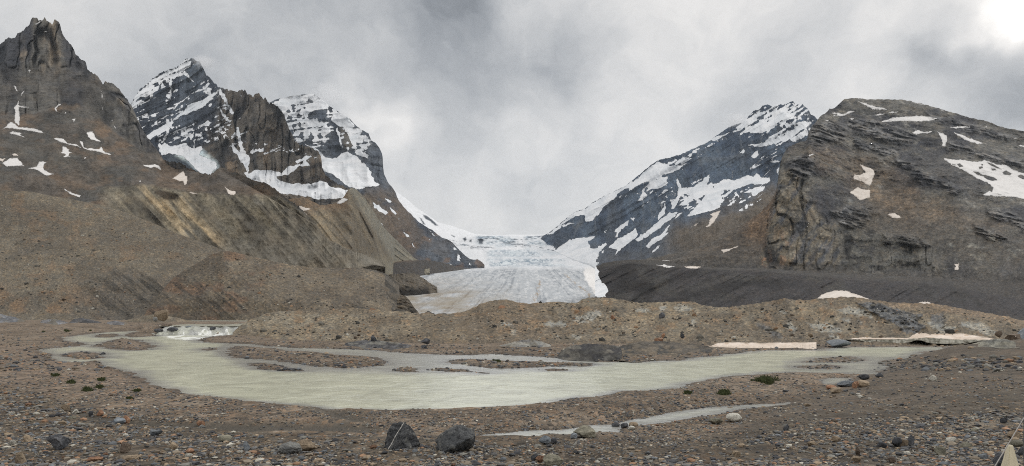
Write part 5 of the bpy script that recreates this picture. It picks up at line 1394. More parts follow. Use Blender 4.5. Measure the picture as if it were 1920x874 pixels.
HOLES = {'largest snowfield of the massif with dark rocks poking through': ['1785,307 1791,309 1791,311 1786,310', '1794,307 1800,307 1806,312 1799,313', '1835,313 1842,312 1843,315 1837,317', '1839,308 1843,308 1842,311', '1859,316 1866,316 1868,320 1860,320',
          '1880,323 1886,320 1897,326 1893,329 1882,327', '1825,322 1834,323 1842,328 1850,329 1858,331 1866,334 1870,338 1860,339 1852,337 1844,331 1832,328', '1850,304 1862,308 1872,314 1878,318 1868,315 1856,309', '1846,348 1852,346 1862,352 1860,360 1850,355', '1908,330 1914,327 1920,330 1920,337 1912,334']}
for i, (L, poly, mt, lab, grp) in enumerate(PATCHES):
    drape(L, poly, mt, lab, 0.0018, 0.8, 0.7, HOLES.get(lab, ()), i + 40, grp)

# ------------------------------------------------------------------ snow banks undercut by the river
def bank_mat():
    m, t, b = new_mat('dirty_snow_bank')
    ca = attr(t, 'Col')
    tcn = t.nodes.new('ShaderNodeTexCoord')
    mp = t.nodes.new('ShaderNodeMapping')
    mp.inputs['Scale'].default_value = (1, .4, 1)
    t.links.new(tcn.outputs['Object'], mp.inputs['Vector'])
    n1 = noise(t, mp.outputs[0], 1.6, 7, .72, .5)
    v = vmath(t, 'SCALE', ca.outputs['Color'])
    t.links.new(mathn(t, 'ADD', .55, mathn(t, 'MULTIPLY', n1.outputs['Fac'], .9)), v.node.inputs['Scale'])
    t.links.new(v, b.inputs['Base Color'])
    t.links.new(bump(t, n1.outputs['Fac'], .8, .25), b.inputs['Normal'])
    return m
M_bank = bank_mat()

def snow_bank(x0, x1, rows, label, seed, front, streak=1.0):
    lip, low = pts(rows[1][0]), pts(rows[2][0])
    def pa(P, px, py):
        yl, yb = np.interp(px, lip[:, 0], lip[:, 1]), np.interp(px, low[:, 0], low[:, 1])
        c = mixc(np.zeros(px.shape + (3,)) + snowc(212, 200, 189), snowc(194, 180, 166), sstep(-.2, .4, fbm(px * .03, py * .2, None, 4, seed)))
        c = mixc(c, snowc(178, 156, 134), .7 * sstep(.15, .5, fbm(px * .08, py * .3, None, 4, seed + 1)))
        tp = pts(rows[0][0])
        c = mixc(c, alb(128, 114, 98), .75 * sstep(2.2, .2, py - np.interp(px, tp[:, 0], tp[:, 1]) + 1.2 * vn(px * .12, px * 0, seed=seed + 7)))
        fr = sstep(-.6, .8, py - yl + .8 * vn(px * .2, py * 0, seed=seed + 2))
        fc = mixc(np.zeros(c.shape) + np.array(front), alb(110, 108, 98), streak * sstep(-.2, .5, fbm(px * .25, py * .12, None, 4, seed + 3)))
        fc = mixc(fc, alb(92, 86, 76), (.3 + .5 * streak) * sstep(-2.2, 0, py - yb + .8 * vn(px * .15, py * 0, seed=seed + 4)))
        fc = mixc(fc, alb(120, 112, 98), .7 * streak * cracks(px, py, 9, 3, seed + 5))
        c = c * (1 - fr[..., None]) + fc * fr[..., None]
        return c, np.zeros(px.shape)
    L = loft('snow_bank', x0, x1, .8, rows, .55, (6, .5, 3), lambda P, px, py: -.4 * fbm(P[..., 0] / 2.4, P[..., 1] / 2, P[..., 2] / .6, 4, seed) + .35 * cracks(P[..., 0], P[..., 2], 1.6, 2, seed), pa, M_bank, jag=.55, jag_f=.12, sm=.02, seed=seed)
    tag(L.obj, label, 'snow bank', 'snow banks at the river')
    return L
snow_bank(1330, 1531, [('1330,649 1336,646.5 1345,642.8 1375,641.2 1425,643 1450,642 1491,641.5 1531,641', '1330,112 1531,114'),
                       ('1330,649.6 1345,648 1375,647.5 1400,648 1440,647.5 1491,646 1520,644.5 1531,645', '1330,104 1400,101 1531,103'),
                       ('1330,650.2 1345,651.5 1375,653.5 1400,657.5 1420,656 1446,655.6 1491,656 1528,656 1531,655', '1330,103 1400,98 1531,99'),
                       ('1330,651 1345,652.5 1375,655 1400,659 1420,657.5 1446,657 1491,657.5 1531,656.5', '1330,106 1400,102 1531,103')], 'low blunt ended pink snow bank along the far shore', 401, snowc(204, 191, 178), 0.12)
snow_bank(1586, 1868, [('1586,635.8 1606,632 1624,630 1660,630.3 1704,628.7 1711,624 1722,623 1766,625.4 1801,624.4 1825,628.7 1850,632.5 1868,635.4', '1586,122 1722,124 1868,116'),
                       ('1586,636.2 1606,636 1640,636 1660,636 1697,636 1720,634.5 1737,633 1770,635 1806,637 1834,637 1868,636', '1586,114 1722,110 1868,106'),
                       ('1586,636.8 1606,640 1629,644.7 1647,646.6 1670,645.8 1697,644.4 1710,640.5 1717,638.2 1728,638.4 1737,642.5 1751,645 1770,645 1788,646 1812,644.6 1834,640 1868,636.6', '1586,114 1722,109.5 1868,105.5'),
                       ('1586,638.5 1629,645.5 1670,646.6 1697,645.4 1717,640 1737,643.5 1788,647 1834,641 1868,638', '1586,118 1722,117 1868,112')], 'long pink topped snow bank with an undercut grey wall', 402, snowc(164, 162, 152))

# ------------------------------------------------------------------ bedrock outcrops at the far shore
def outcrop(name, x0, x1, rows, cols, label, seed, cat='rock outcrop', rough=1.0, dx=.9, group=None, settle=True):
    ca, cb, cc = cols
    def pa(P, px, py):
        c = mixc(np.zeros(px.shape + (3,)) + np.array(ca), cb, sstep(-.2, .3, fbm((px + py) * .07, py * .18, None, 4, seed)))
        c = mixc(c, cc, sstep(.1, .4, fbm(px * .05 + 4, py * .12, None, 4, seed + 1)))
        return c, np.zeros(px.shape)
    def re(P, px, py):
        return -rough * (.9 * fbm(P[..., 0] / 3, P[..., 1] / 4, P[..., 2] / 1.6, 4, seed) + .6 * ridged((P[..., 0] + P[..., 2]) / 2.2, P[..., 2] / 1.6, None, 3, seed + 3))
    if settle:                              # the foot stands on the flat
        a = pts(rows[-1][0])
        Yg = np.array([ground_hit(q[0], q[1])[1] for q in a])
        old = pts(rows[-1][1])
        dl = Yg - np.interp(a[:, 0], old[:, 0], old[:, 1])
        fix = []
        for k, (ln, ds) in enumerate(rows):
            d = pts(ds)
            xs = np.unique(np.concatenate([d[:, 0], a[:, 0]]))
            yv = np.interp(xs, d[:, 0], d[:, 1]) + np.interp(xs, a[:, 0], dl) - (.6 if k == len(rows) - 1 else 0)
            fix.append((ln if k < len(rows) - 1 else ' '.join('%.2f,%.2f' % (q[0], q[1] + .8) for q in a), ' '.join('%.2f,%.2f' % z for z in zip(xs, yv))))
        rows = fix
    L = loft(name, x0, x1, dx, rows, .8, (8, 3, 4), re, pa, M_outcrop, jag=.5, sm=.05, seed=seed)
    tag(L.obj, label, cat, group)
    return L
D1, D2, D3 = alb(84, 84, 86), alb(58, 59, 62), alb(104, 102, 98)
outcrop('rock_outcrop', 1039, 1166, [('1039,671 1046,664 1054,658 1063,652 1072,648.5 1085,646 1100,645 1130,645.5 1150,648 1160,650 1166,656', '1039,82 1100,84 1166,88'), ('1039,672 1050,668 1066,662 1085,656 1120,656 1166,662', '1039,79 1100,79.5 1166,83'), ('1039,673 1052,674 1066,675.5 1110,676.5 1140,676 1166,672', '1039,77 1100,75.5 1166,77')], (alb(70, 69, 69), alb(56, 56, 58), alb(92, 90, 87)), 'smooth dark grey bedrock dome at the water edge', 411, rough=.6)
outcrop('rock_outcrop', 628, 794, [('628,652 640,647 652,642.5 680,638 705,638.5 720,640 740,642 760,645 780,649 794,652', '628,112 794,112'), ('628,655.5 645,656 680,657.5 700,658 740,657 794,653.5', '628,100 700,96 794,101')], (D1, D2, D3), 'low grey ribbed bedrock shelf beside the braided channel', 412, rough=.8)
outcrop('rocky_bank', 1160, 1358, [('1160,650 1180,644 1200,640.5 1225,639 1260,641 1285,644 1305,645 1325,649 1345,656 1358,663', '1160,92 1260,100 1358,96'), ('1160,662 1200,658 1240,656 1290,658 1330,660 1358,665', '1160,85 1260,88 1358,88'), ('1160,675 1190,679 1223,679 1269,676 1289,672 1326,670 1358,666.5', '1160,76 1223,73 1269,76 1358,85')], (alb(104, 92, 78), alb(84, 77, 70), alb(66, 65, 65)), 'rubbly brown bank with dark bedrock between dome and snow bank', 413, 'river bank', .9)
outcrop('rock_outcrop', 1822, 1912, [('1822,645 1835,641 1850,638 1866,635.5 1885,636 1900,640 1912,646', '1822,71 1866,70 1912,68'), ('1822,650 1850,650 1880,653 1912,652', '1822,66 1866,64 1912,63')], (alb(124, 120, 106), alb(98, 96, 90), alb(140, 136, 122)), 'pale greenish streaked outcrop on top of the gravel mound', 414, rough=.35)
outcrop('rock_outcrop', 936, 1036, [('936,648 950,645 965,641 980,637 1000,636.5 1015,641 1030,646 1036,649', '936,108 1036,110'), ('936,650 970,650 1036,651', '936,104 1036,106')], (alb(128, 126, 122), alb(96, 96, 96), alb(112, 106, 96)), 'pale grey broken ledge at the foot of the ridge left of the dome', 415, rough=.6)
outcrop('rock_slab', -60, 46, [('-60,588 -20,587 0,588 12,592 30,595 46,600', '-60,240 46,240'), ('-60,607 0,605 30,604.5 46,603', '-60,205 46,208')], (alb(116, 118, 122), alb(88, 90, 94), alb(104, 98, 90)), 'bluish grey ice worn slab at the left picture edge', 416, rough=1.0)
outcrop('rock_slab', 76, 128, [('76,602 84,599 100,598 118,601 128,605', '76,220 128,220'), ('76,606 100,610 118,609 128,607', '76,200 128,196')], (alb(118, 118, 120), alb(92, 93, 96), alb(104, 98, 90)), 'flat pale slab right of the bluish grey slab', 417, rough=.8)
outcrop('rock_slab', 130, 190, [('130,604 136,599 150,596 160,598 175,600 190,604', '130,222 190,220'), ('130,606 160,605.5 190,606', '130,212 190,212')], (alb(82, 82, 84), alb(66, 66, 68), alb(104, 98, 90)), 'dark broken ledge between two flat slabs on the left flat', 418, rough=1.0)
outcrop('rock_slab', 200, 252, [('200,605 206,602.5 216,601.5 230,604 244,606 252,608', '200,212 252,212'), ('200,608 226,608.5 252,609.5', '200,200 252,198')], (alb(112, 112, 114), alb(90, 90, 92), alb(104, 98, 90)), 'small flat grey slab nearest to the rapids', 419, rough=.8)
outcrop('gravel_heap', 236, 362, [('236,601 250,596 268,592 286,590 300,590 312,592 330,595 348,600 362,602', '236,232 362,235'), ('236,604 300,605 362,603.5', '236,215 362,222')], (alb(116, 104, 86), alb(98, 88, 76), alb(124, 110, 90)), 'low gravel heap carrying the tan boulder', 420, 'gravel heap', .9)
for (x0, xa, x1, yt, yb, lab) in ((376, 388, 404, 593, 599, 'gravel islet with a pale stone in the upper pool'), (420, 434, 450, 593.5, 599.8, 'darker gravel islet in the upper pool'), (456, 468, 484, 594.5, 599, 'gravel islet nearest the ridge in the upper pool')):
    outcrop('gravel_islet', x0, x1, [('%g,%g %g,%g %g,%g' % (x0, yb - .6, xa, yt, x1, yb - .6), '%g,%g %g,%g' % (x0, 2.94 * F / (yb - HY) + 12, x1, 2.94 * F / (yb - HY) + 12)), ('%g,%g %g,%g %g,%g' % (x0, yb, xa, yb + .6, x1, yb), '%g,%g %g,%g' % (x0, 2.94 * F / (yb - HY) - 8, x1, 2.94 * F / (yb - HY) - 8))], (alb(96, 88, 78), alb(74, 70, 66), alb(110, 98, 84)), lab, 430 + x0, 'gravel islet', .8, .9, 'islets in the upper pool', False)

outcrop('earth_hump', 744, 788, [('744,562 752,553 760,555 768,563 776,576 788,590', '744,436 788,436'), ('744,594 788,596', '744,422 788,422')], (alb(88, 80, 71), alb(60, 56, 52), alb(104, 92, 78)), 'dark rubble heap at the lower left corner of the glacier toe', 441, 'debris heap', 2.0, .8, None, False)
# small mounds on the skyline of the ridge
for (x0, xa, x1, yt, yb, Yd, cc, lab) in ((658, 672, 694, 573.5, 580, 196, (74, 70, 66), 'dark earth hump on the ridge crest left of the glacier toe'), (728, 745, 765, 579, 586, 194, (64, 60, 56), 'low black hump at the left end of the glacier toe'),
                                         (792, 803, 816, 582.5, 590, 193, (70, 68, 68), 'small dark pointed hump against the ice'), (823, 833, 842, 587, 590.5, 192, (66, 64, 64), 'tiny dark hump against the ice')):
    outcrop('earth_hump', x0, x1, [('%g,%g %g,%g %g,%g' % (x0, yb - 1, xa, yt, x1, yb - 1), '%g,%g %g,%g' % (x0, Yd + 4, x1, Yd + 4)), ('%g,%g %g,%g' % (x0, yb + 4, x1, yb + 4), '%g,%g %g,%g' % (x0, Yd - 3, x1, Yd - 3))], (alb(*cc), alb(*[v * .85 for v in cc]), alb(*[v * 1.2 for v in cc])), lab, 440 + x0, 'earth hump', .5, .9, None, False)

# ------------------------------------------------------------------ stones
import bmesh
def ico(sub):
    bm = bmesh.new()
    bmesh.ops.create_icosphere(bm, subdivisions=sub, radius=1.0)
    v = np.array([x.co[:] for x in bm.verts]); f = np.array([[q.index for q in x.verts] for x in bm.faces])
    bm.free()
    return v, f
ICO = {k: ico(k) for k in (1, 2, 3, 4, 5)}

def rock_shape(sub, r, angular=1.0, rough=.06, box=0.0):
    v, f = ICO[sub]
    v = v.copy()
    if box:
        v = v / (np.abs(v) ** 6).sum(1, keepdims=True) ** (1 / 6.0) * (1 - .0) * box + v * (1 - box)
    n = int(5 + 9 * angular)
    for _ in range(n):
        d = r.normal(size=3); d /= np.linalg.norm(d)
        c = r.uniform(.42, .80) if angular > .75 else (r.uniform(.50, .88) if angular > .3 else r.uniform(.72, .97))
        over = np.maximum(v @ d - c, 0)
        v -= over[:, None] * d * min(1, .55 + .45 * angular)
    s = r.uniform(0, 100)
    v *= 1 + rough * fbm(v[:, 0:1] * 2.2 + s, v[:, 1:2] * 2.2, v[:, 2:3] * 2.2, 4, 501) + rough * .4 * vn(v[:, 0:1] * 7 + s, v[:, 1:2] * 7, v[:, 2:3] * 7, 502)
    lo, hi = v.min(0), v.max(0)
    v = (v - (lo + hi) / 2) / (hi - lo) * 2
    return v, f

def stone_mat(name, c1, c2, c3, vein=False):
    m, t, b = new_mat(name)
    tcn = t.nodes.new('ShaderNodeTexCoord')
    oi = t.nodes.new('ShaderNodeObjectInfo')
    off = vmath(t, 'SCALE', vmath(t, 'ADD', oi.outputs['Location'], (0, 0, 0)), scale=.37)
    co = vmath(t, 'ADD', tcn.outputs['Object'], off)
    n1 = noise(t, co, 3.2, 7, .66, .8)
    n2 = noise(t, co, 16.0, 4, .7)
    col = ramp(t, n1.outputs['Fac'], [(.30, c1), (.5, c2), (.72, c3)])
    col = mixcol(t, 1.0, col, ramp(t, n2.outputs['Fac'], [(.3, (.62, .62, .62)), (.5, (1, 1, 1)), (.72, (1.35, 1.33, 1.3))]), 'MULTIPLY')
    br = mathn(t, 'ADD', .72, mathn(t, 'MULTIPLY', oi.outputs['Random'], .6))
    v = vmath(t, 'SCALE', col)
    t.links.new(br, v.node.inputs['Scale'])
    col = v
    if vein:
        s = N(t, 'ShaderNodeSeparateXYZ')
        t.links.new(tcn.outputs['Object'], s.inputs[0])
        wv = noise(t, tcn.outputs['Object'], 3.0, 3, .5)
        d = mathn(t, 'SUBTRACT', mathn(t, 'SUBTRACT', s.outputs['X'], mathn(t, 'MULTIPLY', s.outputs['Z'], vein[0])), mathn(t, 'ADD', vein[1] - .03, mathn(t, 'MULTIPLY', wv.outputs['Fac'], .06)))
        k = mathn(t, 'MULTIPLY', mathn(t, 'SUBTRACT', vein[2], mathn(t, 'ABSOLUTE', d)), 140.0, clamp=True)
        col = mixcol(t, k, col, (.62, .60, .56))
        # fine pale threads
        wv2 = noise(t, tcn.outputs['Object'], 5.0, 6, .7, 1.6)
        th = mathn(t, 'MULTIPLY', mathn(t, 'SUBTRACT', .012, mathn(t, 'ABSOLUTE', mathn(t, 'SUBTRACT', wv2.outputs['Fac'], .53))), 70.0, clamp=True)
        col = mixcol(t, mathn(t, 'MULTIPLY', th, .6), col, (.36, .36, .36))
    t.links.new(col, b.inputs['Base Color'])
    b.inputs['Roughness'].default_value = .82
    b.inputs['Specular IOR Level'].default_value = .3
    h = mathn(t, 'ADD', n1.outputs['Fac'], mathn(t, 'MULTIPLY', n2.outputs['Fac'], .35))
    t.links.new(bump(t, h, 1.0, .14), b.inputs['Normal'])
    return m

def a3(*c):
    return tuple(alb(*c))
SM = {
    'dark': stone_mat('dark_stone', a3(44, 46, 50), a3(68, 70, 74), a3(98, 99, 102)),
    'grey': stone_mat('grey_stone', a3(84, 86, 88), a3(110, 111, 110), a3(138, 136, 130)),
    'blue': stone_mat('blue_grey_stone', a3(88, 96, 104), a3(112, 118, 124), a3(138, 142, 144)),
    'tan': stone_mat('tan_stone', a3(104, 86, 66), a3(136, 114, 88), a3(160, 138, 110)),
    'rust': stone_mat('rust_stone', a3(104, 66, 40), a3(142, 94, 58), a3(168, 124, 84)),
    'pale': stone_mat('pale_stone', a3(136, 132, 124), a3(170, 166, 158), a3(200, 198, 192)),
    'olive': stone_mat('olive_stone', a3(86, 84, 72), a3(112, 108, 92), a3(136, 130, 112)),
    'brown': stone_mat('brown_stone', a3(62, 50, 42), a3(90, 74, 62), a3(118, 100, 84)),
    'vein': stone_mat('veined_dark_stone', a3(30, 32, 34), a3(62, 64, 67), a3(116, 116, 114), (.55, -.34, .016)),
    'thread': stone_mat('threaded_dark_stone', a3(36, 38, 41), a3(80, 83, 86), a3(124, 124, 122), (-1.4, -1.35, .006)),
}

def boulder(name, px0, px1, py0, py1, kind, label, seed, angular=1.0, cat='boulder', box=0.0, Y=None, group=None, sub=4, sink=.12, rough=.07, depth=.8, roll=0.0, hit=True):
    r = np.random.default_rng(seed)
    v, f = rock_shape(sub, r, angular, rough, box)
    if Y is None:
        x, Y, z = ground_hit((px0 + px1) / 2, py1)
    w = (px1 - px0) / F * Y
    h = (py1 - py0) / F * Y
    zb = CZ + (HY - py1) / F * Y
    x = ((px0 + px1) / 2 - CX) / F * Y
    ca, sa = math.cos(roll), math.sin(roll)
    v = np.stack([v[:, 0] * ca - v[:, 2] * sa, v[:, 1], v[:, 0] * sa + v[:, 2] * ca], 1)
    v = v / np.abs(v).max(0)
    dep = depth * w
    hh = h * (1 + sink)
    o = mesh_np(name, v * np.array([w / 2, dep / 2, hh / 2]) + np.array([0, 0, hh / 2 - h * sink]), f, SM[kind], smooth=True)
    o.location = (x, Y + dep * .35, zb)
    tag(o, label, cat, group)
    return o
def hull_boulder(P, kind, label, seed, rough=.05):
    """a boulder from its corner points (px, py, metres towards the viewer)"""
    P = np.array(P, float)
    base = P[:, 1].max()
    mx = (P[:, 0].min() + P[:, 0].max()) / 2
    x, Y, z = ground_hit(mx, base)
    s = Y / F
    bm = bmesh.new()
    for a, b_, c_ in P:
        bm.verts.new(((a - mx) * s, -c_, (base - b_) * s))
    r_ = bmesh.ops.convex_hull(bm, input=bm.verts)
    bmesh.ops.delete(bm, geom=list({g for g in r_['geom_interior'] + r_['geom_unused'] if isinstance(g, bmesh.types.BMVert)}), context='VERTS')
    bmesh.ops.triangulate(bm, faces=bm.faces)
    for _ in range(5):
        bmesh.ops.subdivide_edges(bm, edges=bm.edges, cuts=1, use_grid_fill=True)
    V = np.array([v.co[:] for v in bm.verts])
    nn = np.array([v.normal[:] for v in bm.verts])
    L = (P[:, 0].max() - P[:, 0].min()) * s
    q = V / L
    d = .9 * fbm(q[:, 0] * 4 + seed, q[:, 1] * 4, q[:, 2] * 4, 5, seed, .55) - .5 * np.clip(ridged(q[:, 0] * 5, q[:, 1] * 5 + seed, q[:, 2] * 3.2, 3, seed + 3) - .35, 0, 1)
    V = V + nn * (d * rough * L)[:, None]
    V[:, 2] -= .03 * L
    f = np.array([[v.index for v in fc.verts] for fc in bm.faces])
    bm.free()
    o = mesh_np('boulder', V, f, SM[kind], smooth=True)
    o.location = (x, Y + .25, z)
    tag(o, label, 'boulder')
hull_boulder([(716, 841, 0), (714, 828, .05), (722, 812, .0), (735, 798, -.1), (748, 793, -.15), (756, 794, -.15), (766, 804, -.1), (776, 818, 0), (784, 832, .05), (783, 841, 0), (730, 842, .42), (748, 808, .25), (768, 842, .40), (755, 822, .42), (740, 800, -.7), (720, 842, -.8), (780, 842, -.8)],
             'vein', 'large dark boulder crossed by a straight white quartz vein', 61, .12)
hull_boulder([(816, 834, .1), (814, 824, 0), (824, 815, .0), (842, 803, -.1), (858, 799, -.2), (868, 801, -.2), (888, 809, -.1), (891, 817, .1), (886, 842, -.1), (872, 846, -.1), (836, 847, .55), (828, 844, .45), (850, 832, .70), (880, 816, .55), (846, 806, .25), (850, 803, -.9), (830, 844, -.8), (880, 844, -.9)],
             'thread', 'large angular grey boulder with a dark undercut right side', 65, .085)
BO = [
    (83, 124, 814, 844, 'dark', 'blocky black boulder alone on the left gravel', 63, 1.0, .75, .05),
    (1076, 1122, 800, 822, 'olive', 'greenish wedge shaped boulder standing in the side stream', 64, .9, .2, -.25),
    (518, 561, 831, 851, 'grey', 'smooth pale grey slab leaning against the tan rounded rock', 66, .3, 0, .2),
    (550, 593, 826, 847, 'tan', 'rounded tan rock right of the smooth pale slab', 67, .35, 0, 0),
    (24, 46, 848, 871, 'tan', 'upright tan rock at the bottom left corner', 68, .8, .3, 0),
    (38, 59, 817, 831, 'tan', 'small orange tan block left of the blocky black boulder', 69, .8, .5, 0),
    (217, 239, 829, 850, 'brown', 'faceted brown rock right of the blocky black boulder', 70, 1.0, .3, .3),
    (112, 128, 757, 771, 'tan', 'tan cube like rock on the edge of the left gravel bank', 71, 1.0, .7, 0),
    (179, 193, 769, 780, 'rust', 'rusty orange rock beside the white pebble', 72, .6, 0, 0),
    (133, 145, 767, 776, 'pale', 'small white rock on the left bank edge', 73, .6, 0, 0),
    (164, 174, 770, 781, 'dark', 'dark rock between the white and the rusty rock', 74, .7, 0, 0),
    (227, 241, 779, 795, 'rust', 'bright orange pointed rock by the muddy channel', 75, .9, 0, .2),
    (210, 231, 785, 795, 'blue', 'bluish slab under the bright orange pointed rock', 76, .5, 0, 0),
    (274, 300, 806, 818, 'blue', 'flat bluish grey slab below the muddy channel', 77, .6, .2, -.1),
    (366, 381, 789, 800, 'rust', 'dark red rock lying in the muddy channel', 78, .7, 0, 0),
    (369, 384, 797, 806, 'grey', 'grey rock just below the dark red one', 79, .7, 0, 0),
    (345, 363, 841, 851, 'rust', 'flat bright orange stone near the bottom edge', 80, .5, 0, 0),
    (315, 332, 829, 843, 'tan', 'pale tan rock above the flat orange stone', 81, .7, .3, 0),
    (404, 432, 817, 829, 'olive', 'low broad olive grey stone left of the upright slab', 82, .5, 0, 0),
    (454, 468, 827, 845, 'blue', 'upright bluish slab on the near gravel', 83, .9, .4, .1),
    (224, 257, 855, 864, 'tan', 'long flat tan slab at the bottom edge', 84, .5, .3, 0),
    (156, 186, 858, 867, 'rust', 'long flat orange slab at the bottom edge', 85, .5, .3, 0),
    (16, 28, 825, 836, 'pale', 'round pale pebble near the left picture edge', 86, .2, 0, 0),
    (1364, 1394, 775, 792, 'pale', 'tilted oval pinkish grey slab by the stream', 87, .2, .0, -.35),
    (1331, 1359, 784, 796, 'olive', 'greenish grey slab left of the tilted oval slab', 88, .5, .2, -.2),
    (995, 1011, 852, 867, 'dark', 'black block at the left end of a row of three rocks', 89, 1.0, .6, 0),
    (1004, 1023, 855, 868, 'rust', 'orange block in the middle of a row of three rocks', 90, .9, .4, 0),
    (1018, 1059, 853, 876, 'olive', 'large greenish grey rock right of the orange block', 91, .6, .2, .1),
    (1010, 1034, 818, 834, 'blue', 'jagged bluish grey rock on the stream bank', 92, 1.0, 0, .2),
    (1033, 1046, 821, 833, 'dark', 'dark rock right of the jagged bluish one', 93, .8, 0, 0),
    (1070, 1083, 812, 823, 'blue', 'small bluish rock at the tail of the greenish wedge', 94, .5, 0, 0),
    (1374, 1390, 846, 857, 'tan', 'tan rock in the stone cluster at the bottom', 95, .7, 0, 0),
    (1147, 1163, 793, 801, 'dark', 'left black stone of the stepping row in the stream', 96, .6, 0, 0), (1164, 1179, 793, 803, 'dark', 'right black stone of the stepping row in the stream', 97, .7, 0, 0), (1180, 1198, 792, 800, 'tan', 'flat tan stone right of the black stepping stones', 98, .5, 0, 0), (1178, 1192, 799, 807, 'pale', 'pale flat stone below the stepping row', 99, .5, 0, 0),
    (1744, 1757, 703, 714, 'pale', 'round light grey boulder alone on the gravel mound', 100, .5, 0, 0),
    (1613, 1633, 702, 712, 'dark', 'dark rounded boulder at the river inlet', 101, .5, 0, 0), (1643, 1657, 699, 708, 'dark', 'smaller dark boulder right of the inlet boulder', 102, .8, 0, 0),
    (1599, 1614, 715, 728, 'rust', 'dark rust block beside the small green pool', 103, .9, .4, .1), (1608, 1632, 713, 726, 'tan', 'long pinkish slab right of the rust block', 104, .6, .2, -.3), (1574, 1606, 714, 725, 'blue', 'flat bluish slab lying in the small green pool', 105, .6, .2, -.1),
    (1551, 1572, 722, 730, 'rust', 'flat orange stone below the small green pool', 106, .5, 0, 0), (1560, 1580, 727, 737, 'tan', 'tan stone heaped below the flat orange stone', 107, .7, 0, 0),
    (1516, 1534, 827, 838, 'tan', 'tan rock at the left of the right hand stone cluster', 108, .7, .2, 0),
    (1674, 1692, 820, 839, 'dark', 'dark bluish pointed rock in the right cluster', 109, 1.0, 0, .2), (1691, 1707, 824, 839, 'tan', 'tan rock between two dark rocks', 110, .7, .1, .2), (1703, 1720, 818, 838, 'dark', 'jagged black rock right of the tan rock', 111, 1.0, 0, -.2),
    (1604, 1615, 836, 857, 'brown', 'upright dark brown rock in the right cluster', 112, .9, .3, 0), (1598, 1614, 855, 867, 'tan', 'tan block under the upright brown rock', 113, .8, .5, 0), (1647, 1664, 829, 841, 'dark', 'flat black rock left of the dark pointed rock', 114, .8, .2, 0),
    (1758, 1777, 839, 855, 'olive', 'ochre topped block on the near right gravel', 115, .9, .6, 0), (1778, 1798, 820, 832, 'pale', 'mottled white and grey rock on the right gravel', 116, .7, 0, -.2), (1805, 1824, 830, 842, 'olive', 'olive grey rock below the mottled white one', 117, .7, .2, 0),
    (1863, 1889, 849, 874, 'dark', 'dark ribbed boulder left of the tapered post', 118, .9, .1, .3), (1893, 1917, 809, 824, 'tan', 'pinkish rounded boulder above the tapered post', 119, .6, .1, 0), (1899, 1926, 826, 840, 'olive', 'long grey boulder right of the tapered post', 120, .4, .2, -.1),
    (1878, 1891, 783, 794, 'dark', 'dark blue rock on the terrace edge', 121, .8, 0, 0), (1837, 1854, 852, 863, 'blue', 'grey and orange rock left of the ribbed boulder', 122, .6, 0, 0), (1823, 1838, 803, 812, 'olive', 'small olive rock on the right gravel', 123, .6, .2, 0), (1910, 1924, 838, 856, 'dark', 'dark rock cut by the right picture edge', 124, .6, 0, 0),
    (1668, 1684, 857, 868, 'brown', 'brown rock at the bottom below the right cluster', 125, .7, .2, 0), (1562, 1580, 818, 829, 'tan', 'tan grey rock at the upper left of the right cluster', 126, .7, .1, 0), (1469, 1482, 797, 807, 'dark', 'dark rock on the slope left of the right cluster', 127, .8, 0, 0),
]
for (a, b_, c_, d_, kind, lab, sd_, ang_, bx_, rl_) in BO:
    big_ = (b_ - a) > 30
    boulder('boulder' if (b_ - a) > 22 else 'rock', a, b_, c_, d_, kind, lab, sd_, ang_, 'boulder' if (b_ - a) > 22 else 'rock', bx_, roll=rl_, sub=5 if big_ else 4, rough=.15 if big_ else .08)
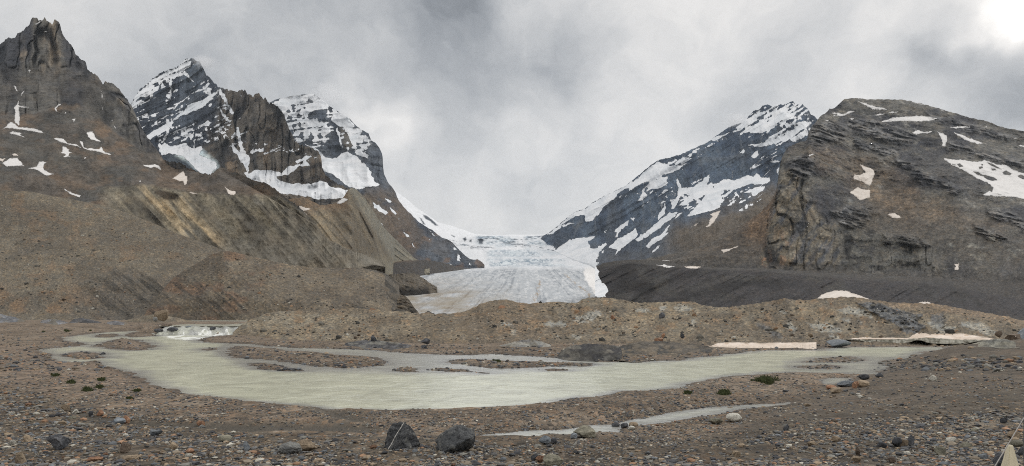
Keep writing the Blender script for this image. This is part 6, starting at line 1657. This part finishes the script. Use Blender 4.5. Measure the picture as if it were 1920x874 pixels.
for (a, b_, c_, d_, Yd, kind, lab, sd_, ang_, bx_, rl_) in (
    (287, 312, 577, 596, 226, 'tan', 'big tan squared boulder by the upper river', 131, 1.0, .7, -.25), (66, 77, 567, 578, 505, 'dark', 'lone dark boulder on the gravel slope', 132, .7, 0, 0), (286, 294, 594, 601, 216, 'grey', 'grey rock at the foot of the tan squared boulder', 133, .6, 0, 0),
    (288, 304, 616, 623, 177, 'dark', 'dark wet rock at the left end of the rapids', 156, .8, 0, 0), (312, 332, 613, 621, 178.5, 'dark', 'broad dark wet rock at the lip of the rapids', 157, .7, 0, 0), (346, 368, 610.5, 616, 181.5, 'blue', 'low bluish wet slab breaking the lip of the rapids', 158, .6, 0, 0), (392, 403, 612, 618, 180, 'dark', 'small dark rock in the middle of the rapids', 159, .7, 0, 0),
    (302, 314, 607, 615, 190, 'brown', 'left brown rock above the rapids', 134, .7, 0, 0), (312, 322, 607, 614, 191, 'brown', 'right brown rock above the rapids', 135, .7, 0, 0), (934, 947, 572.5, 579, 170, 'rust', 'flat orange boulder near the top of the ridge', 136, .5, .4, 0),
    (1226, 1245, 632, 643, 108, 'rust', 'ochre slab perched above the rocky bank', 137, .9, .3, -.2), (1240, 1248, 625, 632, 114, 'rust', 'small ochre rock above the perched slab', 138, .8, 0, 0), (686, 705, 578, 587, 190, 'rust', 'ochre boulder on the ridge crest', 139, .9, .2, .2), (668, 688, 581, 586, 189, 'rust', 'flat orange rock left of the ochre crest boulder', 140, .6, 0, 0),
    (670, 677, 613, 620, 140, 'tan', 'yellowish rock halfway down the ridge face', 141, .7, 0, 0), (1236, 1248, 585, 594, 148, 'dark', 'dark rock high on the ridge face', 142, .8, 0, 0), (1276, 1284, 624, 632, 118, 'dark', 'black rock above the ochre slab', 143, .8, 0, 0), (1145, 1154, 590, 597, 146, 'rust', 'orange rock on the upper ridge face', 144, .7, 0, 0),
    (1869, 1882, 620, 630, 116, 'brown', 'brown boulder behind the snow bank tip', 145, .6, 0, 0), (1888, 1920, 626, 642, 72, 'brown', 'heap like brown boulder at the end of the ridge', 146, .9, 0, 0), (1906, 1940, 614, 634, 76, 'blue', 'big grey boulder cut by the right picture edge', 147, .6, .2, 0), (1516, 1526, 624, 631, 118, 'tan', 'tan rock on the ridge above the snow bank', 148, .7, 0, 0),
    (788, 806, 634, 643, 104, 'dark', 'dark rock at the end of the bedrock shelf', 149, .9, 0, 0), (789, 800, 647, 654, 97, 'dark', 'small dark rock below the end of the shelf', 150, .8, 0, 0), (694, 706, 630, 638, 110, 'dark', 'dark rock on top of the bedrock shelf', 151, .9, 0, 0), (1705, 1720, 676, 681, 70, 'tan', 'flat tan stone high on the gravel mound', 152, .4, .2, 0), (1768, 1786, 683, 689, 58, 'tan', 'flat orange tan slab left of the light grey boulder', 153, .4, .2, 0), (1781, 1795, 669, 676, 64, 'pale', 'white angular rock near the top of the mound', 154, .8, 0, 0),
    (1556, 1600, 637, 649, 104, 'blue', 'sloping grey slab between the two snow banks', 155, .8, .1, -.5)):
    boulder('boulder', a, b_, c_, d_, kind, lab, sd_, ang_, 'boulder', bx_, Yd, roll=rl_, sub=4, sink=.35, depth=.7)

# loose stones: individuals that share a look and a place share a label
STONES = {}
for kind in ('dark', 'grey', 'blue', 'tan', 'rust', 'pale', 'olive', 'brown'):
    for q in range(3):
        r = np.random.default_rng(900 + q)
        v, f = rock_shape(3, r, (.9, .6, .25)[q], .07, (.4, .0, .0)[q])
        me = mesh_np('stone', v * .5, f, SM[kind])
        STONES[kind, q] = me.data
        bpy.data.objects.remove(me)
WORDS = {'dark': 'small dark grey stone', 'grey': 'small mid grey stone', 'blue': 'small bluish grey stone', 'tan': 'small tan stone', 'rust': 'small rusty orange stone', 'pale': 'small whitish stone', 'olive': 'small olive grey stone', 'brown': 'small brown stone'}
KINDS_ = ['dark', 'grey', 'blue', 'tan', 'rust', 'pale', 'olive', 'brown']
def add_stone(px, py, w, kind, q, r, where, grp):
    x, Y, z = ground_hit(px, py)
    if Y < 10: return
    s = w / F * Y
    o = bpy.data.objects.new('stone', STONES[kind, q])
    o.scale = (s, s * r.uniform(.7, 1.0), s * r.uniform(.42, .72))
    o.rotation_euler = (r.uniform(-.15, .15), r.uniform(-.15, .15), r.uniform(0, 6.28))
    o.location = (x, Y, z + s * .12)
    COL.objects.link(o)
    tag(o, WORDS[kind] + ' ' + where, 'stone', WORDS[kind].replace('stone', 'stones') + ' ' + grp)
r = np.random.default_rng(77)
cnt = 0
BOX = [(a, b_, c_, d_) for (a, b_, c_, d_, *_r) in BO] + [(714, 784, 792, 842), (814, 891, 799, 847)]
def clear(px, py):
    return not any(a - 3 < px < b_ + 3 and c_ - 2 < py < d_ + 3 for a, b_, c_, d_ in BOX)
while cnt < 140:                                            # left and middle foreground
    px, py = r.uniform(-10, 1000), r.uniform(745, 878)
    if sdpoly(np.array([px]), np.array([py]), COARSE, 3)[0] > -1 or not clear(px, py): continue
    add_stone(px, py, min(17, r.lognormal(2.12, .36)), r.choice(KINDS_, p=[.22, .16, .15, .20, .11, .05, .06, .05]), int(r.integers(0, 3)), r, 'in the coarse gravel of the left foreground', 'in the left foreground')
    cnt += 1
cnt = 0
CL = [(1640, 835, 70, 14, 26), (1560, 832, 55, 12, 14), (1790, 838, 60, 18, 16), (1385, 850, 40, 14, 14), (1570, 738, 40, 14, 14), (1080, 850, 120, 16, 16), (1500, 800, 260, 36, 26), (1890, 800, 30, 30, 10), (1230, 802, 60, 10, 10)]
for (mx, my, sx, sy, n_) in CL:
    k = 0
    while k < n_:
        px, py = r.normal(mx, sx), r.normal(my, sy)
        if not (715 < py < 880 and 1000 < px < 1940) or not clear(px, py): continue
        add_stone(px, py, min(15, r.lognormal(1.85, .38)), r.choice(KINDS_, p=[.24, .14, .12, .24, .08, .05, .08, .05]), int(r.integers(0, 3)), r, 'scattered over the right foreground slope', 'on the right foreground slope')
        k += 1

# pebbles too many to count: one loose mass
def stone_mass(name, PX, PY, SZ, colr, seed, label, zfun=None, subs=1, flat_=(.45, .75), cat='gravel'):
    r = np.random.default_rng(seed)
    v, f = ICO[subs]
    shapes = []
    for _ in range(10):
        a, _f = rock_shape(subs, r, .8, .12)
        shapes.append(a)
    n = len(PX)
    S = np.array(shapes)[r.integers(0, 10, n)]
    sc_ = np.stack([np.ones(n), r.uniform(.65, 1, n), r.uniform(*flat_, n)], 1) * SZ[:, None] * .5
    S = S * sc_[:, None, :]
    th = r.uniform(0, 6.28, n)
    cs, sn = np.cos(th)[:, None], np.sin(th)[:, None]
    S = np.stack([S[..., 0] * cs - S[..., 1] * sn, S[..., 0] * sn + S[..., 1] * cs, S[..., 2]], -1)
    pos = np.stack([PX, PY, zfun(PX, PY) + SZ * .10], 1) if zfun is not None else np.stack([PX, PY, 0 * PX], 1)
    V = (S + pos[:, None, :]).reshape(-1, 3)
    Fq = (f[None] + (np.arange(n) * len(v))[:, None, None]).reshape(-1, 3)
    C = np.repeat(colr, len(v), 0)
    m, t, b = new_mat(name + '_stone')
    tcn = t.nodes.new('ShaderNodeTexCoord')
    n1 = noise(t, tcn.outputs['Object'], 14.0, 4, .7)
    ca = attr(t, 'Col')
    vv = vmath(t, 'SCALE', ca.outputs['Color'])
    t.links.new(mathn(t, 'ADD', .55, mathn(t, 'MULTIPLY', n1.outputs['Fac'], .9)), vv.node.inputs['Scale'])
    t.links.new(vv, b.inputs['Base Color'])
    b.inputs['Roughness'].default_value = .85
    o = mesh_np(name, V, Fq, m, {'Col': C}, smooth=False)
    tag(o, label, cat, kind='stuff')
    return o
PALG = np.array([alb(70, 71, 74), alb(92, 92, 92), alb(112, 110, 106), alb(124, 110, 94), alb(142, 120, 94), alb(150, 108, 74), alb(165, 160, 150), alb(104, 108, 112), alb(88, 74, 62)])
r = np.random.default_rng(5)
n = 130000
py_ = 690 + (905 - 690) * r.random(n) ** .75
px_ = r.uniform(-120, 2040, n)
Yv = CZ * F / (py_ - HY)
for _ in range(6):                                   # settle on the real surface
    zz = gz_at((px_ - CX) / F * Yv, Yv)
    Yv = .5 * Yv + .5 * np.clip((CZ - zz) * F / (py_ - HY), 9, 90)
X_ = (px_ - CX) / F * Yv
zz = gz_at(X_, Yv)
s1, s2 = river_sd(X_, Yv)
md = np.full(n, 9.0)
for p in MUD:
    md = np.minimum(md, sdpoly(X_, Yv, p, 3.0))
crs = sdpoly(px_, py_, COARSE, 10) < 2 + 8 * vn(px_ * .03, py_ * .05, seed=71)
onm = base_z(X_, Yv)[1] > .5
dens = np.where(crs, .95, .55) * np.where(onm & ~crs, .55, 1) * np.clip(.55 + .9 * fbm(X_ / 1.6, Yv / 1.6, None, 3, 72), .05, 1)
ok = (s1 > .25) & ((s2 > -.12) | (r.random(n) < .05)) & (md > -.1 + .5 * (r.random(n) < .12) * -2) & ((zz > -.02) | ((s2 < 0) & (s1 > 1))) & (r.random(n) < dens)
X_, Yv, crs = X_[ok], Yv[ok], crs[ok]
sz = np.where(crs, np.clip(r.lognormal(-2.62, .52, len(X_)), .03, .32), np.clip(r.lognormal(-2.6, .34, len(X_)), .04, .16)) * np.clip(Yv / 26, .85, 1.6)
cl = PALG[r.choice(9, len(X_), p=[.19, .17, .16, .15, .10, .05, .04, .08, .06])] * r.uniform(.75, 1.2, (len(X_), 1))
stone_mass('gravel', X_, Yv, sz, cl, 73, 'loose multicoloured pebbles covering the near bank and gravel bars', gz_at)

# rubble on the ridge face and the left slopes
def scatter_land(L, poly, n, s0, seed, spread=.5):
    r = np.random.default_rng(seed)
    p = pts(poly)
    lo, hi = p.min(0), p.max(0)
    px, py = r.uniform(lo[0], hi[0], n), r.uniform(lo[1], hi[1], n)
    k = (sdpoly(px, py, p, 3) < 0) & (fbm(px * .04, py * .08, None, 3, seed) + .35 > r.random(n) * .8)
    px, py = px[k], py[k]
    Y = land_Y(L, px, py)
    k = ~np.isnan(Y)
    P = P3(px[k], py[k], Y[k])
    return P, np.clip(r.lognormal(math.log(s0), spread, len(P)), s0 * .4, s0 * 5)
PALR = np.array([alb(64, 63, 62), alb(92, 88, 82), alb(120, 112, 100), alb(140, 104, 70), alb(150, 146, 138), alb(84, 70, 58)])
for (L, poly, n_, s0, sd_, lab) in ((L_l, '450,608 480,597 520,586 660,582 850,592 930,566 1110,562 1300,568 1370,578 1500,564 1700,570 1900,600 1920,630 1700,632 1600,636 1340,642 1100,640 640,640 480,626', 5200, .34, 81, 'scattered dark and orange stones sprinkled over the gravel ridge'),
                                   (L_h, '0,380 200,400 430,480 560,500 560,520 250,500 150,510 330,560 250,592 0,590', 2600, 1.0, 82, 'scattered stones sprinkled over the broad left slope'),
                                   (L_i, '320,520 420,478 600,510 740,520 770,560 760,585 500,585 340,580', 1500, .8, 83, 'scattered stones sprinkled over the hummocky moraine')):
    P, S_ = scatter_land(L, poly, n_, s0, sd_)
    r = np.random.default_rng(sd_)
    V0, f0 = ICO[1]
    zpos = P[:, 2]
    cl = PALR[r.choice(6, len(P), p=[.30, .25, .18, .10, .07, .10])] * r.uniform(.75, 1.15, (len(P), 1))
    stone_mass('rubble', P[:, 0], P[:, 1], S_, cl, sd_, lab, lambda a, b, z=zpos: z, cat='rubble', flat_=(.6, .95))

# far flat: bank stones along the shores
r = np.random.default_rng(91)
n = 14000
py_ = 606 + 90 * r.random(n)
px_ = r.uniform(-60, 1980, n)
Yv = CZ * F / (py_ - HY)
for _ in range(6):
    zz = gz_at((px_ - CX) / F * Yv, Yv)
    Yv = .5 * Yv + .5 * np.clip((CZ - zz) * F / (py_ - HY), 30, 260)
X_ = (px_ - CX) / F * Yv
zz = gz_at(X_, Yv)
s1, s2 = river_sd(X_, Yv)
ok = (s1 + r.exponential(.35, n) > 0) & (zz > -.3) & (r.random(n) < .75)
X_, Yv = X_[ok], Yv[ok]
sz = np.clip(r.lognormal(-1.35, .4, len(X_)), .12, .7)
cl = PALG[r.choice(9, len(X_), p=[.24, .17, .14, .15, .09, .05, .03, .07, .06])] * r.uniform(.7, 1.15, (len(X_), 1))
stone_mass('cobbles', X_, Yv, sz, cl, 92, 'cobbles strewn over the far gravel bars and river banks', gz_at)

# ------------------------------------------------------------------ low green plants
def leaf_mat(name, c):
    m, t, b = new_mat(name)
    tcn = t.nodes.new('ShaderNodeTexCoord')
    n1 = noise(t, tcn.outputs['Object'], 22.0, 3, .7)
    t.links.new(ramp(t, n1.outputs['Fac'], [(.3, tuple(v * .5 for v in c)), (.5, c), (.7, tuple(v * 1.6 for v in c))]), b.inputs['Base Color'])
    return m
M_leaf = leaf_mat('tuft_leaf', (.066, .078, .036))
def tuft(px0, px1, py0, py1, label, seed, dens=1.0):
    """a ragged mat of low plants: many small clumps with gravel showing between"""
    r = np.random.default_rng(seed)
    x, Y, z = ground_hit((px0 + px1) / 2, (py0 + py1) / 2 + 1)
    w = (px1 - px0) / F * Y
    dp = ground_hit((px0 + px1) / 2, py0 + 2)[1] - ground_hit((px0 + px1) / 2, py1)[1]
    nb = int(20 * dens + 5)
    cx = np.clip(r.normal(0, .16 if dens > 1 else .10, nb), -.5, .5) * w
    cy = np.clip(r.normal(0, .16 if dens > 1 else .10, nb), -.5, .5) * max(dp, .4)
    cs = r.uniform(.10, .26, nb) * (.6 + .4 * w)
    n = int(34 * nb)
    k = r.integers(0, nb, n)
    cx = cx + cy * x / Y
    a = r.uniform(0, 6.28, n)
    rad = r.random(n) ** .6 * cs[k]
    bx, by = cx[k] + np.cos(a) * rad, cy[k] + np.sin(a) * rad
    hh = cs[k] * r.uniform(.4, 1.25, n) * (1 - .5 * (rad / cs[k]) ** 2)
    lean = r.normal(0, .45, (n, 2)) * hh[:, None]
    lw = .012 + .014 * r.random(n)
    zz = gz_at(x + bx, Y + by) - z
    p0 = np.stack([bx - lw, by, zz - .02], 1); p1 = np.stack([bx + lw, by, zz - .02], 1)
    p2 = np.stack([bx + lean[:, 0] + lw * .7, by + lean[:, 1], zz + hh], 1); p3 = np.stack([bx + lean[:, 0] - lw * .7, by + lean[:, 1], zz + hh * .9], 1)
    V = np.stack([p0, p1, p2, p3], 1).reshape(-1, 3)
    o = mesh_np('grass_tuft', V, np.arange(len(V)).reshape(-1, 4), M_leaf, smooth=False)
    o.location = (x, Y, z)
    tag(o, label, 'grass tuft', 'green tufts on the gravel bars')
for i, a in enumerate(((1408, 1462, 706, 721, 'largest green tuft on the gravel bar by the river bend', 2.2), (1344, 1372, 731, 742, 'green tuft below left of the largest tuft', 1.2), (1281, 1298, 733, 741, 'small green tuft left of the other right bank tufts', .8), (122, 146, 711, 723, 'dark green tuft on the left gravel bar', .9),
                       (152, 178, 725, 738, 'low spreading tuft below the dark green one', .8), (178, 197, 720, 732, 'tuft right of the low spreading one', .6), (96, 114, 700, 708, 'small tuft highest on the left gravel bar', .7), (182, 198, 708, 717, 'brownish sparse tuft on the left bar', .6), (252, 262, 728, 738, 'lone small tuft near the left shore', .5), (114, 138, 616, 624, 'dark tuft beside the driftwood pole', 1.0), (76, 88, 618, 624, 'tiny tuft left of the driftwood pole', .5), (165, 174, 616, 622, 'tiny tuft right of the driftwood pole', .5), (922, 940, 673, 680, 'green tuft on the long mid river bar', .7), (240, 246, 742, 752, 'tiny tuft just above the near channel', .4))):
    tuft(*a[:5], 700 + i, a[5])

# ------------------------------------------------------------------ driftwood pole, tapered post, steel pole and rope
def tube(name, a, b, r0, r1, mat, seg=10, label=None, cat=None, sag=0.0, nseg=1):
    a, b = np.array(a, float), np.array(b, float)
    d = (b - a) / np.linalg.norm(b - a)
    u = np.cross(d, (0, 0, 1.0) if abs(d[2]) < .9 else (0, 1.0, 0)); u /= np.linalg.norm(u)
    w = np.cross(d, u)
    ang = np.linspace(0, 2 * math.pi, seg, endpoint=False)
    ring = np.cos(ang)[:, None] * u + np.sin(ang)[:, None] * w
    V = []
    for k in range(nseg + 1):
        t = k / nseg
        V.append(a + (b - a) * t + ring * (r0 + (r1 - r0) * t) - np.array([0, 0, sag * 4 * t * (1 - t)]))
    V = np.concatenate(V)
    q = [[k * seg + i, k * seg + (i + 1) % seg, (k + 1) * seg + (i + 1) % seg, (k + 1) * seg + i] for k in range(nseg) for i in range(seg)]
    o = mesh_np(name, V, np.array(q), mat)
    if label: tag(o, label, cat)
    return o
def plain_mat(name, c, rough=.7, metal=0.0, grain=0.0):
    m, t, b = new_mat(name)
    tcn = t.nodes.new('ShaderNodeTexCoord')
    mp = t.nodes.new('ShaderNodeMapping')
    mp.inputs['Scale'].default_value = (1, 1, .15)
    t.links.new(tcn.outputs['Object'], mp.inputs['Vector'])
    n1 = noise(t, mp.outputs[0], 40, 5, .65)
    t.links.new(ramp(t, n1.outputs['Fac'], [(.3, tuple(v * (1 - grain) for v in c)), (.7, tuple(min(.9, v * (1 + grain)) for v in c))]), b.inputs['Base Color'])
    b.inputs['Roughness'].default_value = rough
    b.inputs['Metallic'].default_value = metal
    b.inputs['Specular IOR Level'].default_value = .4
    return m
M_post = plain_mat('weathered_cream_paint', tuple(alb(196, 184, 152)), .6, 0, .10)
M_rope = plain_mat('white_rope', (.5, .49, .47), .9, 0, .15)
M_steel = plain_mat('dull_steel', (.16, .17, .18), .5, .6, .15)
M_drift = plain_mat('grey_driftwood', tuple(alb(150, 132, 112)), .9, 0, .25)
a, b2 = ground_hit(104, 617.5), ground_hit(124, 624)
tube('driftwood_pole', (a[0], a[1], a[2] + .12), (b2[0], b2[1], b2[2] + .12), .10, .07, M_drift, 8, 'thin pale driftwood pole lying on the left flat', 'driftwood', nseg=4)

PY0 = 8.0
pxm = 1894.0
xt = (pxm - CX) / F * PY0
zt = CZ + (HY - 834.5) / F * PY0
zg = float(gz_at(xt, PY0)[0])
bm = bmesh.new()
ht = zt - zg + .15
wt, wb = .0225, .0225 + (ht) * .17
lv = []
for (z, w) in ((zg - .15, wb), (zt - .02, wt + .003), (zt, wt - .004)):
    lv.append([bm.verts.new((xt + sx * w, PY0 + sy * w, z)) for sx, sy in ((-1, -1), (1, -1), (1, 1), (-1, 1))])
for k in range(2):
    for i in range(4):
        bm.faces.new((lv[k][i], lv[k][(i + 1) % 4], lv[k + 1][(i + 1) % 4], lv[k + 1][i]))
bm.faces.new(lv[2])
bmesh.ops.bevel(bm, geom=[e for e in bm.edges if abs(e.verts[0].co.z - e.verts[1].co.z) > .05], offset=.006, segments=2, affect='EDGES')
me = bpy.data.meshes.new('tapered_post'); bm.to_mesh(me); bm.free()
me.materials.append(M_post)
po = bpy.data.objects.new('tapered_post', me)
COL.objects.link(po)
tag(po, 'cream tapered marker post at the bottom right corner', 'post')
sp_x, sp_y = (1926 - CX) / F * 7.6, 7.6
tube('steel_pole', (sp_x, sp_y, float(gz_at(sp_x, sp_y)[0]) - .2), (sp_x, sp_y, CZ + (HY - 770) / F * 7.6), .035, .035, M_steel, 14, 'thin dark steel pole cut by the right picture edge', 'pole')
ra = np.array([(1858 - CX) / F * 7.7, 7.7, 0]); ra[2] = float(gz_at(ra[0], ra[1])[0])
# rope runs from a ground anchor past the post top to the steel pole
q1 = np.array([(1898 - CX) / F * 7.72, 7.72, CZ + (HY - 823) / F * 7.72])
q0 = np.array([(1867 - CX) / F * 7.75, 7.75, CZ + (HY - 874) / F * 7.75])
dr = q1 - q0
end = q1 + dr * .9
gA = q0 - dr * 1.0
tg = 1.0
for _ in range(40):
    gA = q0 - dr * tg
    if gA[2] > float(gz_at(gA[0], gA[1])[0]): tg += .08
tube('rope', gA, (sp_x - .02, sp_y, end[2]), .006, .006, M_rope, 6, 'thin white guy rope slanting past the tapered post', 'rope', nseg=6)

# ------------------------------------------------------------------ mountain air
def haze_box():
    bm = bmesh.new()
    bmesh.ops.create_cube(bm, size=1.0)
    me = bpy.data.meshes.new('haze')
    bm.to_mesh(me); bm.free()
    o = bpy.data.objects.new('haze', me)
    o.scale = (30000, 15000, 3200)
    o.location = (0, 4500, 1600 - 420)
    COL.objects.link(o)
    m = bpy.data.materials.new('haze_air')
    m.use_nodes = True
    t = m.node_tree
    t.nodes.clear()
    v = t.nodes.new('ShaderNodeVolumePrincipled')
    v.inputs['Color'].default_value = (.78, .88, 1.0, 1)
    v.inputs['Density'].default_value = 1.5e-5
    v.inputs['Anisotropy'].default_value = .1
    out = t.nodes.new('ShaderNodeOutputMaterial')
    t.links.new(v.outputs[0], out.inputs['Volume'])
    me.materials.append(m)
    tag(o, 'thin bluish mountain air over the whole valley', 'haze', kind='stuff')
haze_box()

def cloud_puff(px, py, Y, rx, rz, label, seed, k=1.0):
    """a scrap of cloud hanging on a summit"""
    bm = bmesh.new()
    bmesh.ops.create_icosphere(bm, subdivisions=3, radius=1.0)
    me = bpy.data.meshes.new('cloud')
    bm.to_mesh(me); bm.free()
    o = bpy.data.objects.new('cloud', me)
    s = Y / F
    o.scale = (rx * s, rx * s * .9, rz * s)
    o.location = ((px - CX) * s, Y, CZ + (HY - py) * s)
    COL.objects.link(o)
    m = bpy.data.materials.new('cloud_mist')
    m.use_nodes = True
    t = m.node_tree
    t.nodes.clear()
    tcn = t.nodes.new('ShaderNodeTexCoord')
    d = vmath(t, 'LENGTH', tcn.outputs['Object'])
    co = vmath(t, 'ADD', tcn.outputs['Object'], (seed, seed * .7, 0))
    n = noise(t, co, 1.9, 4, .6, .4)
    fall = mathn(t, 'SUBTRACT', 1.0, d, clamp=True)
    v = mathn(t, 'ADD', mathn(t, 'MULTIPLY', fall, 1.5), mathn(t, 'MULTIPLY', mathn(t, 'SUBTRACT', n.outputs['Fac'], .5), 2.0))
    v = mathn(t, 'MULTIPLY', mathn(t, 'SUBTRACT', v, .35, clamp=True), k * 1.5 / (rx * s))
    v = mathn(t, 'MULTIPLY', v, mathn(t, 'MULTIPLY', fall, 4.0, clamp=True))
    pv = t.nodes.new('ShaderNodeVolumePrincipled')
    pv.inputs['Color'].default_value = (.97, .98, 1, 1)
    t.links.new(v, pv.inputs['Density'])
    out = t.nodes.new('ShaderNodeOutputMaterial')
    t.links.new(pv.outputs[0], out.inputs['Volume'])
    me.materials.append(m)
    tag(o, label, 'cloud', kind='stuff')
cloud_puff(612, 176, 4400, 62, 26, 'grey cloud hanging on the top of the snow capped mountain', 3.1)
cloud_puff(384, 118, 3650, 34, 20, 'small wisp of cloud on the tip of the dark pyramid', 8.4, .8)
cloud_puff(1382, 226, 4600, 34, 20, 'small wisp of cloud on the shoulder of the snow streaked mountain', 12.7)
